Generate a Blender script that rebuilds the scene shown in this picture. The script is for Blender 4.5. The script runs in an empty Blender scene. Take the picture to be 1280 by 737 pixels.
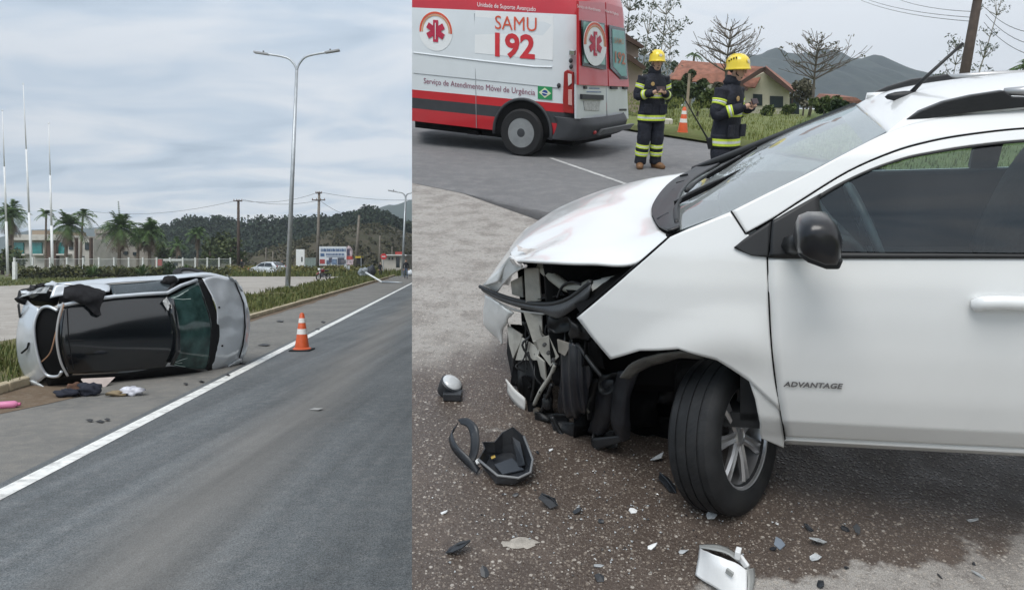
import bpy, bmesh, math, random
from mathutils import Vector, Matrix, noise
random.seed(7)
rnd = random.random
def ru(a, b): return a + (b - a) * random.random()
V = Vector
SC = bpy.context.scene
COL = SC.collection

# ------------------------------------------------------------------ camera
FPX, PX0, PY0, CAMH = 900.0, 690.0, 323.0, 1.85
CAM = V((0, 0, CAMH))
cd = bpy.data.cameras.new('camera'); cam = bpy.data.objects.new('camera', cd); COL.objects.link(cam)
cam.location = CAM; cam.rotation_euler = (math.radians(90), 0, 0)
cd.sensor_width = 36; cd.lens = 36 * FPX / 1280
cd.shift_x = -(PX0 - 640) / 1280; cd.shift_y = (PY0 - 368.5) / 1280
cd.clip_start = .05; cd.clip_end = 9000
SC.camera = cam

# ------------------------------------------------------------------ world: overcast daylight
SUN_EL, SUN_AZ = math.radians(52), math.radians(200)     # azimuth clockwise from +Y (behind and a little left of the camera)
w = bpy.data.worlds.new('World'); SC.world = w; w.use_nodes = True
nt = w.node_tree; N = nt.nodes; N.clear(); Lk = nt.links.new
out = N.new('ShaderNodeOutputWorld')
sky = N.new('ShaderNodeTexSky'); sky.sky_type = 'NISHITA'; sky.sun_disc = False
sky.sun_elevation = SUN_EL; sky.sun_rotation = SUN_AZ
bg1 = N.new('ShaderNodeBackground'); bg1.inputs[1].default_value = .1; Lk(sky.outputs[0], bg1.inputs[0])
tc = N.new('ShaderNodeTexCoord')
sep = N.new('ShaderNodeSeparateXYZ'); Lk(tc.outputs['Generated'], sep.inputs[0])
def wm(op, a, b=None, c=None):
    n = N.new('ShaderNodeMath'); n.operation = op
    for i, q in enumerate((a, b, c)):
        if q is None: continue
        if isinstance(q, (int, float)): n.inputs[i].default_value = q
        else: Lk(q, n.inputs[i])
    return n.outputs[0]
zz = wm('ADD', wm('MAXIMUM', sep.outputs[2], 0.0), .14)
cv = N.new('ShaderNodeCombineXYZ')
Lk(wm('DIVIDE', sep.outputs[0], zz), cv.inputs[0]); Lk(wm('DIVIDE', sep.outputs[1], zz), cv.inputs[1])
mp = N.new('ShaderNodeMapping'); mp.inputs['Rotation'].default_value = (0, 0, .5); mp.inputs['Scale'].default_value = (.8, 1.15, 1)
Lk(cv.outputs[0], mp.inputs[0])
n1 = N.new('ShaderNodeTexNoise'); n1.inputs['Scale'].default_value = 2.1; n1.inputs['Detail'].default_value = 6; n1.inputs['Roughness'].default_value = .5
n1.inputs['Distortion'].default_value = .6
Lk(mp.outputs[0], n1.inputs[0])
n2 = N.new('ShaderNodeTexNoise'); n2.inputs['Scale'].default_value = .38; n2.inputs['Detail'].default_value = 3
Lk(mp.outputs[0], n2.inputs[0])
# the cloud sheet is thinner and brighter towards the right-hand side of the view
azi = wm('ADD', wm('MULTIPLY', sep.outputs[0], .55), wm('MULTIPLY', sep.outputs[1], .10))
f = wm('ADD', wm('MULTIPLY', n1.outputs[0], 1.5), wm('MULTIPLY', n2.outputs[0], .55))
f = wm('ADD', wm('ADD', f, azi), -.13)
f = wm('ADD', f, wm('MULTIPLY', wm('POWER', wm('SUBTRACT', 1.0, wm('MAXIMUM', sep.outputs[2], 0.0)), 8.0), .20))
ramp = N.new('ShaderNodeValToRGB'); Lk(f, ramp.inputs[0])
cr = ramp.color_ramp
cr.elements[0].position = .45; cr.elements[0].color = (.30, .385, .475, 1)
cr.elements[1].position = 1.0; cr.elements[1].color = (.74, .765, .795, 1)
e = cr.elements.new(.72); e.color = (.50, .585, .68, 1)
bg2 = N.new('ShaderNodeBackground'); bg2.inputs[1].default_value = 1.0; Lk(ramp.outputs[0], bg2.inputs[0])
mx = N.new('ShaderNodeMixShader'); mx.inputs[0].default_value = .93
Lk(bg1.outputs[0], mx.inputs[1]); Lk(bg2.outputs[0], mx.inputs[2]); Lk(mx.outputs[0], out.inputs[0])
sd = bpy.data.lights.new('sun', 'SUN'); sd.energy = 1.5; sd.angle = math.radians(35); sd.color = (1, .97, .93)
sun = bpy.data.objects.new('sun', sd); COL.objects.link(sun)
sdir = V((math.sin(SUN_AZ) * math.cos(SUN_EL), math.cos(SUN_AZ) * math.cos(SUN_EL), math.sin(SUN_EL)))
sun.rotation_euler = sdir.to_track_quat('Z', 'Y').to_euler(); sun.location = (0, -5, 30)
SC.view_settings.view_transform = 'Standard'; SC.view_settings.look = 'None'
SC.view_settings.exposure = 0.6; SC.view_settings.gamma = 1.0
SC.cycles.use_denoising = True
SC.cycles.max_bounces = 8; SC.cycles.transparent_max_bounces = 12

# ------------------------------------------------------------------ surveying: pixel of the photograph -> ray -> place
def ray(x, y): return V(((x - PX0) / FPX, 1.0, -(y - PY0) / FPX))
def gA(x, y, z=0.0):                       # street with the overturned car: level ground
    r = ray(x, y); t = (z - CAMH) / r.z; return CAM + r * t
def atD(x, y, D): return CAM + ray(x, y) * D
# forecourt with the white car: ground rising away from the camera
HB = 1.67
nB = V((.03, -(.03 * 222 + (PY0 - 65)) / 900, 1)).normalized()
exB = (V((1, 0, 0)) - nB * nB.x).normalized(); eyB = nB.cross(exB)
oB = CAM - nB * HB
MBW = Matrix(((exB.x, eyB.x, nB.x, oB.x), (exB.y, eyB.y, nB.y, oB.y), (exB.z, eyB.z, nB.z, oB.z), (0, 0, 0, 1)))
MBI = MBW.inverted()
def gB(x, y, w=0.0):                       # local (u, v, w) on the forecourt plane
    r = ray(x, y); t = (w - HB) / nB.dot(r); return MBI @ (CAM + r * t)
def vB(x, y, v):                           # local point on ray at forward distance v
    o = MBI @ CAM; q = (MBI.to_3x3() @ ray(x, y)); t = (v - o.y) / q.y; return o + q * t
CUTN = V((1, .19444, 0)).normalized()      # the edge between the two places runs away from the camera along this plane

# ------------------------------------------------------------------ materials
MATS = {}
def M(name, col, rough=.55, metal=0., var=.12, scale=6., bump=0., bscale=60., coat=0., spec=.5, dirt=0., dcol=(.12, .1, .08)):
    if name in MATS: return MATS[name]
    m = bpy.data.materials.new(name); m.use_nodes = True; t = m.node_tree; b = t.nodes['Principled BSDF']
    b.inputs['Roughness'].default_value = rough; b.inputs['Metallic'].default_value = metal
    b.inputs['Coat Weight'].default_value = coat; b.inputs['Coat Roughness'].default_value = .06
    b.inputs['Specular IOR Level'].default_value = spec
    c = t.nodes.new('ShaderNodeTexCoord')
    nz = t.nodes.new('ShaderNodeTexNoise'); nz.inputs['Scale'].default_value = scale; nz.inputs['Detail'].default_value = 5
    t.links.new(c.outputs['Object'], nz.inputs[0])
    r = t.nodes.new('ShaderNodeValToRGB'); t.links.new(nz.outputs[0], r.inputs[0])
    r.color_ramp.elements[0].position = .3; r.color_ramp.elements[1].position = .7
    r.color_ramp.elements[0].color = tuple(x * (1 - var) for x in col) + (1,)
    r.color_ramp.elements[1].color = tuple(min(1, x * (1 + var)) for x in col) + (1,)
    src = r.outputs[0]
    if dirt > 0:
        nd = t.nodes.new('ShaderNodeTexNoise'); nd.inputs['Scale'].default_value = scale * .45; nd.inputs['Detail'].default_value = 8; nd.inputs['Roughness'].default_value = .65
        t.links.new(c.outputs['Object'], nd.inputs[0])
        mr = t.nodes.new('ShaderNodeMapRange'); mr.inputs[1].default_value = .48; mr.inputs[2].default_value = .75; mr.inputs[4].default_value = dirt
        t.links.new(nd.outputs[0], mr.inputs[0])
        mm = t.nodes.new('ShaderNodeMix'); mm.data_type = 'RGBA'; t.links.new(mr.outputs[0], mm.inputs[0]); t.links.new(src, mm.inputs[6]); mm.inputs[7].default_value = dcol + (1,)
        src = mm.outputs[2]
    t.links.new(src, b.inputs['Base Color'])
    if bump > 0:
        n = t.nodes.new('ShaderNodeTexNoise'); n.inputs['Scale'].default_value = bscale; n.inputs['Detail'].default_value = 4
        t.links.new(c.outputs['Object'], n.inputs[0])
        bp = t.nodes.new('ShaderNodeBump'); bp.inputs['Strength'].default_value = bump; bp.inputs['Distance'].default_value = .02
        t.links.new(n.outputs[0], bp.inputs['Height']); t.links.new(bp.outputs[0], b.inputs['Normal'])
    MATS[name] = m; return m
def glass(name, tint=(.55, .62, .6), rough=.02, trans=.75, spec=(.9, .95, 1), ior=1.5, veil=0.):
    if name in MATS: return MATS[name]
    m = bpy.data.materials.new(name); m.use_nodes = True; t = m.node_tree; t.nodes.clear()
    o = t.nodes.new('ShaderNodeOutputMaterial'); tr = t.nodes.new('ShaderNodeBsdfTransparent'); tr.inputs[0].default_value = tint + (1,)
    gl = t.nodes.new('ShaderNodeBsdfGlossy'); gl.inputs['Roughness'].default_value = rough; gl.inputs[0].default_value = spec + (1,)
    lw = t.nodes.new('ShaderNodeLayerWeight'); lw.inputs[0].default_value = .5; F0 = ((ior - 1) / (ior + 1)) ** 2
    pw_ = t.nodes.new('ShaderNodeMath'); pw_.operation = 'POWER'; pw_.inputs[1].default_value = 5; t.links.new(lw.outputs['Facing'], pw_.inputs[0])
    fr = t.nodes.new('ShaderNodeMath'); fr.operation = 'MULTIPLY_ADD'; fr.inputs[1].default_value = 1 - F0; fr.inputs[2].default_value = F0; t.links.new(pw_.outputs[0], fr.inputs[0])
    # smudges: the reflection gets a little uneven over the pane
    c = t.nodes.new('ShaderNodeTexCoord'); nz = t.nodes.new('ShaderNodeTexNoise'); nz.inputs['Scale'].default_value = 4; t.links.new(c.outputs['Object'], nz.inputs[0])
    ma = t.nodes.new('ShaderNodeMath'); ma.operation = 'MULTIPLY_ADD'; ma.inputs[1].default_value = .015; t.links.new(nz.outputs[0], ma.inputs[0]); t.links.new(fr.outputs[0], ma.inputs[2])
    mx = t.nodes.new('ShaderNodeMixShader'); t.links.new(ma.outputs[0], mx.inputs[0]); t.links.new(tr.outputs[0], mx.inputs[1]); t.links.new(gl.outputs[0], mx.inputs[2])
    if veil:  # pale diffuse veil: dust film that also paints in the sky's reflection
        df = t.nodes.new('ShaderNodeBsdfDiffuse'); df.inputs[0].default_value = (.62, .66, .65, 1); m2 = t.nodes.new('ShaderNodeMixShader'); md = t.nodes.new('ShaderNodeMath'); md.operation = 'MULTIPLY_ADD'; md.inputs[1].default_value = veil; md.inputs[2].default_value = veil * .5; t.links.new(nz.outputs[0], md.inputs[0]); t.links.new(md.outputs[0], m2.inputs[0]); t.links.new(mx.outputs[0], m2.inputs[1]); t.links.new(df.outputs[0], m2.inputs[2]); mx = m2
    t.links.new(mx.outputs[0], o.inputs[0]); MATS[name] = m; return m
def leafmat(name, c1, c2, rough=.6):
    if name in MATS: return MATS[name]
    m = bpy.data.materials.new(name); m.use_nodes = True; t = m.node_tree; b = t.nodes['Principled BSDF']; b.inputs['Roughness'].default_value = rough
    b.inputs['Specular IOR Level'].default_value = .25
    g = t.nodes.new('ShaderNodeNewGeometry'); r = t.nodes.new('ShaderNodeValToRGB'); t.links.new(g.outputs['Random Per Island'], r.inputs[0])
    r.color_ramp.elements[0].color = c1 + (1,); r.color_ramp.elements[1].color = c2 + (1,)
    t.links.new(r.outputs[0], b.inputs['Base Color']); MATS[name] = m; return m

# ------------------------------------------------------------------ mesh building
def crom(p, n, closed=False):              # Catmull-Rom through points, n samples per span
    o = []; L = len(p)
    for i in range(L if closed else L - 1):
        if closed: a, b, c, d = p[(i - 1) % L], p[i], p[(i + 1) % L], p[(i + 2) % L]
        else: a, b, c, d = p[max(i - 1, 0)], p[i], p[i + 1], p[min(i + 2, L - 1)]
        for k in range(n):
            t = k / n
            o.append(.5 * ((2 * b) + (c - a) * t + (2 * a - 5 * b + 4 * c - d) * t * t + (3 * b - a - 3 * c + d) * t ** 3))
    if not closed: o.append(p[-1].copy())
    return o
def lerpl(p, n):
    o = []
    for i in range(len(p) - 1):
        for k in range(n): o.append(p[i].lerp(p[i + 1], k / n))
    o.append(p[-1].copy()); return o
class MB:
    def __init__(s): s.v = []; s.f = []; s.m = []
    def add(s, vs, fs, mi=0):
        o = len(s.v); s.v += [V(q) for q in vs]; s.f += [[o + i for i in f] for f in fs]; s.m += [mi] * len(fs); return s
    def box(s, c, sz, rot=None, mi=0, taper=1.0):
        x, y, z = sz[0] / 2, sz[1] / 2, sz[2] / 2
        vs = [V((a * x * (taper if k > 0 else 1), b * y * (taper if k > 0 else 1), k * z)) for k in (-1, 1) for b in (-1, 1) for a in (-1, 1)]
        if rot is not None: vs = [rot @ q for q in vs]
        return s.add([q + V(c) for q in vs], [(0, 2, 3, 1), (4, 5, 7, 6), (0, 1, 5, 4), (2, 6, 7, 3), (0, 4, 6, 2), (1, 3, 7, 5)], mi)
    def bar(s, a, b, wd, th, up=V((0, 0, 1)), mi=0):      # a box from a to b
        a = V(a); b = V(b); d = (b - a); L = d.length; d.normalize(); x = d.cross(up)
        if x.length < 1e-4: x = d.cross(V((1, 0, 0)))
        x.normalize(); y = x.cross(d)
        vs = [p + x * (i * wd / 2) + y * (j * th / 2) for p in (a, b) for j in (-1, 1) for i in (-1, 1)]
        return s.add(vs, [(0, 2, 3, 1), (4, 5, 7, 6), (0, 1, 5, 4), (2, 6, 7, 3), (0, 4, 6, 2), (1, 3, 7, 5)], mi)
    def tube(s, pts, rad, n=8, mi=0, caps=True):
        pts = [V(p) for p in pts]; k = len(pts)
        if not isinstance(rad, (list, tuple)): rad = [rad] * k
        vs = []; fs = []; prev = None
        for i, p in enumerate(pts):
            d = (pts[min(i + 1, k - 1)] - pts[max(i - 1, 0)])
            d = d.normalized() if d.length > 1e-9 else V((0, 0, 1))
            if prev is None:
                x = d.cross(V((0, 0, 1)));
                if x.length < .05: x = d.cross(V((1, 0, 0)))
            else: x = prev - d * prev.dot(d)
            x.normalize(); prev = x; y = d.cross(x)
            for j in range(n):
                a = 2 * math.pi * j / n; vs.append(p + (x * math.cos(a) + y * math.sin(a)) * rad[i])
        for i in range(k - 1):
            for j in range(n):
                fs.append((i * n + j, i * n + (j + 1) % n, (i + 1) * n + (j + 1) % n, (i + 1) * n + j))
        if caps: fs.append(tuple(reversed(range(n)))); fs.append(tuple((k - 1) * n + j for j in range(n)))
        return s.add(vs, fs, mi)
    def grid(s, rows, mi=0, closed=False):
        nr = len(rows); nc = len(rows[0]); vs = [p for r in rows for p in r]; fs = []
        for i in range(nr - 1):
            for j in range(nc if closed else nc - 1):
                j2 = (j + 1) % nc
                fs.append((i * nc + j, i * nc + j2, (i + 1) * nc + j2, (i + 1) * nc + j))
        return s.add(vs, fs, mi)
    def patch(s, rows, su=4, sv=4, smooth=True, fn=None, mi=0):
        f = crom if smooth else lerpl
        a = [f(r, su) for r in rows]
        cols = [f([a[i][j] for i in range(len(a))], sv) for j in range(len(a[0]))]
        g = [[cols[j][i] for j in range(len(cols))] for i in range(len(cols[0]))]
        if fn: g = [[fn(p) for p in r] for r in g]
        return s.grid(g, mi)
    def prism(s, poly, vec, mi=0):
        n = len(poly); vec = V(vec); vs = [V(p) for p in poly] + [V(p) + vec for p in poly]
        fs = [tuple(range(n)), tuple(reversed(range(n, 2 * n)))] + [(i, n + i, n + (i + 1) % n, (i + 1) % n) for i in range(n)]
        return s.add(vs, fs, mi)
    def lathe(s, prof, c=(0, 0, 0), axis='Z', n=24, mi=0, rot=None):      # prof: (radius, height)
        vs = []; c = V(c)
        for r, h in prof:
            for j in range(n):
                a = 2 * math.pi * j / n; p = (r * math.cos(a), r * math.sin(a), h)
                if axis == 'X': p = (p[2], p[0], p[1])
                if axis == 'Y': p = (p[0], p[2], p[1])
                p = V(p)
                if rot is not None: p = rot @ p
                vs.append(p + c)
        k = len(prof); fs = [(i * n + j, i * n + (j + 1) % n, (i + 1) * n + (j + 1) % n, (i + 1) * n + j) for i in range(k - 1) for j in range(n)]
        if prof[0][0] > 1e-5: fs.append(tuple(reversed(range(n))))
        if prof[-1][0] > 1e-5: fs.append(tuple((k - 1) * n + j for j in range(n)))
        return s.add(vs, fs, mi)
    def blob(s, c, r, n=10, k=6, amp=.12, seed=0, mi=0, rot=None):
        vs = []; c = V(c); fs = []
        r = V(r) if hasattr(r, '__len__') else V((r, r, r))
        for i in range(k + 1):
            th = math.pi * i / k
            for j in range(n):
                a = 2 * math.pi * j / n; d = V((math.sin(th) * math.cos(a), math.sin(th) * math.sin(a), math.cos(th)))
                q = d * (1 + amp * noise.noise(d * 1.7 + V((seed, seed * 1.3, 0))))
                q = V((q.x * r.x, q.y * r.y, q.z * r.z))
                if rot is not None: q = rot @ q
                vs.append(c + q)
        for i in range(k):
            for j in range(n): fs.append((i * n + j, (i + 1) * n + j, (i + 1) * n + (j + 1) % n, i * n + (j + 1) % n))
        return s.add(vs, fs, mi)
    def xf(s, m): s.v = [m @ q for q in s.v]; return s
    def build(s, name, mat, parent=None, smooth=False, solid=0., bevel=0., off=-1., world=False, weld=False, autosmooth=None):
        me = bpy.data.meshes.new(name); vs = s.v
        if world and parent is not None:
            inv = parent.matrix_world.inverted() if parent.parent is None else (parent.parent.matrix_world @ parent.matrix_local).inverted()
            vs = [inv @ q for q in vs]
        me.from_pydata([tuple(q) for q in vs], [], s.f)
        mats = mat if isinstance(mat, (list, tuple)) else [mat]
        for m in mats: me.materials.append(m)
        if len(mats) > 1:
            for p, i in zip(me.polygons, s.m): p.material_index = i
        bm = bmesh.new(); bm.from_mesh(me)
        bmesh.ops.remove_doubles(bm, verts=bm.verts, dist=1e-5)
        bmesh.ops.recalc_face_normals(bm, faces=bm.faces); bm.to_mesh(me); bm.free()
        o = bpy.data.objects.new(name, me); COL.objects.link(o)
        if parent is not None: o.parent = parent
        if smooth:
            for p in me.polygons: p.use_smooth = True
        if solid: md = o.modifiers.new('solid', 'SOLIDIFY'); md.thickness = solid; md.offset = off
        if bevel: md = o.modifiers.new('bevel', 'BEVEL'); md.width = bevel; md.segments = 2; md.limit_method = 'ANGLE'
        if smooth and autosmooth: me.set_sharp_from_angle(angle=math.radians(autosmooth))
        return o
def tag(o, label=None, cat=None, group=None, kind=None):
    if label: o['label'] = label
    if cat: o['category'] = cat
    if group: o['group'] = group
    if kind: o['kind'] = kind
    return o
def thing(name, label, cat, mat4=None, group=None):
    o = bpy.data.objects.new(name, None); COL.objects.link(o); o.empty_display_size = .1
    if mat4 is not None: o.matrix_world = mat4
    tag(o, label, cat, group); return o
def T(x, y=None, z=None):
    v = V(x) if y is None else V((x, y, z)); return Matrix.Translation(v)
def RZ(a): return Matrix.Rotation(a, 4, 'Z')
def BM(u, v, w=0, rz=0): return MBW @ T(u, v, w) @ RZ(rz)
def copy_tree(o, mat4, label=None, group=None):
    c = o.copy(); COL.objects.link(c); c.matrix_world = mat4
    if label: c['label'] = label
    if group: c['group'] = group
    for ch in [q for q in bpy.data.objects if q.parent == o]:
        d = ch.copy(); COL.objects.link(d); d.parent = c
        for g in [q for q in bpy.data.objects if q.parent == ch]:
            k = g.copy(); COL.objects.link(k); k.parent = d
    return c
def struct(o): o['kind'] = 'structure'; return o
def text_mb(s, size, bold=0., ext=.0, align='CENTER', sx=1.0):
    cu = bpy.data.curves.new('lettering', 'FONT'); cu.body = s; cu.size = size; cu.extrude = ext; cu.offset = bold; cu.align_x = align; cu.align_y = 'CENTER'
    cu.resolution_u = 3
    o = bpy.data.objects.new('lettering', cu); COL.objects.link(o)
    dg = bpy.context.evaluated_depsgraph_get(); me = o.evaluated_get(dg).to_mesh()
    mb = MB(); mb.add([V((v.co.x * sx, v.co.y, v.co.z)) for v in me.vertices], [list(p.vertices) for p in me.polygons])
    bpy.data.objects.remove(o); bpy.data.curves.remove(cu); return mb
def cut_mb(mb, co, no):                    # keep the side the normal points to, cap the cut
    bm = bmesh.new(); vv = [bm.verts.new(q) for q in mb.v]
    for f in mb.f:
        try: bm.faces.new([vv[i] for i in f])
        except ValueError: pass
    bmesh.ops.remove_doubles(bm, verts=bm.verts, dist=1e-5)
    g = bm.verts[:] + bm.edges[:] + bm.faces[:]
    r = bmesh.ops.bisect_plane(bm, geom=g, plane_co=co, plane_no=no, clear_inner=True)
    bm.verts.index_update(); o = MB(); o.v = [v.co.copy() for v in bm.verts]; o.f = [[v.index for v in f.verts] for f in bm.faces]; o.m = [0] * len(o.f); bm.free(); return o
# ================================================================== STREET WITH THE OVERTURNED CAR: ground
def ground_mat(name, c1, c2, c3, s1=1.2, s2=22, bump=.3, rough=.9, s3=160, speck=.25, wheel=False):
    m = bpy.data.materials.new(name); m.use_nodes = True; t = m.node_tree; b = t.nodes['Principled BSDF']; L = t.links.new
    b.inputs['Roughness'].default_value = rough; b.inputs['Specular IOR Level'].default_value = .3
    c = t.nodes.new('ShaderNodeTexCoord')
    def nz(s, d=5, ro=.6):
        n = t.nodes.new('ShaderNodeTexNoise'); n.inputs['Scale'].default_value = s; n.inputs['Detail'].default_value = d; n.inputs['Roughness'].default_value = ro; L(c.outputs['Object'], n.inputs[0]); return n
    a = nz(s1); d = nz(s2); g = nz(s3, 2)
    r = t.nodes.new('ShaderNodeValToRGB'); r.color_ramp.elements[0].position = .36; r.color_ramp.elements[1].position = .64
    r.color_ramp.elements[0].color = c1 + (1,); r.color_ramp.elements[1].color = c2 + (1,); L(a.outputs[0], r.inputs[0])
    mr = t.nodes.new('ShaderNodeMapRange'); mr.inputs[1].default_value = .45; mr.inputs[2].default_value = .72; L(d.outputs[0], mr.inputs[0]); mr.inputs[4].default_value = .8
    x = t.nodes.new('ShaderNodeMix'); x.data_type = 'RGBA'; L(mr.outputs[0], x.inputs[0]); L(r.outputs[0], x.inputs[6]); x.inputs[7].default_value = c3 + (1,)
    mr2 = t.nodes.new('ShaderNodeMapRange'); mr2.inputs[1].default_value = .3; mr2.inputs[2].default_value = .7; mr2.inputs[3].default_value = 1 - speck; mr2.inputs[4].default_value = 1 + speck; L(g.outputs[0], mr2.inputs[0])
    y = t.nodes.new('ShaderNodeVectorMath'); y.operation = 'SCALE'; L(x.outputs[2], y.inputs[0]); L(mr2.outputs[0], y.inputs['Scale'])
    src = y.outputs[0]
    if wheel:                                # worn pale wheel track along the lane
        sp = t.nodes.new('ShaderNodeSeparateXYZ'); L(c.outputs['Object'], sp.inputs[0])
        m1 = t.nodes.new('ShaderNodeMath'); m1.operation = 'MULTIPLY_ADD'; L(sp.outputs[1], m1.inputs[0]); m1.inputs[1].default_value = .128; L(sp.outputs[0], m1.inputs[2])
        n3 = nz(.5, 2); m0 = t.nodes.new('ShaderNodeMath'); m0.operation = 'MULTIPLY_ADD'; L(n3.outputs[0], m0.inputs[0]); m0.inputs[1].default_value = .7; L(m1.outputs[0], m0.inputs[2])
        m2 = t.nodes.new('ShaderNodeMath'); m2.operation = 'ADD'; L(m0.outputs[0], m2.inputs[0]); m2.inputs[1].default_value = 1.55
        m3 = t.nodes.new('ShaderNodeMath'); m3.operation = 'ABSOLUTE'; L(m2.outputs[0], m3.inputs[0])
        m4 = t.nodes.new('ShaderNodeMapRange'); m4.interpolation_type = 'SMOOTHSTEP'; m4.inputs[1].default_value = 0; m4.inputs[2].default_value = .75; m4.inputs[3].default_value = .5; m4.inputs[4].default_value = 0; L(m3.outputs[0], m4.inputs[0])
        x2 = t.nodes.new('ShaderNodeMix'); x2.data_type = 'RGBA'; L(m4.outputs[0], x2.inputs[0]); L(src, x2.inputs[6]); x2.inputs[7].default_value = (.215, .2, .18, 1); src = x2.outputs[2]
    if wheel:                                # streaks dragged along the lane and darker repair bands
        mp_ = t.nodes.new('ShaderNodeMapping'); mp_.inputs['Rotation'].default_value = (0, 0, -.127); mp_.inputs['Scale'].default_value = (2.6, .09, 1); L(c.outputs['Object'], mp_.inputs[0]); n4 = t.nodes.new('ShaderNodeTexNoise'); n4.inputs['Scale'].default_value = 1.6; n4.inputs['Detail'].default_value = 6; L(mp_.outputs[0], n4.inputs[0])
        m5 = t.nodes.new('ShaderNodeMapRange'); m5.inputs[1].default_value = .3; m5.inputs[2].default_value = .7; m5.inputs[3].default_value = .78; m5.inputs[4].default_value = 1.2; L(n4.outputs[0], m5.inputs[0]); y2 = t.nodes.new('ShaderNodeVectorMath'); y2.operation = 'SCALE'; L(src, y2.inputs[0]); L(m5.outputs[0], y2.inputs['Scale']); src = y2.outputs[0]
    L(src, b.inputs['Base Color'])
    bp = t.nodes.new('ShaderNodeBump'); bp.inputs['Strength'].default_value = bump; bp.inputs['Distance'].default_value = .01; L(g.outputs[0], bp.inputs['Height']); L(bp.outputs[0], b.inputs['Normal'])
    MATS[name] = m; return m
def sheet(name, pts, mat, z, thick=0):
    mb = MB(); n = len(pts); mb.add([V((p[0], p[1], z)) for p in pts], [tuple(range(n))]); o = mb.build(name, mat); return struct(o)
KX = lambda D: -6.17 - .137 * D              # kerb line
LX = lambda D: -3.68 - .128 * D              # white edge line
SX = lambda D: -9.5 - .147 * D               # far side of the grass strip
grass_m = ground_mat('lawn', (.075, .085, .03), (.105, .12, .042), (.13, .12, .06), .15, 3, .4, .95, 40)
asph_m = ground_mat('road_asphalt', (.105, .115, .12), (.135, .145, .15), (.16, .165, .166), .5, 8, .5, .8, 130, .6, wheel=True)
shoul_m = ground_mat('shoulder_asphalt', (.15, .148, .14), (.205, .198, .183), (.24, .225, .2), .6, 6, .5, .9, 110, .5)
grav_m = ground_mat('gravel_lot', (.29, .265, .235), (.38, .355, .32), (.44, .41, .375), .12, 1.5, .5, .95, 20, .18)
dirt_m = ground_mat('dirt', (.12, .085, .055), (.17, .125, .085), (.2, .16, .12), 1.5, 10, .5, .95, 90)
sheet('ground', [(-4000, -60), (4000, -60), (4000, 6000), (-4000, 6000)], grass_m, -.03)
sheet('road', [(LX(-6) - .1, -6), (LX(420) - .1, 420), (LX(420) + 9, 420), (LX(-6) + 9, -6)], asph_m, .004)
sheet('shoulder', [(KX(-6), -6), (KX(420), 420), (LX(420) - .1, 420), (LX(-6) - .1, -6)], shoul_m, .0)
sheet('parking_lot', [(-60, 2), (SX(2), 2), (SX(74), 74), (-33, 74.5), (-37.5, 47), (-60, 44)], grav_m, -.01)
# worn white edge line
lm = M('line_paint', (.78, .78, .75), .7, var=.12, scale=14, bump=.2, bscale=150, dirt=.85, dcol=(.17, .17, .165))
sheet('edge_line', [(LX(-6), -6), (LX(420), 420), (LX(420) + .17, 420), (LX(-6) + .17, -6)], lm, .009)
# far edge of the asphalt is patched: dirt collected along the kerb
mb = MB(); a = []; b_ = []
for i in range(90):
    D = 5 + i * .7; a.append(V((KX(D) + .02, D, .005))); b_.append(V((KX(D) + .22 + .45 * abs(noise.noise(V((D * .35, 3, 0)))) + (.9 * max(0, 1 - abs(D - 10) / 3.5)), D, .005)))
mb.grid([a, b_]); struct(mb.build('kerb_dirt', dirt_m))
# kerb: yellow-washed stones one after another
kerb_m = M('kerb_concrete', (.43, .365, .25), .9, var=.2, scale=4, bump=.4, bscale=50, dirt=.6, dcol=(.2, .17, .13))
kr = bpy.data.objects.new('kerb', None); COL.objects.link(kr); struct(kr)
km = None
for i in range(120):
    D = 4.5 + i * 1.0
    if km is None:
        mb = MB(); mb.box((0, 0, .065), (.16, .985, .13)); o = mb.build('kerb_stone', kerb_m, kr, bevel=.02); km = o
    else: o = km.copy(); COL.objects.link(o)
    o.location = (KX(D) - .08, D, ru(-.006, .004)); o.rotation_euler = (0, 0, math.atan(.137) + ru(-.012, .012))
mb = MB(); mb.bar((KX(124.5) - .08, 124.5, .065), (KX(420) - .08, 420, .065), .16, .13); o = mb.build('kerb_run', kerb_m, kr)
# grass strip behind the kerb
strip_m = ground_mat('strip_grass', (.10, .10, .04), (.14, .13, .055), (.17, .13, .08), .5, 5, .5, .95, 60)
sheet('grass_strip', [(KX(2) - .16, 2), (KX(420) - .16, 420), (SX(420), 420), (SX(2), 2)], strip_m, .09)
gl_m = leafmat('grass_blades', (.055, .085, .02), (.17, .17, .06))
def blades(mb, c, h, n, spread, wd=.012):
    for _ in range(n):
        p = c + V((ru(-1, 1), ru(-1, 1), 0)) * spread; a = ru(0, 6.28); hh = h * ru(.5, 1.1); l = V((math.cos(a), math.sin(a), 0)) * hh * ru(.1, .6); s = V((-math.sin(a), math.cos(a), 0)) * wd
        mb.add([p - s, p + s, p + l * .4 + V((0, 0, hh * .65)) + s * .6, p + l * .4 + V((0, 0, hh * .65)) - s * .6, p + l + V((0, 0, hh))], [(0, 1, 2, 3), (3, 2, 4)])
mb = MB()
for i in range(6500):
    D = 6 + 66 * rnd() ** 1.8; f = rnd(); x = KX(D) - .2 + (SX(D) - KX(D) + .2) * f
    k = noise.noise(V((x * .35, D * .35, 0)))
    if k < -.2: continue
    blades(mb, V((x, D, .09)), ru(.10, .26) * (1 + .9 * max(k, 0)), 4, .18, .006 + D * .0005)
tag(mb.build('strip_tall_grass', gl_m), 'tall uneven grass growing along the verge behind the kerb', 'grass', kind='stuff')
mb = MB()
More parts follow.
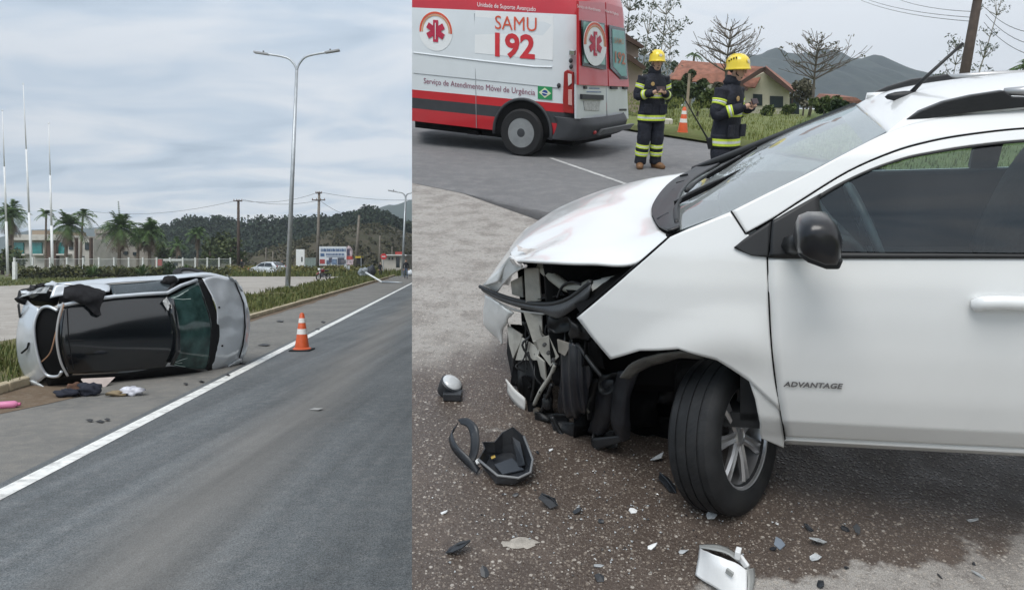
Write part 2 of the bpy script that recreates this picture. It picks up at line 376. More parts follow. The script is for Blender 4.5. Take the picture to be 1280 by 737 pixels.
for i in range(1500):
    D = ru(44, 68); x = ru(-58, -34)
    if x > -37.5 + (D - 47) * .166: continue
    blades(mb, V((x, D, -.02)), ru(.1, .25), 4, .4, .04)
for i in range(1300):
    x = ru(-34, -16); D = ru(74.8, 92); blades(mb, V((x, D, -.02)), ru(.3, .8), 4, .5, .05)
tag(mb.build('lawn_grass', gl_m), 'rough grass on the lawn beyond the gravel lot', 'grass', kind='stuff')

# ================================================================== FORECOURT: ground
def uvline(p, q):                            # a*u+b*v+c = 0, positive on the far side
    d = (q - p); n = V((-d.y, d.x)).normalized()
    if n.y < 0: n = -n
    return n.x, n.y, -(n.x * p.x + n.y * p.y)
E0 = gB(515, 737); E1 = gB(515, 150); ed = (E1 - E0); ed = ed / ed.y
def EU(v): return (E0 + ed * (v - E0.y)).x
def aggregate_mat():
    m = bpy.data.materials.new('exposed_aggregate'); m.use_nodes = True; t = m.node_tree; b = t.nodes['Principled BSDF']; L = t.links.new
    c = t.nodes.new('ShaderNodeTexCoord'); O = c.outputs['Object']
    def math_(op, a, b2=None, c2=None, cl=False):
        n = t.nodes.new('ShaderNodeMath'); n.operation = op; n.use_clamp = cl
        for i, q in enumerate((a, b2, c2)):
            if q is None: continue
            if isinstance(q, (int, float)): n.inputs[i].default_value = q
            else: L(q, n.inputs[i])
        return n.outputs[0]
    def nz(s, d=5, ro=.6):
        n = t.nodes.new('ShaderNodeTexNoise'); n.inputs['Scale'].default_value = s; n.inputs['Detail'].default_value = d; n.inputs['Roughness'].default_value = ro; L(O, n.inputs[0]); return n.outputs[0]
    def vor(s, rand=1.):
        n = t.nodes.new('ShaderNodeTexVoronoi'); n.inputs['Scale'].default_value = s; n.inputs['Randomness'].default_value = rand; L(O, n.inputs[0]); return n
    sp = t.nodes.new('ShaderNodeSeparateXYZ'); L(O, sp.inputs[0]); U, W = sp.outputs[0], sp.outputs[1]
    def smooth(x, lo, hi, a=0., e=1.):
        n = t.nodes.new('ShaderNodeMapRange'); n.interpolation_type = 'SMOOTHSTEP'; L(x, n.inputs[0])
        for i, q in enumerate((lo, hi, a, e)): n.inputs[i + 1].default_value = q
        return n.outputs[0]
    def mix(f, a, b2):
        n = t.nodes.new('ShaderNodeMix'); n.data_type = 'RGBA'; L(f, n.inputs[0])
        for k, q in ((6, a), (7, b2)):
            if isinstance(q, tuple): n.inputs[k].default_value = q + (1,)
            else: L(q, n.inputs[k])
        return n.outputs[2]
    def lin(p, q):
        a, bb, cc = uvline(p, q); return math_('ADD', math_('ADD', math_('MULTIPLY', U, a), math_('MULTIPLY', W, bb)), cc)
    big = nz(1.1, 6, .62); mid = nz(4.5, 5); edge = math_('MULTIPLY', math_('SUBTRACT', math_('ADD', math_('MULTIPLY', big, .7), math_('MULTIPLY', mid, .5)), .6), 1.6)
    # wet, oily part: around and before the wrecked nose
    d1 = lin(gB(515, 452), gB(660, 430)); far = smooth(math_('ADD', d1, edge), -.22, .22)            # 1 = beyond the wet part
    d2 = lin(gB(880, 735), gB(1280, 668)); near = smooth(math_('ADD', d2, math_('MULTIPLY', edge, .55)), .03, -.03)    # 1 = nearer than the wet part
    dl = math_('SUBTRACT', U, gB(840, 737).x); near = math_('MULTIPLY', near, smooth(math_('ADD', dl, math_('MULTIPLY', edge, .5)), 0, .1))
    # a few dry islands
    isl = smooth(nz(2.3, 3), .675, .70); dry = math_('MAXIMUM', math_('MAXIMUM', far, near), math_('MULTIPLY', isl, .8), cl=True)
    wetc = mix(big, (.058, .044, .036), (.105, .082, .068)); wetc = mix(smooth(mid, .5, .72), wetc, (.11, .085, .07))
    dryc = mix(big, (.26, .243, .223), (.37, .35, .325)); dryc = mix(smooth(mid, .42, .68), dryc, (.20, .183, .168)); dryc = mix(smooth(nz(28, 4), .5, .7), dryc, (.17, .155, .142))
    base = mix(dry, wetc, dryc)
    # stones of three sizes
    for s, thr, lo, hi, amt in ((48, .34, .55, .63, .85), (85, .36, .45, .53, .8), (150, .40, .4, .5, .6)):
        v = vor(s); cs = t.nodes.new('ShaderNodeSeparateColor'); L(v.outputs['Color'], cs.inputs[0])
        inside = smooth(v.outputs['Distance'], thr, thr - .07); pick = smooth(cs.outputs[0], lo, hi); mask = math_('MULTIPLY', math_('MULTIPLY', inside, pick), amt)
        stone = mix(cs.outputs[1], (.10, .08, .066), (.30, .255, .21)); stone = mix(smooth(cs.outputs[2], .90, .94), stone, (.42, .385, .34)); stone = mix(math_('MULTIPLY', dry, .5), stone, (.46, .43, .39))
        base = mix(mask, base, stone)
    fine = nz(260, 2); sc = t.nodes.new('ShaderNodeVectorMath'); sc.operation = 'SCALE'; L(base, sc.inputs[0]); L(smooth(fine, .25, .75, .6, 1.4), sc.inputs['Scale'])
    L(sc.outputs[0], b.inputs['Base Color'])
    L(math_('ADD', math_('MULTIPLY', dry, .35), math_('MULTIPLY', mid, .75)), b.inputs['Roughness'])
    b.inputs['Specular IOR Level'].default_value = .4
    v = vor(55); hgt = math_('ADD', math_('MULTIPLY', smooth(v.outputs['Distance'], .5, .1), .7), math_('MULTIPLY', fine, .6))
    bp = t.nodes.new('ShaderNodeBump'); bp.inputs['Strength'].default_value = .55; bp.inputs['Distance'].default_value = .006; L(hgt, bp.inputs['Height']); L(bp.outputs[0], b.inputs['Normal'])
    return m
def bsheet(name, pts, mat, w, thick=0.):
    mb = MB(); n = len(pts); mb.add([V((p[0], p[1], w)) for p in pts], [tuple(range(n))]); o = mb.build(name, mat, solid=thick, off=-1 if thick else 0); o.matrix_world = MBW; return struct(o)
agg = aggregate_mat()
o = bsheet('forecourt', [(EU(-.3), -.3), (14, -.3), (14, 13), (EU(13), 13)], agg, 0.)
a1, a2 = gB(515, 229), gB(640, 257)
def AU(u): return a1.y + (a2.y - a1.y) / (a2.x - a1.x) * (u - a1.x)       # near edge of the smooth asphalt
g1, g2 = gB(826, 155), gB(946, 181)
def GV(u): return g1.y + (g2.y - g1.y) / (g2.x - g1.x) * (u - g1.x)       # near edge of the grass verge
asB = ground_mat('side_road_asphalt', (.135, .135, .138), (.175, .174, .176), (.205, .2, .198), .35, 5, .3, .75, 130, .28)
far_u0 = EU(24)
bsheet('side_road', [(EU(a1.y), AU(EU(a1.y)))] + [(u, AU(u) + .06 * math.sin(u * 5)) for u in (-1, -.5, 0, .5, 1, 2, 3, 4, 5)] + [(14, 4.6)] + [(14, GV(14) + .4), (1.6, GV(1.6) + .4), (1.0, 17.5), (EU(17.5), 17.5)], asB, .004)
vergeB = ground_mat('verge_grass', (.10, .125, .035), (.15, .175, .055), (.19, .185, .085), .4, 4, .5, .95, 60)
bsheet('grass_verge', [(u, GV(u) + .12 * noise.noise(V((u * 2, 0, 0)))) for u in (1.6, 2, 2.4, 2.8, 3.2, 3.6, 4, 5, 7, 10, 16)] + [(16, 16.2), (1.0, 16.2)], vergeB, .05)
# pale worn line on the side road
p1, p2 = gB(688, 198), gB(772, 227); q = (p2 - p1).normalized(); s = V((-q.y, q.x, 0)) * .035
bsheet('road_line', [p1 - s, p2 - s, p2 + q * 4 - s, p2 + q * 4 + s, p2 + s, p1 + s], M('thin_line', (.42, .42, .41), .8, var=.3, scale=9), .008)
p1, p2 = gB(520, 178), gB(600, 190)
# verge kerb end, whitewashed
kb = MB(); p1 = gB(826, 157); p2 = gB(836, 158.5); kb.box(((p1 + p2) / 2) + V((0, .1, .08)), (.35, .25, .16)); o = kb.build('verge_kerb', M('kerb_white', (.5, .48, .42), .85), bevel=.02); o.matrix_world = MBW; struct(o)
mb = MB()
for i in range(4200):
    u = ru(1.7, 9.5); v = GV(u) + (rnd() ** 1.7) * 14 + .02
    k = noise.noise(V((u * .8, v * .8, 5)))
    blades(mb, V((u, v, .05)), ru(.05, .11) * (1 + 1.0 * max(0, k)), 3, .16, .009)
o = mb.build('verge_tall_grass', leafmat('verge_blades', (.10, .135, .03), (.23, .24, .08))); o.matrix_world = MBW; tag(o, 'rough green grass on the verge in front of the house', 'grass', kind='stuff')
# ================================================================== people
skin_m = M('skin', (.50, .31, .22), .5, var=.08, scale=20)
def skin_body(name, J, E, mats, zone, parent, extra=None):
    me = bpy.data.meshes.new(name); keys = list(J); idx = {k: i for i, k in enumerate(keys)}
    me.from_pydata([J[k][0] for k in keys], [(idx[a], idx[b]) for a, b in E], [])
    o = bpy.data.objects.new(name, me); COL.objects.link(o)
    o.modifiers.new('skin', 'SKIN'); sv = me.skin_vertices[0].data
    for k in keys: r = J[k][1]; sv[idx[k]].radius = r if isinstance(r, tuple) else (r, r); sv[idx[k]].use_root = (k == 'pelvis')
    sb = o.modifiers.new('sub', 'SUBSURF'); sb.levels = 2; sb.render_levels = 2
    dg = bpy.context.evaluated_depsgraph_get(); em = o.evaluated_get(dg).to_mesh()
    mb = MB(); mb.add([v.co.copy() for v in em.vertices], [list(p.vertices) for p in em.polygons])
    bpy.data.objects.remove(o); bpy.data.meshes.remove(me)
    if extra: extra(mb)
    mb.m = [zone(sum((mb.v[i] for i in f), V()) / len(f)) for f in mb.f]
    return mb.build(name, mats, parent, smooth=True)
def person(label, mat4, pose=None, top=(.02, .022, .03), legs=(.03, .03, .04), shoe=(.04, .03, .025), hair=(.03, .02, .015), s=1.0, group=None, gear=False, cat='person'):
    t = thing('person', label, cat, mat4 @ Matrix.Scale(s, 4), group)
    P = dict(pelvis=(0, 0, .96), hipL=(.095, 0, .9), hipR=(-.095, 0, .9), kneeL=(.11, -.02, .5), kneeR=(-.11, -.02, .5), ankL=(.12, .03, .09), ankR=(-.12, .03, .09), toeL=(.14, -.14, .045), toeR=(-.14, -.14, .045),
             waist=(0, .0, 1.1), chest=(0, 0, 1.3), nb=(0, .01, 1.46), neck=(0, 0, 1.53), h1=(0, -.03, 1.585), h2=(0, -.015, 1.66), h3=(0, 0, 1.725),
             shL=(.17, .0, 1.425), shR=(-.17, .0, 1.425), elL=(.23, .04, 1.15), elR=(-.23, .04, 1.15), wrL=(.25, -.05, .92), wrR=(-.25, -.05, .92), haL=(.25, -.08, .84), haR=(-.25, -.08, .84))
    if pose: P.update(pose)
    Rr = dict(pelvis=(.15, .11), hipL=.095, hipR=.095, kneeL=.062, kneeR=.062, ankL=.045, ankR=.045, toeL=.042, toeR=.042, waist=(.135, .10), chest=(.165, .115), nb=(.10, .08), neck=.056, h1=(.06, .07), h2=(.078, .092), h3=(.066, .08),
              shL=.068, shR=.068, elL=.046, elR=.046, wrL=.031, wrR=.031, haL=.034, haR=.034)
    J = {k: (P[k], Rr[k]) for k in P}
    E = [('pelvis', 'waist'), ('waist', 'chest'), ('chest', 'nb'), ('nb', 'neck'), ('neck', 'h1'), ('h1', 'h2'), ('h2', 'h3'), ('pelvis', 'hipL'), ('pelvis', 'hipR'), ('hipL', 'kneeL'), ('hipR', 'kneeR'), ('kneeL', 'ankL'), ('kneeR', 'ankR'), ('ankL', 'toeL'), ('ankR', 'toeR'),
         ('chest', 'shL'), ('chest', 'shR'), ('shL', 'elL'), ('shR', 'elR'), ('elL', 'wrL'), ('elR', 'wrR'), ('wrL', 'haL'), ('wrR', 'haR')]
    hs = [V(P['haL']), V(P['haR'])]; ws = [V(P['wrL']), V(P['wrR'])]; hz = P['neck'][2] - .015
    def zone(c):
        if c.z > hz: return 0
        for h, w_ in zip(hs, ws):
            if (c - h).length < .12 and (c - h).length < (c - w_).length + .035: return 0
        if c.z < .13: return 3
        return 2 if c.z < .95 and abs(c.x) < .21 else 1
    def extra(mb):
        h2 = V(P['h2']); hd = (V(P['h3']) - V(P['h1'])).normalized(); fw = V((0, -1, 0)); fw = (fw - hd * fw.dot(hd)).normalized(); sx = hd.cross(fw)
        if 'face' in P: pass
        mb.blob(h2 + fw * .098 - hd * .012, (.014, .02, .024), 8, 5, 0)          # nose
        for q in (-1, 1): mb.blob(h2 + sx * (.079 * q) - hd * .005, (.012, .022, .032), 8, 5, 0)   # ears
        for w_, h, q in ((ws[0], hs[0], -1), (ws[1], hs[1], 1)):                  # five bent fingers on each hand
            d = (h - w_).normalized(); inn = V((q, -.15, 0)) if gear else V((q * .3, -1, 0)); side = d.cross(inn).normalized(); inn = side.cross(d).normalized()
            for i, L in enumerate((.062, .07, .066, .052)):
                b = h + side * ((i - 1.5) * .019) + d * .012; mb.tube([b, b + d * L * .5 + inn * .006, b + d * L * .85 + inn * .028, b + d * L * .8 + inn * .048], [.0095, .009, .008, .006], 6)
            b = h - side * .03 - d * .03; mb.tube([b, b - side * .02 + d * .025 + inn * .01, b - side * .012 + d * .05 + inn * .03], [.011, .0095, .007], 6)
    cl = lambda n, c: M(n, c, .85, var=.2, scale=9, bump=.3, bscale=60)
    key = '_%d' % (len(MATS))
    body = skin_body('body', J, E, [skin_m, cl('top' + key, top), cl('trousers' + key, legs), cl('shoe' + key, shoe)], zone, t, extra)
    h2 = V(P['h2']); h3 = V(P['h3']); hd = (h3 - V(P['h1'])).normalized(); fw = (V((0, -1, 0)) - hd * V((0, -1, 0)).dot(hd)).normalized(); sx = hd.cross(fw)
    e = MB()
    for q in (-1, 1): e.blob(h2 + fw * .086 + sx * .032 * q + hd * .016, (.011, .006, .007), 8, 4, 0)
    e.blob(h2 + fw * .083 - hd * .052, (.022, .006, .005), 8, 4, 0)
    e.build('face_features', M('face_dark', (.09, .04, .035), .5), t, smooth=True)
    hm = MB(); rot = Matrix((sx, -fw, hd)).transposed()
    hm.blob(h3 + fw * -.022 - hd * .02, (.088, .098, .085), 14, 8, .06, 3, rot=rot); hm.build('hair', M('hair' + key, hair, .6, var=.3, scale=40), t, smooth=True)
    t['_'] = 0; del t['_']
    return t, P, (h2, h3, hd, fw, sx, rot)
def firefighter(label, mat4, pose, s=1.0, hood=False, fold=0.0):
    t, P, (h2, h3, hd, fw, sx, rot) = person(label, mat4, pose, top=(.012, .014, .024), legs=(.012, .014, .024), shoe=(.16, .08, .035), s=s, group=None, gear=True, cat='firefighter')
    navy = M('turnout_cloth', (.010, .012, .021), .8, var=.35, scale=12, bump=.5, bscale=35)
    lime = M('lime_band', (.55, .68, .06), .55, var=.12, scale=30); silv = M('silver_band', (.62, .64, .62), .35, var=.1, scale=30)
    # jacket: elliptical rings from hem to collar
    zs = [(.74, .225, .165), (.80, .222, .162), (.90, .215, .155), (1.0, .205, .15), (1.1, .2, .148), (1.2, .203, .15), (1.3, .21, .148), (1.38, .195, .135), (1.44, .15, .115), (1.475, .10, .095), (1.53, .085, .09)]
    lean = V(P['nb']) - V((0, .01, 1.46))
    def ell(z, rx, ry, g=0., n=36, wob=.018):
        k = max(0, (z - .9) / .56); c = V((lean.x * k, lean.y * k, z + lean.z * k)); L = []
        for j in range(n):
            a = 2 * math.pi * j / n; w_ = 1 + wob * noise.noise(V((math.cos(a) * 2.2, math.sin(a) * 2.2, z * 5))) * (1.5 if z < 1.2 else 1)
            L.append(c + V((math.cos(a) * (rx * w_ + g), math.sin(a) * (ry * w_ + g), 0)))
        return L
    def rings(z0, z1, n, g):
        o = []
        for i in range(n + 1):
            z = z0 + (z1 - z0) * i / n
            for q in range(len(zs) - 1):
                if zs[q][0] <= z <= zs[q + 1][0] + 1e-6:
                    f = (z - zs[q][0]) / (zs[q + 1][0] - zs[q][0]); rx = zs[q][1] * (1 - f) + zs[q + 1][1] * f; ry = zs[q][2] * (1 - f) + zs[q + 1][2] * f; break
            o.append(ell(z, rx, ry, g))
        return o
    mb = MB(); mb.grid(rings(.74, 1.53, 26, 0), closed=True)
    mb.add(ell(1.53, .085, .09), [tuple(range(36))]); mb.add(ell(.74, .225, .165), [tuple(reversed(range(36)))])
    jk = mb.build('jacket', navy, t, smooth=True)
    def band3(mk, z0, z1, par, hem=True):                       # lime band with a silver stripe in its middle
        d = (z1 - z0)
        for a, b, m_ in ((0, .33, lime), (.33, .67, silv), (.67, 1, lime)):
            q = MB(); q.grid(mk(z0 + d * a, z0 + d * b), closed=True); q.build('reflective_band', m_, par, smooth=True)
    band3(lambda a, b: rings(a, b, 3, .006), .77, .855, jk)
    band3(lambda a, b: rings(a, b, 3, .006), 1.115, 1.19, jk)
    for sd in 'LR':
        a, b, c = V(P['sh' + sd]), V(P['el' + sd]), V(P['wr' + sd]); pts = crom([a + (a - b) * .02, a.lerp(b, .5), b, b.lerp(c, .5), c - (c - b) * .05], 5)
        n = len(pts); rad = [.088 - .03 * i / (n - 1) + .004 * math.sin(i * 1.9) for i in range(n)]
        q = MB(); q.tube(pts, rad, 14); sl = q.build('sleeve', navy, t, smooth=True)
        for (i0, i1) in ((4, 6), (14, 16)):
            for j, m_ in enumerate((lime, silv, lime)):
                f0 = i0 + (i1 - i0) * j / 3; f1 = i0 + (i1 - i0) * (j + 1) / 3
                def at(f): i = int(f); k = f - i; i2 = min(i + 1, n - 1); return pts[i].lerp(pts[i2], k), rad[i] * (1 - k) + rad[i2] * k
                pa, ra = at(f0); pb, rb = at(f1); q = MB(); q.tube([pa, pb], [ra + .006, rb + .006], 14); q.build('reflective_band', m_, sl, smooth=True)
        h, k, an = V(P['hip' + sd]), V(P['knee' + sd]), V(P['ank' + sd]); pts = crom([h, h.lerp(k, .5), k, k.lerp(an, .5), an + V((0, 0, -.01))], 5); n = len(pts)
        rad = [.125 - .035 * i / (n - 1) + .005 * math.sin(i * 1.4) for i in range(n)]
        q = MB(); q.tube(pts, rad, 16); tr = q.build('trouser_leg', navy, t, smooth=True)
        for (i0, i1) in ((12.6, 14.0), (15.4, 16.8)):
            for j, m_ in enumerate((lime, silv, lime)):
                f0 = i0 + (i1 - i0) * j / 3; f1 = i0 + (i1 - i0) * (j + 1) / 3; i = int(f0); i2 = int(f1)
                pa = pts[i].lerp(pts[i + 1], f0 - i); pb = pts[i2].lerp(pts[min(i2 + 1, n - 1)], f1 - i2); q = MB(); q.tube([pa, pb], [rad[i] + .007, rad[i2] + .007], 16); q.build('reflective_band', m_, tr, smooth=True)
        bt = MB(); an2 = V(P['toe' + sd]); ank = V(P['ank' + sd]); d = (an2 - ank); d.z = 0; d.normalize()
        bt.tube([ank + V((0, 0, .12)), ank + V((0, 0, .02)), ank - d * .03 + V((0, 0, -.04))], [.062, .066, .06], 12)
        bt.tube([ank - d * .05 + V((0, 0, -.045)), ank + d * .05 + V((0, 0, -.035)), ank + d * .14 + V((0, 0, -.045)), ank + d * .2 + V((0, 0, -.055))], [.05, .062, .055, .03], 12)
        bt.build('boot', M('boot_leather', (.17, .085, .035), .6, var=.25, scale=20), t, smooth=True)
    # helmet: ribbed yellow shell with brim, black vents, chin strap, badge
    yel = M('helmet_yellow', (.80, .60, .03), .3, var=.05, coat=.6)
    hm = MB(); R3 = rot.to_4x4()
    prof = [(.0, .135), (.045, .131), (.085, .112), (.113, .075), (.124, .03), (.126, -.01), (.133, -.03), (.140, -.045), (.132, -.045), (.118, -.02)]
    hm.lathe(prof, n=28); hm.v = [h3 + rot @ V((q.x * .95, q.y * 1.14 - .005, q.z - .01)) for q in hm.v]
    he = hm.build('helmet', yel, t, smooth=True)
    rb = MB()
    for x in (-.03, 0, .03): rb.tube([h3 + rot @ V((x * (1 + .2 * math.sin(a)), math.cos(a) * .143, math.sin(a) * .130 - .005)) for a in [math.pi * (.06 + .88 * i / 10) for i in range(11)]], .007, 6)
    rb.build('helmet_rib', yel, he, smooth=True)
    for q in (-1, 1):
        for i in range(4):
            vt = MB(); a = .5 + i * .33; vt.box(h3 + rot @ V((q * .108, .10 * math.cos(a + .5), .02 + .062 * math.sin(a * .9))), (.022, .012, .02), rot); vt.build('helmet_vent', M('vent_black', (.01, .01, .01), .5), he, bevel=.003)
    bd = MB(); bd.lathe([(.024, 0), (.024, .006), (.0, .008)], n=14); bd.v = [h3 + rot @ (Matrix.Rotation(math.radians(75), 3, 'X') @ q + V((0, -.138, .035))) for q in bd.v]; bd.build('helmet_badge', M('badge', (.55, .5, .4), .4), he)
    st = MB()
    for q in (-1, 1): st.tube([h2 + sx * .083 * q + hd * .05, h2 + sx * .075 * q - hd * .04 + fw * .02, h2 + fw * .05 - hd * .085], .007, 6)
    st.build('chin_strap', M('strap_black', (.012, .012, .012), .7), he, smooth=True)
    col = MB(); col.tube([V(P['nb']) + V((0, .0, .02)), V(P['neck']) + V((0, .005, .01)), V(P['neck']) + V((0, .0, .06))], [.105, .096, .088], 16); col.build('collar', navy, t, smooth=True)
    
    for q in (-1, 1): pk = MB(); pk.box((.13 * q, -.15, .95), (.13, .03, .15)); pk.build('pocket', navy, jk, bevel=.01)
    bg = MB(); bg.lathe([(.03, 0), (.03, .008), (0, .008)], n=12, axis='Y'); bg.v = [q + V((-.08, -.16, 1.33)) + lean * .7 for q in bg.v]; bg.build('chest_badge', M('chest_badge', (.45, .3, .12), .6, var=.4, scale=60), jk)
    return t, P
# ================================================================== STREET: far side
white_m = M('pole_white', (.72, .74, .74), .5, var=.06, scale=3)
galv = M('galvanised', (.42, .45, .47), .45, metal=.6, var=.12, scale=4)
conc = M('concrete_pole', (.19, .17, .145), .9, var=.2, scale=3, bump=.2)
wood = M('wood_pole', (.075, .055, .045), .9, var=.25, scale=4)
dark = M('dark_rubber', (.009, .009, .010), .75, var=.2, scale=12)
# flagpoles on the lawn
for i, (x0, y0, x1, y1, D) in enumerate(((10, 341, 3, 138, 76), (40, 336, 29, 105, 76), (66, 336, 61, 154, 76))):
    b = gA(x0, y0); b = V((atD(x0, y0, D).x, D, -.03)); tp = atD(x1, y1, D)
    t = thing('flagpole', ('bare white flagpole at the lawn edge, lowest on the left of its row', 'tallest of the bare white flagpoles on the lawn', 'slim bare white flagpole in front of the bushy palm')[i], 'flagpole', T(b), 'flagpoles')
    if i == 0: t['label'] = 'bare white flagpole in front of the leftmost palm'
    L = tp - b; mb = MB(); mb.tube([V(), L * .33], [.14, .12], 10); mb.tube([L * .33, L * .66], [.10, .09], 10); mb.tube([L * .66, L], [.06, .035], 10); mb.build('pole', white_m, t, smooth=True)
    mb = MB(); mb.blob(L, .08, 8, 5, 0); mb.build('ball_cap', white_m, t, smooth=True)
    mb = MB(); mb.lathe([(.3, 0), (.3, .12), (.2, .2), (.2, .22)], n=12); mb.build('base_plinth', conc, t)
# double-arm street lamps
def lamp(label, x0, D, y_top, x_top, arm, group='street lamps'):
    tp = atD(x_top, y_top, D); b = V((atD(x0, 350, D).x, D, .05)); t = thing('street_lamp', label, 'street lamp', T(b), group); L = tp - b
    k = D / 46; mb = MB(); mb.tube([V(), L], [.15, .085], 12); mb.build('pole', galv, t, smooth=True)
    mb = MB(); mb.lathe([(.28, 0), (.28, .04), (.16, .05)], n=12); mb.build('base_plate', galv, t)
    for s, wx, hy in ((-1, arm[0], arm[1]), (1, arm[2], arm[3])):
        e = V((s * wx, 0, hy)); pts = crom([L, L + V((s * wx * .10, 0, hy * .40)), L + V((s * wx * .35, 0, hy * .78)), L + e], 6)
        mb = MB(); mb.tube(pts, [.065] * len(pts), 8); a = mb.build('arm', galv, t, smooth=True)
        d = (pts[-1] - pts[-3]).normalized(); hd = MB(); p = L + e
        hd.prism([p - d * .1 + V((0, -.13, .05)), p + d * .75 + V((0, -.15, .05)), p + d * .75 + V((0, .15, .05)), p - d * .1 + V((0, .13, .05))], (0, 0, -.11)); hd.build('lamp_head', M('lamp_grey', (.32, .33, .34), .5), t, bevel=.02)
        pc = MB(); pc.lathe([(.05, 0), (.05, .1), (0, .12)], c=p + d * .2 + V((0, 0, .05)), n=8); pc.build('photocell', M('cell', (.12, .13, .14), .4), t)
    return t
lamp('tall galvanised double-arm street lamp beside the kerb', 359.5, 42, 88, 371, (1.75, .95, 1.75, 1.05))
lamp('distant double-arm street lamp near the walking man', 503, 72, 247, 507, (1.0, .6, .7, .5))
# utility poles and wires
def upole(label, x0, x1, y1, D, r, mat, arms, group='utility poles'):
    b = V((atD(x0, 340, D).x, D, -.03)); tp = atD(x1, y1, D); t = thing('utility_pole', label, 'utility pole', T(b), group); L = tp - b
    mb = MB(); mb.tube([V(), L * .5, L], [r * 1.25, r * 1.1, r * .85], 10); mb.build('pole', mat, t, smooth=True)
    for (f, wd) in arms:
        c = L * f; mb = MB(); mb.bar(c + V((-wd, -r, 0)), c + V((wd, -r, 0)), .12, .12); a = mb.build('crossarm', wood, t)
        for q in (-.9, -.3, .3, .9):
            mb = MB(); mb.lathe([(.05, .05), (.07, .12), (.05, .17), (.06, .22), (0, .26)], c=c + V((wd * q, -r, 0)), n=8); mb.build('insulator', M('insulator', (.25, .2, .17), .3), a, smooth=True)
    return tp
w1 = upole('dark wooden utility pole beside the white hatchback', 298, 298, 250, 92, .17, wood, [(.985, .55)])
w2 = upole('utility pole with two crossarms beside the billboard', 396.5, 399, 240, 92, .17, conc, [(.985, .4), (.9, .85)])
w3 = upole('bare concrete utility pole right of the billboard', 444, 449, 269, 95, .17, conc, [])
w4 = upole('thin concrete pole before the bare hillside', 474, 475, 294, 120, .14, conc, [])
upole('short concrete pole near the forest edge left of the hatchback', 305.5, 306, 313, 120, .10, conc, [])
upole('short concrete pole between the hatchback and the lamp', 332, 332.5, 309, 130, .10, conc, [])
upole('short grey pole behind the white hatchback', 341, 341, 314, 130, .10, conc, [])
upole('far thin pole right of the bare hillside pole', 490, 490, 308, 140, .12, conc, [])
for k, (a, b, sag) in enumerate(((w1, w2, .7), (w1 + V((.4, 0, .1)), w2 + V((.3, 0, -1.0)), .6), (w2, w2 + V((13, 6, -.4)), .5), (w1, atD(100, 262, 120), 1.2), (w2 + V((0, 0, -1)), atD(447, 272, 95), .4))):
    mb = MB(); pts = [a.lerp(b, i / 14) - V((0, 0, sag * 4 * (i / 14) * (1 - i / 14))) for i in range(15)]; mb.tube(pts, .022, 5)
    tag(mb.build('overhead_wire', M('wire', (.08, .085, .09), .6)), ('upper wire strung between the dark pole and the crossarm pole', 'lower wire strung between the dark pole and the crossarm pole', 'wire running right from the crossarm pole', 'wire running left from the dark pole over the palms', 'short wire dropping from the crossarm pole to the bare pole')[k], 'wire', 'overhead wires')

# palms
palm_g = leafmat('palm_fronds', (.035, .075, .02), (.10, .16, .05)); palm_d = leafmat('palm_dead', (.10, .075, .05), (.19, .15, .11)); trunk_m = M('palm_trunk', (.16, .125, .095), .9, var=.3, scale=5, bump=.4, bscale=14)
def palm(label, x, ytop, D, crown, n, skirt, fan=False, spike=False, r=.16, ybase=340):
    crown *= 1.3; n = int(n * 1.5)
    b = V((atD(x, 340, D).x, D, -.03)); zt = atD(x, ytop, D).z - crown * .55; t = thing('palm_tree', label, 'palm tree', T(b), 'palms behind the fence')
    h = zt - b.z; le = V((ru(-.3, .3), 0, 0)); pts = [V((le.x * (i / 6) ** 2, 0, h * i / 6)) for i in range(7)]
    mb = MB(); mb.tube(pts, [r * (1.35 - .06 * i) for i in range(7)], 9); mb.build('trunk', trunk_m, t, smooth=True)
    c = pts[-1]; mb = MB(); dm = MB()
    def frond(m_, az, el, L, droop, wl):
        d = V((math.cos(az), math.sin(az), 0)); pts = []
        for i in range(8):
            f = i / 7; pts.append(c + d * (L * f * math.cos(el) * (1 - .18 * f * droop)) + V((0, 0, L * (f * math.sin(el) - droop * f * f * .62))))
        s = V((-d.y, d.x, 0)); m_.tube(pts, [.03 * (1 - i / 9) for i in range(8)], 4)
        for i in range(1, 8):
            for h_ in (0, .5):
                if i == 7 and h_: continue
                p = pts[i].lerp(pts[min(i + 1, 7)], h_); tn = (pts[i] - pts[i - 1]).normalized(); ll = wl * (1 - .55 * abs(i / 7 - .45)) * ru(.8, 1.1)
                for q in (-1, 1):
                    tip = p + s * (q * ll * .8) + tn * ll * .55 - V((0, 0, ll * ru(.2, .55))); m_.add([p - tn * .05, p + tn * .06, tip], [(0, 1, 2)])
    for i in range(n):
        az = i * 2.399 + ru(-.3, .3); el = math.radians(ru(-15, 78)); frond(mb, az, el, crown * ru(.8, 1.1), ru(.5, 1.1) * (.55 if fan else 1), crown * (.34 if fan else .27))
    if spike:
        for i in range(3): frond(mb, ru(0, 6), math.radians(86), crown * 1.1, .05, crown * .12)
    mb.build('crown', palm_g, t)
    if skirt:
        for i in range(int(skirt)): frond(dm, ru(0, 6.28), math.radians(ru(-88, -55)), crown * ru(.7, 1.0), .1, crown * .22)
        dm.build('dead_frond_skirt', palm_d, t)
    return t
palm('bushy palm with brown skirt behind the leftmost flagpole', 13, 256, 88, 2.0, 34, 26)
palm('second palm crown rising above the leftmost bushy palm', 15, 252, 95, 1.6, 16, 0)
palm('slim tall palm between two flagpoles', 57, 259, 95, 1.25, 13, 0, r=.11)
palm('bushy palm with brown skirt beside the thin flagpole', 82, 266, 88, 2.1, 40, 30)
palm('palm with arching fronds rising behind the skirted palm', 101, 258, 96, 1.7, 15, 0, r=.12)
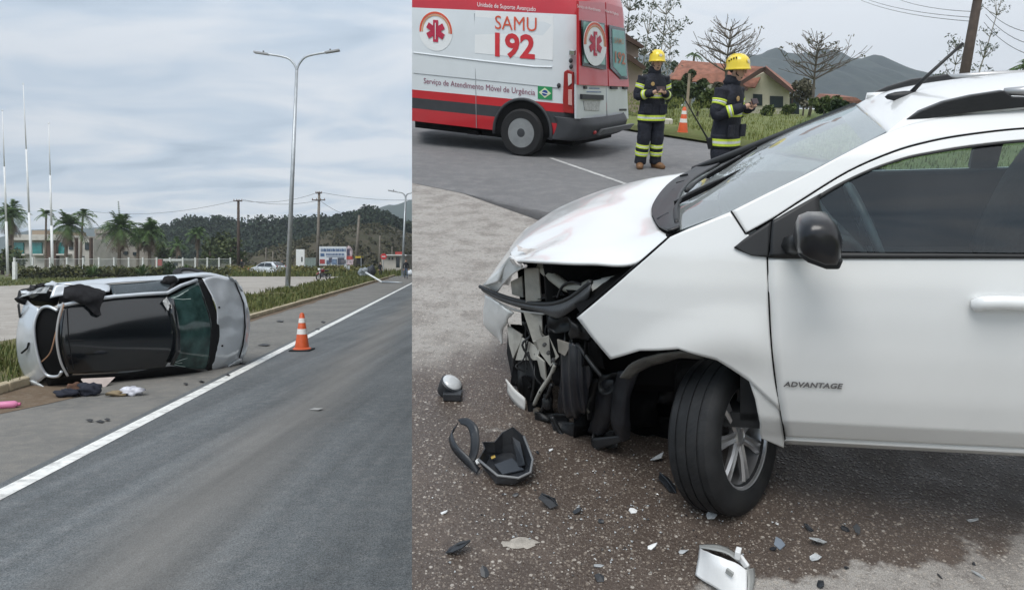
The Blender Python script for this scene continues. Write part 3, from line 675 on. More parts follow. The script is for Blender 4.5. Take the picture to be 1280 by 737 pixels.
palm('large yellow-green palm with a tall spear of new fronds', 149, 268, 88, 2.3, 46, 34, spike=True)
palm('dark bushy palm with hanging skirt next to the spear palm', 187, 275, 90, 2.1, 46, 34)
palm('small skirted palm squeezed between two bushy palms', 172, 284, 96, 1.5, 24, 20)
palm('palm with light crown standing before the wood', 247, 281, 100, 1.6, 20, 8, r=.12)
palm('low palm at the wood edge', 221, 296, 110, 1.5, 18, 6, r=.12)
# hedge and fence
hedge_m = leafmat('hedge_leaves', (.045, .06, .02), (.14, .14, .055))
def leafbox(mb, c, r, n, ls, flat=.6):
    for _ in range(n):
        while True:
            q = V((ru(-1, 1), ru(-1, 1), ru(-1, 1)))
            if q.length <= 1: break
        q = q * (q.length ** -.35 if q.length > .01 else 1); p = c + V((q.x * r.x, q.y * r.y, q.z * r.z))
        a = V((ru(-1, 1), ru(-1, 1), ru(-1, 1))).normalized(); b = a.cross(V((ru(-1, 1), ru(-1, 1), ru(-1, 1)))).normalized(); l = ls * ru(.6, 1.3)
        mb.add([p - a * l, p + b * l * flat, p + a * l, p - b * l * flat], [(0, 1, 2, 3)])
def lpt(x, D): return V((atD(x, 340, D).x, D, 0))
ha, hb = lpt(21, 66), lpt(283, 78)
t = thing('hedge', 'low rough hedge running in front of the white-post fence', 'hedge', T(ha)); mb = MB(); st = MB()
for i in range(150):
    p = ha.lerp(hb, i / 149) - ha; hh = .62 * ru(.75, 1.15) * (1 - .25 * i / 149); leafbox(mb, p + V((0, ru(-.3, .3), hh)), V((.45, .6, hh)), 34, .16)
    if i % 6 == 0: sm = MB(); sm.tube([p, p + V((0, 0, hh))], .03, 5); sm.build('stem', trunk_m, t)
mb.build('foliage', hedge_m, t)
for i, (x, yt, nm) in enumerate(((70, 324, 'spiky low plant in the hedge before the thin flagpole'), (116, 325, 'spiky low plant in the hedge left of the spear palm'), (146, 327, 'spiky plant at the foot of the spear palm'), (178, 326, 'spiky plant at the foot of the dark palm'), (255, 330, 'spiky plant before the right end of the fence'), (233, 326, 'rounded low plant next to the dark bush'))):
    b = lpt(x, 68 + i); t = thing('shrub', nm, 'shrub', T(b), 'plants along the fence'); mb = MB(); hh = atD(x, yt, b.y).z
    for k in range(60): a = ru(0, 6.28); e = ru(.2, 1.4); L = hh * ru(.6, 1); d = V((math.cos(a) * math.cos(e), math.sin(a) * math.cos(e), math.sin(e))); s = V((-math.sin(a), math.cos(a), 0)) * .06; p0 = V((0, 0, .15)); m1 = p0 + d * L * .6; mb.add([p0 - s, p0 + s, m1 + s, m1 - s], [(0, 1, 2, 3)]); mb.add([m1 - s, m1 + s, p0 + d * L + V((0, 0, -.15 * L))], [(0, 1, 2)])
    mb.build('leaves', palm_g if i % 2 else hedge_m, t); mb = MB(); mb.tube([V(), V((0, 0, .4))], .08, 6); mb.build('stem', trunk_m, t)
b = lpt(211, 74); t = thing('shrub', 'rounded dark green bush in front of the fence', 'shrub', T(b), 'plants along the fence'); mb = MB(); leafbox(mb, V((0, 0, .75)), V((.65, .65, .8)), 500, .12); mb.build('leaves', leafmat('dark_bush', (.015, .035, .015), (.05, .085, .03)), t); mb = MB(); mb.tube([V(), V((0, 0, .4))], .06, 6); mb.build('stem', trunk_m, t)
fa, fb = lpt(18, 70), lpt(288, 90); t = thing('fence', 'pale mesh fence with white posts along the far side of the lawn', 'fence', T(fa))
pm = M('fence_post_white', (.7, .72, .7), .6, var=.12, scale=4); n = 15; post = None
for i in range(n + 1):
    p = fa.lerp(fb, i / n) - fa
    if post is None: mb = MB(); mb.box((0, 0, .95), (.14, .14, 1.95)); mb.box((0, 0, 1.94), (.17, .17, .05)); post = mb.build('fence_post', pm, t); o = post
    else: o = post.copy(); COL.objects.link(o)
    o.location = p; o.rotation_euler = (0, 0, ru(-.05, .05))
    if i < n:
        q = fa.lerp(fb, (i + 1) / n) - fa
        for z in (.35, 1.8): mb = MB(); mb.bar(p + V((0, 0, z)), q + V((0, 0, z)), .035, .05); mb.build('rail', pm, t)
        mb = MB(); L = (q - p)
        for k in range(1, 13): a = p + L * (k / 13); mb.tube([a + V((0, 0, .2)), a + V((0, 0, 1.8))], .010, 4)
        mb.build('wire_mesh', M('mesh_wire', (.5, .56, .54), .5, metal=.3), t)
mb = MB(); b = lpt(18.5, 64); tag(mb.box((b.x, b.y, .75), (.28, .28, 1.6)).build('gate_post', pm, bevel=.02), 'thick white gate post at the left end of the hedge', 'post')
# buildings behind the palms
wall_w = M('wall_render', (.50, .48, .44), .85, var=.12, scale=1.2, dirt=.35, dcol=(.28, .26, .22)); wall_g = M('wall_concrete', (.27, .25, .22), .9, var=.18, scale=1.0, dirt=.4); teal = M('teal_glass', (.02, .20, .19), .12, var=.3, scale=1.5, spec=.8)
tealr = M('teal_rail', (.06, .27, .25), .2, var=.2, scale=1); browncol = M('brown_cladding', (.085, .05, .035), .7, var=.2, scale=2); wframe = M('window_frame', (.65, .66, .65), .5); wdark = M('window_dark', (.02, .03, .035), .1, var=.4, scale=2)
D = 112; k = D / 900
def bx(x0, y0, x1, y1, Df, Db):           # box from a pixel rectangle at front distance Df, back Db
    a = atD(x0, y1, Df); b = atD(x1, y0, Df); return V(((a.x + b.x) / 2, (Df + Db) / 2, (max(a.z, -.03 if y1 > 330 else a.z) + b.z) / 2)), V((b.x - a.x, Db - Df, b.z - max(a.z, -.03 if y1 > 330 else a.z)))
def pb(name, mat, par, *a, bevel=0):
    c, s = bx(*a); mb = MB(); mb.box(c, s); return mb.build(name, mat, par, bevel=bevel, world=True)
t = thing('apartment_building', 'pale two-storey building with teal glass balconies behind the flagpoles', 'building', T(V((atD(45, 340, 112).x, 112, -.03)))); bpy.context.view_layer.update()
pb('wall', wall_w, t, 12, 299, 117, 345, 112, 122); r_ = pb('roof_slab', wall_w, t, 8, 293, 70, 300, 110.8, 122); pb('parapet', M('parapet_tan', (.34, .27, .2), .85), t, 40, 288, 58, 293, 111.5, 121)
pb('brown_column', browncol, t, 56, 294, 70, 334, 111.2, 112.5)
for (x0, x1) in ((16, 29), (38, 52), (71, 82)):
    o = pb('window', teal, t, x0, 303, x1, 318, 111.75, 112.2); pb('frame', wframe, o, (x0 + x1) / 2 - .4, 303, (x0 + x1) / 2 + .4, 318, 111.7, 112.0); pb('frame', wframe, o, x0 - 1, 301.5, x1 + 1, 303, 111.7, 112.0)
    o = pb('balcony', wall_w, t, x0 - 1, 317, x1 + 2, 319, 110.9, 112); pb('glass_rail', tealr, o, x0, 311, x1 + 1.5, 317, 110.9, 110.96)
    pb('handrail', wframe, o, x0 - .5, 310.4, x1 + 2, 311.2, 110.85, 111.0)
for (x0, x1, y0, y1) in ((86, 91, 303, 312), (106, 111, 303, 312), (22, 30, 324, 334), (100, 105, 320, 326)): o = pb('window', wdark, t, x0, y0, x1, y1, 111.85, 112.2); pb('frame', wframe, o, x0 - .6, y1, x1 + .6, y1 + 1, 111.8, 112)
for x in (93, 111.5): pb('pillar', browncol, t, x, 297, x + 1.8, 334, 111.0, 111.6)
t = thing('concrete_building', 'bare concrete building partly hidden by the spear palm', 'building', T(V((atD(140, 340, 118).x, 118, -.03)))); bpy.context.view_layer.update()
pb('wall', wall_g, t, 119, 291, 137, 345, 118, 127); pb('parapet', wall_g, t, 118, 286, 136, 291.5, 117.6, 127); pb('wing_wall', wall_g, t, 137, 308, 186, 345, 118.6, 127); pb('pillar', browncol, t, 127, 301, 128.6, 330, 117.6, 118)
for (x0, x1, y0, y1) in ((154, 159, 314, 318), (140, 143, 313, 317), (135, 137.5, 312, 320), (166, 171, 315, 319)): pb('window', wdark, t, x0, y0, x1, y1, 118.3, 118.8)
# little roofs right of the palms
t = thing('guard_house', 'low pale guard house with flat roof behind the fence', 'building', T(V((atD(222, 340, 104).x, 104, -.03)))); bpy.context.view_layer.update()
pb('wall', wall_w, t, 206, 326, 227, 345, 104, 108); pb('roof', wframe, t, 204, 323.5, 228, 326, 103.6, 108.4); pb('window', wdark, t, 217, 328, 222, 332, 103.9, 104.1); pb('red_panel', M('red_panel', (.35, .06, .05), .7), t, 194, 324, 202, 332, 104, 104.2)
# wood, bare hill, far mountains
hill_m = ground_mat('bare_hill', (.075, .062, .036), (.055, .058, .028), (.09, .07, .048), .03, .25, .6, .95, 1.5)
def ridge(name, prof, D, depth, mat, base=-.5, jag=0., n=6, seed=0):
    P_ = crom([V((x, y, 0)) for x, y in prof], n); rows = []
    for f, hs in ((0, 0), (.12, .22), (.3, .55), (.5, .82), (.75, 1.0), (1.0, .93)):
        r = []
        for i, q in enumerate(P_):
            Dk = D + depth * f; z = max(0, CAMH + (PY0 - q.y) / 900 * (D + depth * .75)); zz_ = base + (z - base) * hs
            if 0 < hs: zz_ += jag * noise.noise(V((i * .35 + seed, f * 7, seed))) * (hs if hs < 1 else .8)
            r.append(V(((q.x - PX0) / 900 * (D + depth * .75), Dk, zz_)))
        rows.append(r)
    mb = MB(); mb.grid(rows); return struct(mb.build(name, mat, smooth=True))
ridge('bare_hill', [(345, 330), (370, 322), (400, 309), (425, 295), (450, 285), (470, 281), (492, 285), (515, 297), (540, 320)], 150, 110, hill_m, jag=1.2)
sb_ = MB(); HP_ = crom([V((x, y, 0)) for x, y in [(345, 330), (370, 322), (400, 309), (425, 295), (450, 285), (470, 281), (492, 285), (515, 297), (540, 320)]], 12)
for i in range(700):
    q = random.choice(HP_); f = ru(.04, .74); hs = 0
    for (f0, h0), (f1, h1) in zip(((0, 0), (.12, .22), (.3, .55), (.5, .82), (.75, 1.0)), ((.12, .22), (.3, .55), (.5, .82), (.75, 1.0), (1, .93))):
        if f0 <= f <= f1: hs = h0 + (h1 - h0) * (f - f0) / (f1 - f0)
    zt_ = max(0, CAMH + (PY0 - q.y) / 900 * 232.5); leafbox(sb_, V(((q.x + ru(-3, 3) - PX0) / 900 * 232.5, 150 + 110 * f, -.5 + (zt_ + .5) * hs + .3)), V((1.1, 1.1, .6)) * ru(.5, 1.3), 16, .4)
tag(sb_.build('hill_scrub', leafmat('scrub_leaves', (.035, .042, .02), (.11, .10, .055), .8)), 'low scrub scattered over the bare hill', 'scrub', kind='stuff')
wood_m = leafmat('wood_leaves', (.012, .026, .018), (.045, .065, .034), .8)
prof = [(188, 293), (200, 285), (222, 278), (236, 272), (252, 275), (275, 274), (300, 277), (330, 274), (360, 275), (392, 272), (425, 272), (445, 266), (462, 262), (478, 266), (495, 274), (512, 285), (530, 292)]
ridge('wooded_hill', [(170, 320), (190, 306), (220, 296), (260, 290), (300, 292), (340, 290), (400, 287), (440, 280), (470, 274), (495, 285), (520, 297), (545, 315)], 250, 60, M('wood_floor', (.02, .03, .018), .95, var=.3, scale=.2), base=-2)
def ptop(x):
    for (a, b), (c, d) in zip(prof, prof[1:]):
        if a <= x <= c: return b + (d - b) * (x - a) / (c - a)
    return 292
mb = MB(); tk = MB()
for i in range(560):
    x = ru(188, 528); yt = ptop(x); f = rnd() ** .7; Dd = 285 - 75 * f; yb = 334
    if x > 400: lo = 300 - .12 * (x - 400); lo = min(lo, ptop(x) + (24 if x < 440 else 14))
    else: lo = 322
    y = yt + 4 + (lo - yt) * (f if i > 90 else rnd() * .08); Dd = 285 - 75 * min(1, (y - yt) / 60)
    c = atD(x, y, Dd); rr = ru(2.2, 4.0)
    for _ in range(ruI if False else 3): leafbox(mb, c + V((ru(-1, 1) * rr * .6, ru(-1, 1) * rr * .6, ru(-.5, .5) * rr)), V((rr * .7, rr * .7, rr * ru(.5, .75))), 46, .62)
    if f < .2: tk.tube([c - V((0, 0, 7)), c], [.25, .12], 5)
o = mb.build('wood', wood_m); tag(o, 'dark wood covering the hill behind the lot', 'wood', kind='stuff'); tk.build('trunks', wood, o)
mt = M('far_mountain', (.035, .06, .045), .95, var=.25, scale=.006)
ridge('far_mountain', [(60, 300), (90, 288), (115, 283), (140, 285), (165, 287), (200, 291), (240, 298), (300, 310)], 1100, 500, mt, jag=10, seed=3)
ridge('far_mountain', [(440, 300), (462, 272), (478, 261), (495, 255), (515, 250), (545, 246), (600, 262)], 1000, 500, mt, jag=9, seed=8)
# nearer separate trees between the lot and the wood
def bush_tree(label, x, ytop, D, rx, mat, name='tree', group='trees before the wood', clumps=9, per=90, ls=.28):
    b = lpt(x, D); t = thing(name, label, 'tree', T(b), group); h = atD(x, ytop, D).z; mb = MB(); tr = MB(); tr.tube([V(), V((.1, 0, h * .5)), V((0, 0, h * .75))], [.2, .14, .07], 7)
    for i in range(clumps):
        a = ru(0, 6.28); q = V((math.cos(a) * rx * ru(.1, .75), math.sin(a) * rx * .7, h * ru(.35, .88))); rr = rx * ru(.35, .55); leafbox(mb, q, V((rr, rr, rr * .75)), per, ls); tr.tube([V((0, 0, h * .4)), q], [.06, .02], 5)
    mb.build('crown', mat, t); tr.build('trunk', wood, t); return t
ga = leafmat('tree_green', (.03, .05, .018), (.09, .11, .04))
for x, yt, D, rx, lb in ((272, 291, 105, 2.6, 'mid green tree left of the dark pole'), (288, 296, 100, 2.2, 'broad green tree touching the dark pole'), (262, 305, 98, 1.5, 'small green tree before the palm with light crown'), (205, 300, 112, 1.8, 'small dark tree beside the dark bushy palm'), (3, 312, 84, 2.0, 'dark bushy tree at the foot of the leftmost palm')): bush_tree(lb, x, yt, D, rx, ga)
# tall weeds behind the lot
mb = MB(); wf = MB()
for i in range(420): x = ru(286, 470); Dd = ru(80, 96); c = lpt(x, Dd); leafbox(mb, c + V((0, 0, ru(.2, .5))), V((.7, .5, ru(.4, .8))), 22, .14)
tag(mb.build('weeds', leafmat('weed_leaves', (.07, .09, .025), (.20, .17, .05))), 'tall weeds behind the gravel lot', 'weeds', kind='stuff')
# billboard
t = thing('billboard', 'white billboard with blue lettering and machine pictures', 'billboard', T(lpt(419, 90))); bpy.context.view_layer.update()
pb('board', M('board_white', (.60, .64, .68), .5, var=.06), t, 399, 308, 433, 331.5, 90, 90.12)
for x in (402, 416, 430): pb('leg', wood, t, x, 331, x + 1, 341, 90.02, 90.12)
blue = M('board_blue', (.06, .12, .24), .5)
pb('blue_disc', blue, t, 400.5, 316.5, 405.5, 320.3, 89.97, 90)
pb('red_emblem', M('board_red', (.35, .05, .05), .5), t, 399.6, 324, 406, 329.5, 89.97, 90)

for i in range(17): pb('lettering_mark', blue, t, 401 + i * 1.85, 310.6 + .3 * (i % 2), 402.1 + i * 1.85 + .25 * (i % 3), 314.2, 89.96, 90)

for i in range(13): pb('lettering_mark', blue, t, 407.5 + i * 1.8, 316.4, 408.5 + i * 1.8 + .2 * (i % 2), 319.2, 89.96, 90)
pb('lettering_mark', blue, t, 408, 320.3, 431, 320.9, 89.96, 90)
for i, (x0, x1, y0, y1, c) in enumerate(((408, 413, 325, 330, (.10, .14, .22)), (411, 415, 322, 328, (.05, .05, .08)), (414.5, 421, 323.5, 330, (.14, .2, .3)), (422, 430, 322, 330.5, (.05, .06, .09)), (426, 432, 324.5, 329, (.12, .12, .14)))): pb('machine_picture', M('machine%d' % i, c, .6, var=.6, scale=2.5), t, x0, y0, x1, y1, 89.94 - .004 * i, 90)
mb = MB(); pts = [(433, 331), (433, 310), (435, 307), (438, 308), (441, 313), (440, 320), (442, 325), (441, 331)]; mb.prism([atD(x, y, 90) for x, y in pts], (0, .1, 0)); mb.build('cutout_figure', M('cutout_red', (.42, .34, .36), .6, var=.8, scale=2.2), t, world=True)
pb('cutout_dark', M('cut_dark', (.06, .05, .09), .6, var=.6, scale=3), t, 433.5, 311, 437, 319, 89.95, 90)
pb('cutout_red', M('cut_red', (.4, .06, .05), .6, var=.4, scale=3), t, 433, 320, 441, 324, 89.95, 90)
t = thing('notice_board', 'small white notice on a post below the billboard', 'sign', T(lpt(433, 84))); bpy.context.view_layer.update()
pb('board', M('board_white', (1, 1, 1)), t, 430, 332, 437, 337, 84, 84.06); pb('post', white_m, t, 434, 336.5, 434.8, 343, 84.0, 84.06)
t = thing('panel_sign', 'tall blank white sign panel left of the billboard', 'sign', T(lpt(375, 88))); bpy.context.view_layer.update()
pb('board', M('panel_white', (.72, .74, .73), .6, var=.05), t, 370, 311.5, 380.5, 332.5, 88, 88.25); pb('leg', wood, t, 371.5, 332, 372.5, 343, 88.05, 88.2); pb('leg', wood, t, 378.5, 332, 379.5, 343, 88.05, 88.2)
pb('dark_mark', M('mark', (.06, .07, .07), .6), t, 376.4, 321, 378.2, 327, 87.97, 88)
t = thing('site_wall', 'grey-green wall between the sign panel and the billboard', 'wall', T(lpt(389, 93))); bpy.context.view_layer.update()
for i in range(5): pb('wall_panel', M('site_green', (.22, .27, .25), .8, var=.12, scale=.8), t, 380.5 + i * 3.7, 322, 384 + i * 3.7, 345, 93 + .02 * (i % 2), 93.12)
# stop sign, kiosk, red shop sign
t = thing('road_sign', 'round red no-entry sign on a grey post', 'sign', T(lpt(479, 80))); bpy.context.view_layer.update()
mb = MB(); mb.lathe([(.34, 0), (.34, .03), (0, .03)], n=20, axis='Y'); c = atD(479.5, 320.5, 80); mb.v = [q + c for q in mb.v]; mb.build('disc', M('sign_red', (.50, .035, .04), .45), t, world=True)
mb = MB(); mb.box(c + V((0, -.02, 0)), (.42, .02, .09)); mb.build('bar', white_m, t, world=True); mb = MB(); mb.tube([V((0, .06, 0)), V((0, .06, c.z + .3))], .04, 8); mb.build('post', galv, t)
t = thing('kiosk', 'small white kiosk with dark openings and a red sign', 'kiosk', T(lpt(489, 96))); bpy.context.view_layer.update()
pb('wall', wall_w, t, 477, 319, 506, 342, 96, 101); pb('roof', wframe, t, 476, 318, 508, 319.4, 95.4, 101.4); pb('door', wdark, t, 495, 321, 499.5, 334, 95.95, 96.1)
for x in (485.5, 489.5): pb('window', wdark, t, x, 321.5, x + 2, 324.5, 95.94, 96.1)
pb('red_sign', M('shop_red', (.42, .06, .05), .5), t, 494, 314.5, 505, 318, 95.6, 95.7)
t = thing('parasol', 'yellow and black canopy beside the bare concrete pole', 'canopy', T(lpt(449, 82))); bpy.context.view_layer.update()
pb('roof', M('canopy_yellow', (.5, .38, .05), .6), t, 444, 320, 451, 322.5, 82, 83.2); pb('drape', M('canopy_black', (.015, .015, .018), .8, var=.4, scale=3), t, 446, 322.5, 452, 330, 82.1, 83); pb('pole', galv, t, 451, 322, 451.6, 344, 82, 82.1)
# fallen white pole lying across the kerb
t = thing('fallen_pole', 'broken white lamp pole lying across the kerb', 'pole', T(gA(477, 353.5))); bpy.context.view_layer.update()
a = gA(477.5, 354) + V((0, 0, .1)); b = atD(457.5, 340.8, a.y + 3) ; mb = MB(); mb.tube([a, b], [.06, .08], 10); mb.build('shaft', white_m, t, smooth=True, world=True)
mb = MB(); mb.tube([a, gA(503, 354.5) + V((0, 0, .08))], [.07, .05], 8); mb.build('arm', galv, t, smooth=True, world=True)
# plastic sheet bundle behind it
t = thing('cargo_bundle', 'heap of dark and silver bundles behind the fallen pole', 'bundle', T(lpt(456, 70))); mb = MB(); mb.blob((0, 0, .5), (.6, .5, .5), 14, 9, .7, 2); mb.build('silver_bag', M('bag_silver', (.22, .25, .27), .5, var=.6, scale=4), t, smooth=True); mb = MB(); mb.blob((.6, .1, .6), (.45, .45, .55), 12, 8, .4, 5); mb.build('dark_bag', M('bag_dark', (.03, .035, .045), .6), t, smooth=True)
t = thing('white_bag', 'white sack on the kerb beside the walking man', 'bag', T(gA(513, 343.5, .1))); mb = MB(); mb.blob((0, 0, .22), (.4, .3, .3), 12, 8, .3, 4); mb.build('sack', M('sack', (.68, .72, .76), .6, var=.1), t, smooth=True); mb = MB(); mb.blob((0, 0, .52), (.08, .07, .08), 8, 5, .3, 4); mb.build('tied_neck', M('sack', (1, 1, 1)), t, smooth=True)
# motorcycle on the lot
def motorcycle(label, mat4):
    t = thing('motorcycle', label, 'motorcycle', mat4); blk = M('moto_black', (.015, .015, .018), .4); red = M('moto_red', (.22, .02, .03), .35, coat=.4); chrome = M('chrome', (.6, .6, .6), .2, metal=1)
    for y in (-.62, .62):
        mb = MB(); n = 24; rows = []
        for i in range(n + 1):
            a = 2 * math.pi * i / n; r_ = []
            for j in range(9): b = 2 * math.pi * j / 8; r_.append(V((math.cos(b) * .05, math.cos(a) * (.27 + math.sin(b) * .05) + y, .32 + math.sin(a) * (.27 + math.sin(b) * .05))))
            rows.append(r_)
        mb.grid(rows); w_ = mb.build('wheel', dark, t, smooth=True); mb = MB()
        for i in range(8): a = i * math.pi / 4; mb.tube([V((0, y, .32)), V((0, y + math.cos(a) * .25, .32 + math.sin(a) * .25))], .012, 5)
        mb.lathe([(.05, -.06), (.05, .06)], c=(0, y, .32), axis='X', n=10); mb.build('rim', chrome, w_)
    mb = MB(); mb.tube([V((0, -.62, .32)), V((0, -.42, .95))], .035, 8); mb.tube([V((.07, -.62, .32)), V((.07, -.42, .95))], .025, 6); mb.build('fork', chrome, t, smooth=True)
    mb = MB(); mb.tube([V((-.36, -.3, 1.08)), V((-.15, -.4, 1.0)), V((.15, -.4, 1.0)), V((.36, -.3, 1.08))], .018, 6); hb_ = mb.build('handlebar', chrome, t, smooth=True)
    for s in (-1, 1): mb = MB(); mb.tube([V((s * .25, -.36, 1.05)), V((s * .3, -.38, 1.22))], .008, 5); mb.blob((s * .3, -.38, 1.25), (.06, .02, .045), 8, 5, 0); mb.build('mirror', blk, hb_)
    mb = MB(); mb.blob((0, -.1, .82), (.15, .28, .15), 12, 8, .05); mb.build('tank', red, t, smooth=True)
    mb = MB(); mb.blob((0, .38, .82), (.13, .38, .07), 12, 6, .03); mb.build('seat', blk, t, smooth=True)
    mb = MB(); mb.box((0, 0, .45), (.26, .4, .34)); mb.lathe([(.1, -.17), (.12, -.1), (.12, .1), (.1, .17)], c=(0, .05, .42), axis='X', n=12); mb.build('engine', M('engine_grey', (.12, .12, .125), .5, metal=.5), t, bevel=.03)
    mb = MB(); mb.tube([V((0, -.42, .95)), V((0, .0, .65)), V((0, .62, .32))], .03, 7); mb.tube([V((0, -.2, .75)), V((0, .75, .78))], .03, 7); mb.build('frame', blk, t)
    mb = MB(); mb.tube([V((.14, -.1, .35)), V((.16, .3, .3)), V((.17, .8, .42))], [.03, .045, .06], 8); mb.build('exhaust', chrome, t, smooth=True)
    mb = MB(); mb.lathe([(.0, -.1), (.1, -.08), (.11, .02), (.06, .1)], c=(0, -.5, .95), axis='Y', n=14); mb.build('headlamp', M('lamp_glass', (.7, .72, .72), .15), t, smooth=True)
    mb = MB(); mb.tube([V((0, -.3, .66)), V((0, -.62, .66)), V((0, -.85, .52))], [.06, .065, .05], 8); mb.build('mudguard', red, t, smooth=True)
    mb = MB(); mb.tube([V((-.12, .2, .32)), V((-.28, .22, 0.0))], .012, 5); mb.build('side_stand', chrome, t)
    return t
motorcycle('dark motorcycle parked on the gravel lot before the billboard', T(gA(404, 350.5)) @ RZ(-.35))
# bystanders
person('distant man in dark clothes beside the dark utility pole', T(lpt(302, 84)) @ RZ(.3), top=(.012, .012, .015), legs=(.014, .014, .016))
person('man in black jacket and jeans walking along the road shoulder', T(gA(507.5, 348.3)) @ RZ(.2), pose=dict(ankL=(.1, -.14, .09), toeL=(.12, -.3, .05), kneeL=(.1, -.12, .5), ankR=(-.1, .22, .11), toeR=(-.12, .06, .05), kneeR=(-.1, .03, .5)), top=(.012, .013, .02), legs=(.07, .10, .16))
person('person in dark clothes sitting low near the round red sign', T(lpt(475.5, 74)) @ RZ(.4), top=(.015, .016, .025), legs=(.02, .02, .03), s=.82, hair=(.45, .42, .4))
person('bystander in dark top standing behind the white hatchback', T(lpt(353, 83)) @ RZ(-.6), top=(.014, .012, .014), legs=(.02, .02, .025), s=.93)
# traffic cones
def cone(label, mat4, h=.72, scale=1.0):
    t = thing('traffic_cone', label, 'traffic cone', mat4 @ Matrix.Scale(scale, 4), 'traffic cones'); orange = M('cone_orange', (.62, .10, .025), .5, var=.12, scale=9, dirt=.25, dcol=(.2, .08, .05)); wh = M('cone_white', (.78, .77, .74), .5, var=.06, scale=9)
    rr = lambda z: .145 - .105 * z / h
    mb = MB(); mb.box((0, 0, .018), (.40, .40, .036)); mb.build('base', dark, t, bevel=.012)
    mb = MB(); mb.lathe([(rr(0) + .035, .036), (rr(0) + .03, .05), (rr(.05), .07), (rr(h * .97), h * .97), (.02, h), (.0, h)], n=24); b = mb.build('body', orange, t, smooth=True, autosmooth=40)
    for a, e in ((.44, .58), (.74, .86)): mb = MB(); mb.lathe([(rr(h * a) + .003, h * a), (rr(h * e) + .003, h * e)], n=24); mb.f = mb.f[:-2]; mb.m = mb.m[:-2]; mb.build('white_band', wh, b, smooth=True)
    return t
cone('orange cone with two white bands on the road shoulder line', T(gA(377.5, 438)), .76)
cone('tiny distant traffic cone left of the white hatchback', T(lpt(310.5, 82)), .75)
# ================================================================== overturned hatchback
cO = gA(45, 490); cR = gA(300, 464); cx = (cR - cO).normalized(); cz = V((0, 0, 1)); cy = cz.cross(cx)
MCA = Matrix(((cx.x, cy.x, 0, cO.x), (cx.y, cy.y, 0, cO.y), (cx.z, cy.z, 1, cO.z), (0, 0, 0, 1))); MCI = MCA.inverted()
def ca(x, y, k):
    r = ray(x, y); t = (cy.dot(cO - CAM) + k) / cy.dot(r); return MCI @ (CAM + r * t)
def rows(*rs): return [[ca(*p) for p in r] for r in rs]
def dent(amp, sc, seed): return lambda p: p + V((0, 1, 0)) * (amp * noise.noise(p * sc + V((seed, 0, 0))))
silver = M('silver_paint', (.58, .62, .66), .28, metal=.35, var=.05, scale=3, coat=.5, dirt=.3, dcol=(.24, .24, .23))
blackroof = M('black_roof', (.006, .008, .010), .14, var=.25, scale=2, coat=.6, spec=.6)
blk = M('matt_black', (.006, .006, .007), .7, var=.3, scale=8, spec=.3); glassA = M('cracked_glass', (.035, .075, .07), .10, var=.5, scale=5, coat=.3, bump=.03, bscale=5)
wreck = thing('car', 'silver hatchback with black roof lying on its side against the kerb', 'car', MCA)
mb = MB(); mb.patch(rows([(85, 467, .09), (120, 466, .07), (165, 463, .07), (206, 459, .09)], [(78, 440, .02), (120, 440, 0), (165, 438, 0), (218, 437, .0)], [(75, 415, .02), (120, 411, 0), (165, 407, 0), (220, 405, .0)], [(76, 384, .10), (120, 376, .08), (165, 371, .08), (209, 369, .10)]), 5, 5)
roofA = mb.build('roof', blackroof, wreck, smooth=True, solid=.02)
for (a, b) in (((84, 372, .07), (86, 466, .05)),): mb = MB(); mb.tube([ca(84, 382, .05), ca(86, 425, -.012), ca(92, 462, .04)], .006, 5); mb.build('roof_seam', blk, roofA)
mb = MB(); mb.tube([ca(86, 425, -.01), ca(104, 425, -.02)], .008, 5); mb.build('roof_mark', blk, roofA)
mb = MB(); mb.patch(rows([(213, 456, .10), (238, 460, .25), (258, 461, .42)], [(219, 437, .02), (242, 439, .17), (263, 440, .35)], [(221, 405, .02), (243, 402, .17), (264, 400, .35)], [(211, 371, .10), (231, 361, .26), (248, 352, .44)]), 6, 6, fn=dent(.006, 6, 2))
wsA = mb.build('windscreen', glassA, wreck, smooth=True, solid=.006)
ck = M('glass_cracks', (.45, .55, .52), .4)
mb = MB()
for i in range(6):
    a = ca(*((212, 374, .07) if i < 3 else (214, 454, .07))); b = ca(ru(228, 252), ru(358, 385) if i < 3 else ru(440, 459), .2); mb2 = MB(); mb2.tube([a.lerp(b, f) + V((0, -.035, ru(-.015, .015))) for f in (0, .3, .6, 1)], .004, 4); mb2.build('crack', ck, wsA)
mb = MB(); mb.tube([ca(213, 373, .02), ca(217, 392, -.02), ca(222, 415, -.02), ca(221, 438, -.02), ca(215, 455, .04)], [.03, .045, .05, .045, .03], 8); mb.v = [q + V((noise.noise(q * 14), noise.noise(q * 14 + V((5, 0, 0))), noise.noise(q * 14 + V((9, 0, 0))))) * .03 for q in mb.v]; mb.build('crumpled_roof_edge', blackroof, wreck, smooth=True)
mb = MB(); mb.patch(rows([(208, 371, .03), (213, 380, -.03)], [(203, 377, .0), (210, 388, -.02)]), 4, 4, fn=dent(.06, 30, 1)); mb.build('torn_lining', M('torn_grey', (.45, .46, .46), .6, var=.4, scale=20), wreck, solid=.004)
mb = MB(); mb.patch(rows([(257, 461, .40), (264, 465, .50)], [(262, 438, .33), (273, 437, .45)], [(262, 400, .33), (273, 400, .45)], [(245, 351, .42), (257, 348, .54)]), 3, 6); mb.build('cowl', blk, wreck, smooth=True, solid=.02)
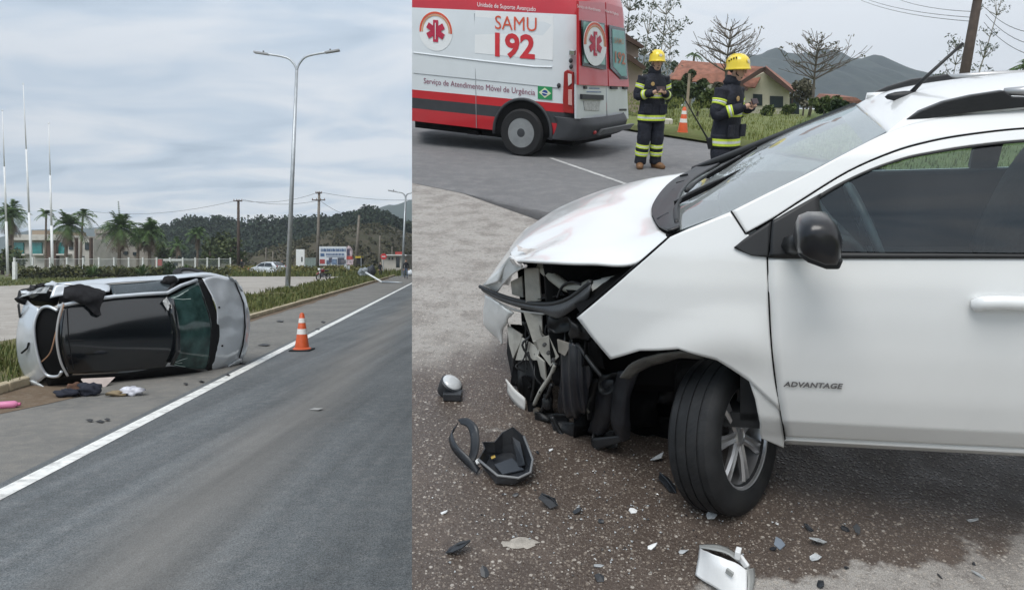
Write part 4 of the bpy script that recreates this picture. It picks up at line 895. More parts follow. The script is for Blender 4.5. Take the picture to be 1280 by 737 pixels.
mb = MB(); mb.patch(rows([(261, 465, .48), (281, 459, .6), (299, 447, .76)], [(270, 442, .43), (288, 440, .53), (303, 432, .69)], [(271, 412, .42), (289, 411, .51), (306, 408, .66)], [(270, 382, .43), (288, 380, .53), (304, 379, .69)], [(253, 348, .51), (273, 345, .6), (293, 352, .77)]), 6, 6, fn=lambda p: p + V((0, .05 * max(0, noise.noise(p * 4 + V((.3, 0, .7)))) + .012 * noise.noise(p * 9), 0)))
hoodA = mb.build('bonnet', silver, wreck, smooth=True, solid=.012)
for x, y in ((274, 384), (278, 432)): mb = MB(); p = ca(x, y, .44); mb.blob(p, .018, 8, 5, 0); mb.build('washer_nozzle', blk, hoodA)
mb = MB(); mb.tube([ca(299, 447, .75), ca(303.5, 432, .675), ca(306.5, 408, .645), ca(304.5, 379, .675), ca(294, 353, .755)], .012, 6); mb.build('bonnet_gap', blk, wreck)
mb = MB(); mb.patch(rows([(300, 448, .77), (304, 449, .95), (300, 452, 1.2)], [(304, 432, .70), (309, 433, .9), (309, 436, 1.2)], [(307, 408, .67), (312, 409, .88), (313, 412, 1.2)], [(305, 379, .70), (310, 381, .9), (310, 384, 1.2)], [(294, 353, .78), (301, 357, .98), (303, 362, 1.2)]), 4, 5, fn=dent(.03, 7, 4)); mb.build('front_bumper', silver, wreck, smooth=True, solid=.015)
mb = MB(); mb.patch(rows([(287, 457, .62), (301, 448, .76)], [(284, 463, .72), (303, 454, .9)]), 4, 3, fn=dent(.04, 12, 2)); mb.build('headlight', M('lamp_clear', (.6, .64, .66), .12, var=.3, scale=8, coat=.6), wreck, smooth=True, solid=.02)
mb = MB(); mb.patch(rows([(282, 344, .64), (297, 352, .80)], [(288, 346, .70), (304, 364, .86)]), 4, 3, fn=dent(.03, 12, 7)); mb.build('headlight', M('lamp_clear', (1, 1, 1)), wreck, smooth=True, solid=.02)
# upper flank (the car's left side, facing the sky)
mb = MB(); mb.patch(rows([(118, 358, .40), (140, 353, .42), (206, 349, .42), (226, 347, .43), (250, 346, .52), (293, 351, .76)], [(75, 354, .52), (140, 348.5, .62), (203, 344.5, .64), (232, 342, .66), (262, 341, .68), (296, 350, .82)], [(75, 353, 1.25), (140, 347, 1.3), (203, 344, 1.3), (232, 342, 1.3), (262, 341, 1.3), (296, 350, 1.3)]), 5, 5); flank = mb.build('upper_flank', silver, wreck, smooth=True, solid=.015)
mb = MB(); mb.patch(rows([(141, 369, .15), (175, 367, .13), (209, 366, .14)], [(138, 355, .40), (180, 352, .41), (225, 347.5, .42)]), 5, 4); mb.build('side_window', M('side_glass', (.03, .04, .045), .08, var=.3, scale=3, coat=.4), wreck, smooth=True, solid=.008)
mb = MB(); mb.tube([ca(72, 383, .1), ca(110, 375, .07), ca(143, 370.5, .07), ca(180, 367.5, .07), ca(209, 366, .08), ca(226, 357, .22), ca(246, 350, .4)], .03, 7); mb.build('roof_rail', silver, wreck, smooth=True)
mb = MB(); mb.tube([ca(211, 366, .14), ca(216, 357, .28), ca(219, 348, .42)], .035, 7); mb.build('door_pillar', blk, wreck, smooth=True)
mb = MB(); mb.blob(ca(213, 351, .36), (.11, .09, .09), 12, 8, .3, 3); mb.blob(ca(207, 352, .36), (.07, .06, .05), 10, 6, .3, 6); mb.build('wing_mirror', blk, wreck, smooth=True)
mb = MB(); mb.patch(rows([(62, 372, .45), (95, 366, .38), (137, 364, .2)], [(68, 356, .5), (100, 353, .46), (140, 355, .4)]), 5, 4, fn=dent(.07, 6, 3)); mb.build('crumpled_quarter_panel', silver, wreck, smooth=True, solid=.015)
mb = MB(); mb.patch(rows([(78, 372, .05), (105, 373, .0), (130, 371, .05)], [(82, 362, .2), (105, 358, .2), (134, 364, .22)]), 5, 5, fn=dent(.09, 9, 5)); mb.build('dark_opening', blk, wreck, solid=.01)
mb = MB(); mb.patch(rows([(80, 359, .15), (95, 355, .1), (112, 357, .1), (130, 364, .1)], [(80, 372, .0), (95, 368, -.05), (110, 370, -.06), (131, 369, -.02)], [(96, 377, .0), (106, 381, -.06), (116, 384, -.07), (125, 386, -.05)], [(112, 384, -.04), (116, 390, -.07), (121, 394, -.07), (127, 393, -.05)]), 6, 6, fn=lambda p: p + V((.3, 1, .3)) * .05 * noise.noise(p * 11)); mb.build('hanging_cloth', M('black_cloth', (.008, .008, .01), .95, var=.4, scale=25, bump=.5), wreck, smooth=True, solid=.01)
# tail
mb = MB(); mb.patch(rows([(58, 470, .34), (47, 478, .55), (38, 482, .82)], [(47, 448, .31), (34, 452, .55), (23, 452, .85)], [(42, 412, .31), (29, 412, .55), (21, 412, .86)], [(48, 385, .33), (38, 379, .55), (32, 373, .82)]), 5, 5, fn=dent(.03, 6, 9)); tl = mb.build('tailgate', silver, wreck, smooth=True, solid=.015)
mb = MB(); mb.tube([ca(27, 441, .52), ca(34, 435, .42), ca(36, 428, .40)], .014, 6); mb.build('rear_wiper', blk, tl)
mb = MB(); mb.patch(rows([(84, 468, .12), (70, 472, .24), (57, 470, .38)], [(78, 440, .09), (62, 441, .2), (47, 446, .36)], [(75, 414, .09), (60, 412, .2), (43, 412, .36)], [(74, 386, .12), (62, 382, .24), (49, 384, .38)]), 4, 5); mb.build('rear_window', M('void_black', (.003, .003, .0035), .7, spec=.15), wreck, smooth=True, solid=.01)
ol = [ca(*p) for p in ((72, 388, .06), (60, 383, .18), (50, 387, .29), (43, 402, .30), (43, 424, .3), (49, 452, .3), (58, 468, .3), (72, 470, .16), (77, 464, .07))]
mb = MB(); mb.tube(crom(ol, 5), .022, 8); mb.build('rear_window_frame', silver, wreck, smooth=True)
mb = MB(); mb.tube(crom([ca(79, 378, .02), ca(73, 400, -.02), ca(71, 425, -.02), ca(76, 452, 0), ca(85, 470, .02)], 5), .016, 7); mb.build('tailgate_seal', M('seal_grey', (.33, .33, .33), .5), wreck, smooth=True)
mb = MB(); mb.tube(crom([ca(80, 380, 0), ca(70, 415, -.02), ca(63, 440, .05), ca(52, 452, .2)], 5), .009, 6); mb.build('loose_cable', M('cable_tan', (.30, .17, .10), .6), wreck, smooth=True)
mb = MB(); mb.patch(rows([(36, 474, .7), (48, 478, .55), (57, 484, .42)], [(40, 483, .8), (50, 486, .65), (56, 488, .5)]), 4, 3, fn=dent(.04, 14, 2)); mb.build('tail_lamp', M('lamp_clear', (1, 1, 1)), wreck, smooth=True, solid=.015)
mb = MB()
for i, (x, y, k) in enumerate(((28, 374, .80), (33, 367, .8), (41, 362, .8), (50, 359, .75), (62, 357, .7))):
    mb = MB(); mb.blob(ca(x + 3, y, k), (.10, .10, .06), 10, 7, .7, i * 3.1); mb.build('crushed_bumper', (blk, silver, dark)[i % 3] if i else blk, wreck, smooth=False)
mb = MB(); mb.bar(ca(23, 380, .7), ca(25, 396, .8), .02, .05); mb.build('bumper_bracket', M('bracket_dark', (.08, .08, .085), .5, metal=.4), wreck)
mb = MB(); mb.patch(rows([(24, 372, .7), (40, 367, .62), (58, 366, .5)], [(30, 366, .82), (45, 360, .72), (62, 358, .62)]), 4, 3, fn=dent(.1, 10, 8)); mb.build('torn_panel', M('torn_silver', (.38, .40, .41), .4, metal=.4, var=.3, scale=9), wreck, solid=.008)
# lower flank in shade, sill, underbody
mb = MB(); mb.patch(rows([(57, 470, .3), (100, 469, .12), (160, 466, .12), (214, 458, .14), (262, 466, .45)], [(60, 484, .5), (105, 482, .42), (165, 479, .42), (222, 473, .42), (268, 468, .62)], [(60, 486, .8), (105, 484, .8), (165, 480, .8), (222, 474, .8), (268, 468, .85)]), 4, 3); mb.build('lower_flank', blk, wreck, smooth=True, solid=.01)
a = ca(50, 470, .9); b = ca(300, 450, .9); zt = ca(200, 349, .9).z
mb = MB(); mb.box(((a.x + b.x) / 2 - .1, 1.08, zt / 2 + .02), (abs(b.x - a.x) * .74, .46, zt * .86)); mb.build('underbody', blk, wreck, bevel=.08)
def simple_wheel(par, c, ax, R=.29, W=.18):
    q = V(ax).normalized().to_track_quat('Z', 'Y').to_matrix(); mb = MB(); mb.lathe([(R * .62, -W / 2), (R * .9, -W / 2), (R, -W * .36), (R, W * .36), (R * .9, W / 2), (R * .62, W / 2), (R * .58, W * .3), (R * .58, -W * .3), (R * .62, -W / 2)], n=32, rot=q, c=c); w_ = mb.build('wheel', dark, par, smooth=True, autosmooth=35)
    mb = MB(); mb.lathe([(R * .6, -W * .3), (R * .6, W * .35), (R * .5, W * .3), (R * .15, W * .15), (0, W * .18)], n=24, rot=q, c=c); mb.build('rim', M('rim_grey', (.3, .31, .32), .4, metal=.7), w_, smooth=True); return w_
simple_wheel(wreck, ca(239, 347, 1.0), (.1, -.35, 1), .29); simple_wheel(wreck, ca(48, 372, 1.15), (.2, .2, 1), .26); simple_wheel(wreck, V((ca(239, 347, 1.0).x, 1.15, .14)), (0, 0, 1), .27); simple_wheel(wreck, V((.35, 1.15, .14)), (0, 0, 1), .27)
mb = MB(); mb.blob(ca(229.5, 474, .32), (.085, .06, .055), 12, 8, .08); mb.build('wing_mirror', M('mirror_white', (.62, .63, .62), .3), wreck, smooth=True)
# belongings and fragments round it
def frag(name, label, cat, pts, mat, z=.01, th=.004, group=None, curl=.02, off=None, fn=gA):
    P_ = [fn(*p) + V((0, 0, z)) for p in pts]; c = sum(P_, V()) / len(P_); o0 = c.copy(); o0.z = 0
    mb = MB(); n = len(P_); ring = [q - o0 + V((0, 0, ru(0, curl))) for q in P_]; mb.add(ring + [c - o0 + V((0, 0, curl * 1.2))], [(i, (i + 1) % n, n) for i in range(n)]); o = mb.build(name, mat, solid=th); o.location = o0; return tag(o, label, cat, group)
pale = M('pale_card', (.50, .43, .40), .8, var=.12, scale=8)
pn = [ca(101, 474, -.02), ca(143, 472, -.02), ca(119, 496, -.28)]; pn = [MCA @ q for q in pn]; mb = MB(); mb.prism([q - cO for q in pn], (0, .02, .01)); o = mb.build('card_panel', pale); o.location = cO; tag(o, 'pale triangular card panel hanging below the black roof', 'panel')
def clothes(name, label, x, y, r, mat, seed): o = MB().blob((0, 0, r[2] * .9), r, 16, 9, .7, seed).build(name, mat, smooth=True); o.location = gA(x, y); return tag(o, label, 'clothing' if name == 'garment' else 'bag')
clothes('garment', 'crumpled dark garment beside the wreck below the tailgate', 84, 496, (.16, .1, .06), M('garment_dark', (.015, .018, .03), .9), 1)
clothes('garment', 'crumpled brown and orange cloth under the wreck', 94, 492, (.12, .08, .08), M('garment_brown', (.10, .05, .03), .9, var=.6, scale=12), 4)
clothes('plastic_bag', 'white and blue plastic bag on the asphalt by the wreck', 165, 494, (.14, .09, .06), M('bag_plastic', (.55, .56, .62), .4, var=.35, scale=10), 7)
clothes('garment', 'tan cloth next to the plastic bag', 146, 495, (.13, .06, .04), M('garment_tan', (.23, .18, .11), .9, var=.25), 9)
clothes('garment', 'black cloth under the card panel', 112, 494, (.14, .1, .09), M('garment_dark', (1, 1, 1)), 12)
t = thing('bottle', 'pink plastic bottle lying by the kerb', 'bottle', T(gA(12, 510) + V((0, 0, .045))) @ RZ(.35)); pk = M('pink_plastic', (.62, .20, .36), .4, var=.08)
mb = MB(); mb.lathe([(0, -.11), (.04, -.11), (.046, -.09), (.046, .05), (.03, .08), (.02, .09)], axis='X', n=16); mb.build('body', pk, t, smooth=True); mb = MB(); mb.lathe([(.022, .09), (.022, .115), (0, .115)], axis='X', n=12); mb.build('cap', M('pink_dark', (.45, .1, .22), .4), t)
CHL = ['dark chip just off the bonnet tip of the overturned car', 'small dark chip below the silver bonnet', 'long dark scrap on the shoulder between wreck and cone', 'largest of three dark chips on the asphalt below the plastic bag', 'rightmost of three dark chips below the plastic bag', 'first of three dark chips below the plastic bag', 'tiny dark chip under the white wing mirror', 'tiny dark chip under the headlight of the wreck', 'dark scrap by the kerb behind the traffic cone', 'small dark chip up the shoulder from the cone', 'small dark chip right beside the cone', 'pale flat scrap on the driving lane']
chip = M('chip_dark', (.03, .03, .032), .6)
for i, (x, y, s) in enumerate(((303, 455, 5), (252, 478, 4), (330, 432, 8), (125, 528, 6), (134, 526, 4), (112, 527, 5), (232, 481, 3), (285, 470, 3), (350, 402, 5), (404, 403, 3), (397, 412, 3), (395, 513, 9))):
    frag('debris_chip', CHL[i], 'debris', [(x - s, y), (x - s * .2, y - 1.4), (x + s, y - .4), (x + s * .4, y + 1)], chip if i < 11 else M('chip_pale', (.3, .3, .29), .7), group='chips round the overturned car' if i < 8 else 'chips on the shoulder')
# small white hatchback on the lot
def small_car(label, mat4, L=3.85):
    t = thing('car', label, 'car', mat4, None); paint = M('white_car_paint', (.66, .70, .74), .3, var=.03, coat=.5); gl = M('car_glass_dark', (.02, .025, .03), .08, coat=.3)
    pr = [(-1.92, .32), (-1.93, .62), (-1.80, .78), (-1.1, .95), (-.45, 1.38), (.25, 1.47), (1.2, 1.43), (1.72, 1.02), (1.9, .92), (1.92, .36), (1.6, .26), (-1.6, .26)]
    def sec(f): return [V((x, f * (.84 if z < 1.0 else .84 - (z - 1.0) * .42), z)) for x, z in pr]
    mb = MB(); a, b = sec(-1), sec(1); n = len(pr); mb.add(a + b, [tuple(range(n)), tuple(reversed(range(n, 2 * n)))] + [(i, n + i, n + (i + 1) % n, (i + 1) % n) for i in range(n)]); mb.build('body', paint, t, bevel=.06)
    for s in (-1, 1):
        for poly in ([(-.92, .98), (-.42, 1.32), (.12, 1.38), (.12, .98)], [(.2, .98), (.2, 1.38), (1.05, 1.35), (1.3, 1.0)]):
            mb = MB(); mb.prism([V((x, s * (.852 if z < 1 else .852 - (z - 1) * .42), z)) for x, z in poly], (0, s * .012, 0)); mb.build('side_window', gl, t)
        for x in (-1.25, 1.25): simple_wheel(t, V((x, s * .76, .29)), (0, s, 0), .29, .17)
        mb = MB(); mb.blob((-.75, s * .95, 1.02), (.08, .1, .06), 8, 6, 0); mb.build('wing_mirror', paint, t, smooth=True)
        mb = MB(); mb.blob((-1.82, s * .62, .72), (.12, .16, .07), 8, 6, 0); mb.build('headlight', M('lamp_clear', (1, 1, 1)), t, smooth=True); mb = MB(); mb.blob((1.84, s * .68, .95), (.07, .1, .14), 8, 6, 0); mb.build('tail_light', M('tail_red', (.3, .02, .02), .3), t, smooth=True)
        mb = MB(); mb.tube([V((.16, s * .86, .4)), V((.16, s * .862, .98))], .008, 4); mb.build('door_gap', blk, t)
        mb = MB(); mb.box((-.1, s * .86, .85), (.16, .02, .03)); mb.build('door_handle', blk, t)
    mb = MB(); mb.prism([V((-1.05, -.7, .985)), V((-.5, -.62, 1.345)), V((-.5, .62, 1.345)), V((-1.05, .7, .985))], (-.02, 0, .015)); mb.build('windscreen', gl, t)
    mb = MB(); mb.prism([V((1.25, -.62, 1.40)), V((1.68, -.68, 1.06)), V((1.68, .68, 1.06)), V((1.25, .62, 1.40))], (.02, 0, .015)); mb.build('rear_window', gl, t)
    mb = MB(); mb.box((-1.93, 0, .42), (.04, 1.0, .16)); mb.build('grille', blk, t); return t
small_car('small white hatchback parked at the far edge of the gravel lot', T(lpt(335.5, 82)) @ RZ(-.36))
# ================================================================== white crashed car on the forecourt
wV1 = -ray(-3000, 320).normalized(); q_ = ray(912, 60); wL = (q_ - wV1 * wV1.dot(q_)).normalized(); wU = wV1.cross(wL); wP = CAM + ray(970, 320) * 2.38
MWC = Matrix(((wV1.x, wL.x, wU.x, wP.x), (wV1.y, wL.y, wU.y, wP.y), (wV1.z, wL.z, wU.z, wP.z), (0, 0, 0, 1))); MWI = MWC.inverted(); WID = 1.70
def cl(x, y, Y):                             # pixel -> car coordinates on a lengthwise plane at distance Y from the near side
    r = ray(x, y); t = (wL.dot(wP - CAM) + Y) / wL.dot(r); return MWI @ (CAM + r * t)
_yz = [(-.80, .09), (-.70, .055), (-.655, .03), (-.60, .0), (-.50, -.014), (-.34, -.02), (-.2, -.016), (-.1, -.006), (-.03, .012), (0, .02), (.03, .032), (.12, .068), (.2, .105), (.3, .155), (.36, .195), (.40, .235), (.43, .28), (.5, .4)]
def Yside(X, Z):
    Z = max(-.8, min(.499, Z)); y = 0
    for (a, b), (c, d) in zip(_yz, _yz[1:]):
        if a <= Z <= c: y = b + (d - b) * (Z - a) / (c - a); break
    if X < -.25: y += ((-.25 - X) / .9) ** 2 * .42
    r = math.hypot(X + .13, (Z + .70) * .98)
    if r < .62 and Z < -.1 and X < .06: e = max(0, 1 - abs(r - .40) / .14); y -= .020 * e * e * (3 - 2 * e) * min(1, (.06 - X) / .14)
    return y
def cs(x, y, off=0.):
    Y = 0
    for _ in range(6): p = cl(x, y, Y); Y = Yside(p.x, p.z) + off
    return cl(x, y, Y)
def resurf(off=0.): return lambda p: V((p.x, Yside(p.x, p.z) + off, p.z))
def csr(*rs, off=0.): return [[cs(x, y, off) for x, y in r] for r in rs]
wpaint = M('white_paint', (.76, .77, .765), .28, var=.02, scale=2, coat=.7, dirt=.10, dcol=(.5, .47, .42)); 
def dusty(m, z0, z1, amt, col):
    t = m.node_tree; b = t.nodes['Principled BSDF']; src = b.inputs['Base Color'].links[0].from_socket; c = t.nodes.new('ShaderNodeTexCoord'); sp = t.nodes.new('ShaderNodeSeparateXYZ'); t.links.new(c.outputs['Object'], sp.inputs[0])
    nz = t.nodes.new('ShaderNodeTexNoise'); nz.inputs['Scale'].default_value = 7; nz.inputs['Detail'].default_value = 9; nz.inputs['Roughness'].default_value = .7; t.links.new(c.outputs['Object'], nz.inputs[0])
    ma = t.nodes.new('ShaderNodeMath'); ma.operation = 'MULTIPLY_ADD'; ma.inputs[1].default_value = .28; t.links.new(nz.outputs[0], ma.inputs[0]); t.links.new(sp.outputs[2], ma.inputs[2])
    mr = t.nodes.new('ShaderNodeMapRange'); mr.inputs[1].default_value = z0; mr.inputs[2].default_value = z1; mr.inputs[3].default_value = amt; mr.inputs[4].default_value = 0; t.links.new(ma.outputs[0], mr.inputs[0])
    mm = t.nodes.new('ShaderNodeMix'); mm.data_type = 'RGBA'; t.links.new(mr.outputs[0], mm.inputs[0]); t.links.new(src, mm.inputs[6]); mm.inputs[7].default_value = col + (1,); t.links.new(mm.outputs[2], b.inputs['Base Color'])
    mr2 = t.nodes.new('ShaderNodeMapRange'); mr2.inputs[1].default_value = 0; mr2.inputs[2].default_value = amt; mr2.inputs[3].default_value = b.inputs['Roughness'].default_value; mr2.inputs[4].default_value = .6; t.links.new(mr.outputs[0], mr2.inputs[0]); t.links.new(mr2.outputs[0], b.inputs['Roughness'])
dusty(wpaint, -.72, -.05, .34, (.42, .385, .33)); wblk = M('trim_black', (.010, .011, .0125), .5, var=.25, scale=10); gblk = M('gloss_black', (.007, .007, .009), .3, coat=.2)
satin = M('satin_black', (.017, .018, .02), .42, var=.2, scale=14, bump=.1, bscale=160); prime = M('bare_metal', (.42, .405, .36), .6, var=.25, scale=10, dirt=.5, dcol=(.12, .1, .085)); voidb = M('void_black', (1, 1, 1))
wc = thing('car', 'white car with smashed front corner and turned-out wheel on the forecourt', 'car', MWC)
# bonnet
def clr(*rs): return [[cl(*p) for p in r] for r in rs]
HR = [[(836, 294, .14), (795, 328, .10), (740, 328, .13), (690, 327, .2), (657, 325, .34), (641, 322, .45)],
      [(826, 288, .22), (782, 312, .2), (730, 314, .24), (686, 317, .32), (656, 320, .43), (640, 320, .52)],
      [(822, 282, .35), (775, 296, .35), (725, 301, .38), (685, 305, .45), (655, 312, .52), (639, 317, .58)],
      [(817, 258, .85), (765, 258, .85), (718, 268, .85), (680, 283, .85), (652, 298, .85), (637, 311, .85)],
      [(838, 232, 1.3), (780, 236, 1.3), (730, 250, 1.3), (685, 270, 1.3), (655, 289, 1.28), (641, 305, 1.2)],
      [(868, 214, 1.58), (815, 222, 1.58), (760, 235, 1.55), (710, 254, 1.5), (675, 274, 1.42), (650, 296, 1.3)]]
mb = MB(); mb.patch(clr(*HR), 7, 6, fn=lambda p: p + V((0, 0, .004 * noise.noise(p * 5) - .02 * max(0, 1 - ((p.x + .98) ** 2 + (p.y - .55) ** 2) / .03))))
bon = mb.build('bonnet', wpaint, wc, smooth=True, solid=.012)
sc = M('scraped_paint', (.46, .43, .41), .7, var=.3, scale=30)
mb = MB(); mb.patch(clr([(646, 309, .56), (657, 312, .54), (671, 313, .5), (684, 314, .46), (697, 312, .42)], [(650, 317, .52), (660, 321, .47), (672, 323, .44), (684, 321, .42), (700, 315, .40)]), 5, 4, fn=lambda p: p + V((.012 * noise.noise(p * 40), 0, .010 + .008 * noise.noise(p * 30)))); mb.build('scrape', sc, bon, smooth=True)
mb = MB(); mb.patch(clr([(637, 322, .44), (650, 328, .36), (658, 330, .3)], [(642, 330, .42), (652, 332, .35), (657, 333, .3)]), 4, 3, fn=lambda p: p + V((0, -.01, .015 * noise.noise(p * 40)))); mb.build('crumpled_edge', sc, bon, solid=.006)
# remaining front fascia, white
mb = MB(); mb.patch(clr([(638, 321, .5), (632, 330, .6), (628, 338, .66), (622, 352, .72)], [(638, 314, .86), (622, 334, .9), (612, 346, .92), (606, 356, .95)], [(641, 306, 1.2), (630, 322, 1.25), (622, 338, 1.25), (612, 352, 1.25)], [(651, 296, 1.3), (645, 320, 1.42), (640, 340, 1.45), (635, 356, 1.45)]), 5, 5); mb.build('front_fascia', wpaint, wc, smooth=True, solid=.008)
mb = MB(); mb.patch(clr([(637, 320, .5), (628, 331, .66), (616, 344, .82), (602, 357, 1.0)], [(648, 327, .42), (637, 335, .56), (625, 348, .74), (611, 362, .95)], [(658, 333, .34), (644, 340, .48), (632, 351, .66), (621, 366, .86)]), 5, 4); mb.build('lamp_surround', wpaint, wc, smooth=True, solid=.006)
mb = MB(); mb.patch(clr([(606, 368, .96), (620, 377, .84), (641, 391, .70)], [(605, 386, .98), (617, 392, .9), (634, 402, .78)], [(604, 404, 1.02), (614, 411, .97), (628, 414, .88)], [(615, 418, 1.02), (621, 424, .96), (626, 431, .9)]), 4, 4, fn=lambda p: p + V((.012 * noise.noise(p * 12), 0, 0))); mb.build('bumper_remnant', wpaint, wc, smooth=True, solid=.005)
mb = MB(); mb.patch(clr([(633, 473, .66), (641, 483, .64), (656, 497, .6)], [(635, 488, .66), (643, 501, .64), (656, 514, .6)]), 4, 3, fn=lambda p: p + V((.012 * noise.noise(p * 15), 0, 0))); mb.build('bumper_remnant', wpaint, wc, smooth=True, solid=.006)
# wing
mb = MB(); mb.patch(csr([(838, 296), (860, 286), (890, 274), (914, 264), (932, 292), (959, 303)], [(788, 340), (822, 328), (858, 317), (895, 309), (930, 312), (959.5, 322)], [(721, 397), (770, 385), (825, 378), (880, 374), (925, 378), (961.5, 390)], [(740, 422), (780, 411), (830, 406), (885, 408), (932, 424), (965.8, 446)], [(763, 449), (800, 438), (848, 436), (896, 450), (936, 476), (975.2, 513)]), 8, 8, smooth=False, fn=resurf())
mb.build('front_wing', wpaint, wc, smooth=True, solid=.010)
mb = MB(); mb.patch(csr([(936, 476), (955, 494), (975.2, 513)], [(944, 500), (958, 510), (976, 520)], [(950, 530), (962, 534), (979.5, 540)], [(950, 544), (964, 547), (980.5, 549)], [(952, 549), (964, 554), (980, 561)]), 4, 5, smooth=False, fn=resurf(.008)); mb.build('wing_tail', wpaint, wc, smooth=True, solid=.008)
mb = MB(); mb.tube([cs(838, 298, .02), cs(800, 331, .02), cs(760, 364, .03), cs(724, 396, .03)], .012, 6); mb.build('wing_edge', voidb, wc)
# A-pillar and roof side
UP = [(914, 264), (960, 241), (1008, 217.5), (1060, 190), (1108, 166), (1150, 152), (1205, 143), (1285, 136), (1400, 130)]; GAP = [(932, 292), (966, 273), (1003, 249), (1060, 214), (1115, 190), (1160, 177), (1210, 168), (1285, 160), (1400, 156)]; WT = [(962, 300), (985, 276), (1024, 243), (1078, 215), (1128, 197), (1165, 189), (1215, 181), (1285, 174), (1400, 170)]
mid = [((a[0] + b[0]) / 2, (a[1] + b[1]) / 2) for a, b in zip(UP, GAP)]
mb = MB(); mb.patch(csr(UP, mid, GAP), 5, 4, fn=resurf()); mb.build('windscreen_pillar', wpaint, wc, smooth=True, solid=.02)
mid = [((a[0] + b[0]) / 2, (a[1] + b[1]) / 2) for a, b in zip(GAP, WT)]
g2 = [(x + .4, y + 1.4) for x, y in GAP]
mb = MB(); mb.patch(csr(g2[1:], mid[1:], WT[1:]), 5, 4, fn=resurf(-.002)); dfr = mb.build('door_frame', wpaint, wc, smooth=True, solid=.02)
mb = MB(); mb.patch([[cs(x, y, .012) for x, y in UP], [cs(x, y, .012) for x, y in WT]], 5, 2, fn=resurf(.014)); mb.build('pillar_seal', voidb, wc, smooth=True)
# door
xs = [960, 1010, 1070, 1140, 1210, 1285, 1350, 1420]; bot = [982, 1025, 1080, 1145, 1212, 1285, 1350, 1420]
def doorrow(f):
    r = []
    for i, (a, b) in enumerate(zip(xs, bot)):
        yb = 545 + (b - 982) * .047
        r.append((a + (b - a) * f ** 2.2, 322 + (yb - 322) * f))
    return r
mb = MB(); mb.patch(csr(*[doorrow(f) for f in (0, .1, .25, .45, .65, .8, .88, .92, .96, 1.0)]), 4, 4, smooth=False, fn=lambda p: V((p.x, Yside(p.x, p.z) - .002, p.z))); door = mb.build('front_door', wpaint, wc, smooth=True, solid=.02)
mb = MB(); pts = [cs(959.5, 303, -.001), cs(959.3, 322, -.001), cs(961, 370, -.001), cs(964.3, 430, -.001), cs(969.9, 480, -.001), cs(978.5, 530, -.001), cs(981.5, 549, .002)]; mb.tube(crom(pts, 4), .0028, 5); mb.build('door_gap', voidb, wc)
mb = MB(); pts = [cs(x, y, -.001) for x, y in GAP]; mb.tube(crom(pts, 4), .0032, 5); mb.build('door_frame_gap', voidb, wc)
mb = MB(); mb.tube([cs(914, 264, -.0015), cs(932, 292, -.0015)], .003, 5); mb.build('wing_gap', voidb, wc)
# handle: bar over a dished recess
mb = MB(); mb.patch(csr([(1213, 383), (1240, 377), (1290, 376)], [(1215, 391), (1245, 397), (1290, 398)]), 6, 5, fn=resurf(.004)); mb.build('handle_recess', M('recess_white', (.6, .6, .6), .4), door, smooth=True)
hp = [cs(1219, 382, -.01), cs(1228, 379, -.028), cs(1250, 378, -.035), cs(1280, 379, -.032), cs(1296, 380, -.012)]; mb = MB(); mb.tube(crom(hp, 4), [.010] + [.023] * 15 + [.012], 8); hn = mb.build('door_handle', wpaint, door, smooth=True)
mb = MB(); mb.lathe([(.009, 0), (.009, .004), (0, .004)], n=12, axis='Y', c=cs(1273, 380, -.05)); mb.build('keyhole', wblk, door)
# badge lettering
tb = text_mb('ADVANTAGE', .026, .0006, ext=.0012, sx=1.22); c = cs(1016, 480); tb.v = [V((c.x + q.x * .98 + q.y * .25, Yside(c.x + q.x, c.z + q.y) - .009 - q.z, c.z + q.y)) for q in tb.v]; tb.build('badge_lettering', M('badge_dark', (.16, .16, .165), .3, metal=.6), door)
# sill
mb = MB(); mb.patch(csr([(981, 549), (1100, 555), (1285, 564), (1420, 570)], [(981, 556), (1100, 561), (1285, 569), (1420, 575)], [(983, 562), (1100, 566), (1285, 574), (1420, 580)]), 6, 3, fn=lambda p: V((p.x, Yside(p.x, -.66) - .004 + 1.2 * max(0, -.685 - p.z), p.z))); mb.build('sill', wpaint, wc, smooth=True, solid=.03)
# black window trim, mirror triangle, glass
def strip(name, a, b, off, mat, par=wc, su=4, sv=2, solid=.004): m_ = MB(); m_.patch(csr(a, b), su, sv, fn=resurf(off)); return m_.build(name, mat, par, smooth=True, solid=solid)
WL = [(962, 314), (985, 314.5), (1024, 315), (1078, 315.5), (1128, 316), (1165, 316), (1215, 316.5), (1285, 317), (1400, 317.5)]
strip('belt_moulding', WL, [(960, 321.5)] + [(x, 322.5) for x, y in WL[1:]], -.005, wblk)
strip('window_seal', WT, [(x + (4 if i < 3 else 0), y + 3.2) for i, (x, y) in enumerate(WT)], -.001, wblk)
mb = MB(); mb.patch(csr([(917, 309), (936, 294), (964, 276)], [(925, 313), (945, 309), (962, 300)], [(940, 319), (950, 320), (960, 321)]), 4, 4, fn=resurf(-.005)); mb.build('wing_triangle', wblk, wc, smooth=True, solid=.004)
mb = MB(); mb.patch(csr([(965, 276), (985, 264), (1026, 241)], [(963, 300), (990, 290), (1024, 262)], [(962, 320), (1000, 320), (1040, 320)]), 4, 4, fn=resurf(-.006)); mb.build('mirror_triangle', wblk, wc, smooth=True, solid=.004)
sideglass = glass('tinted_glass', (.62, .76, .77), ior=1.55, veil=.012); fglass = glass('screen_glass', (.70, .80, .78), ior=2.0, veil=.22)
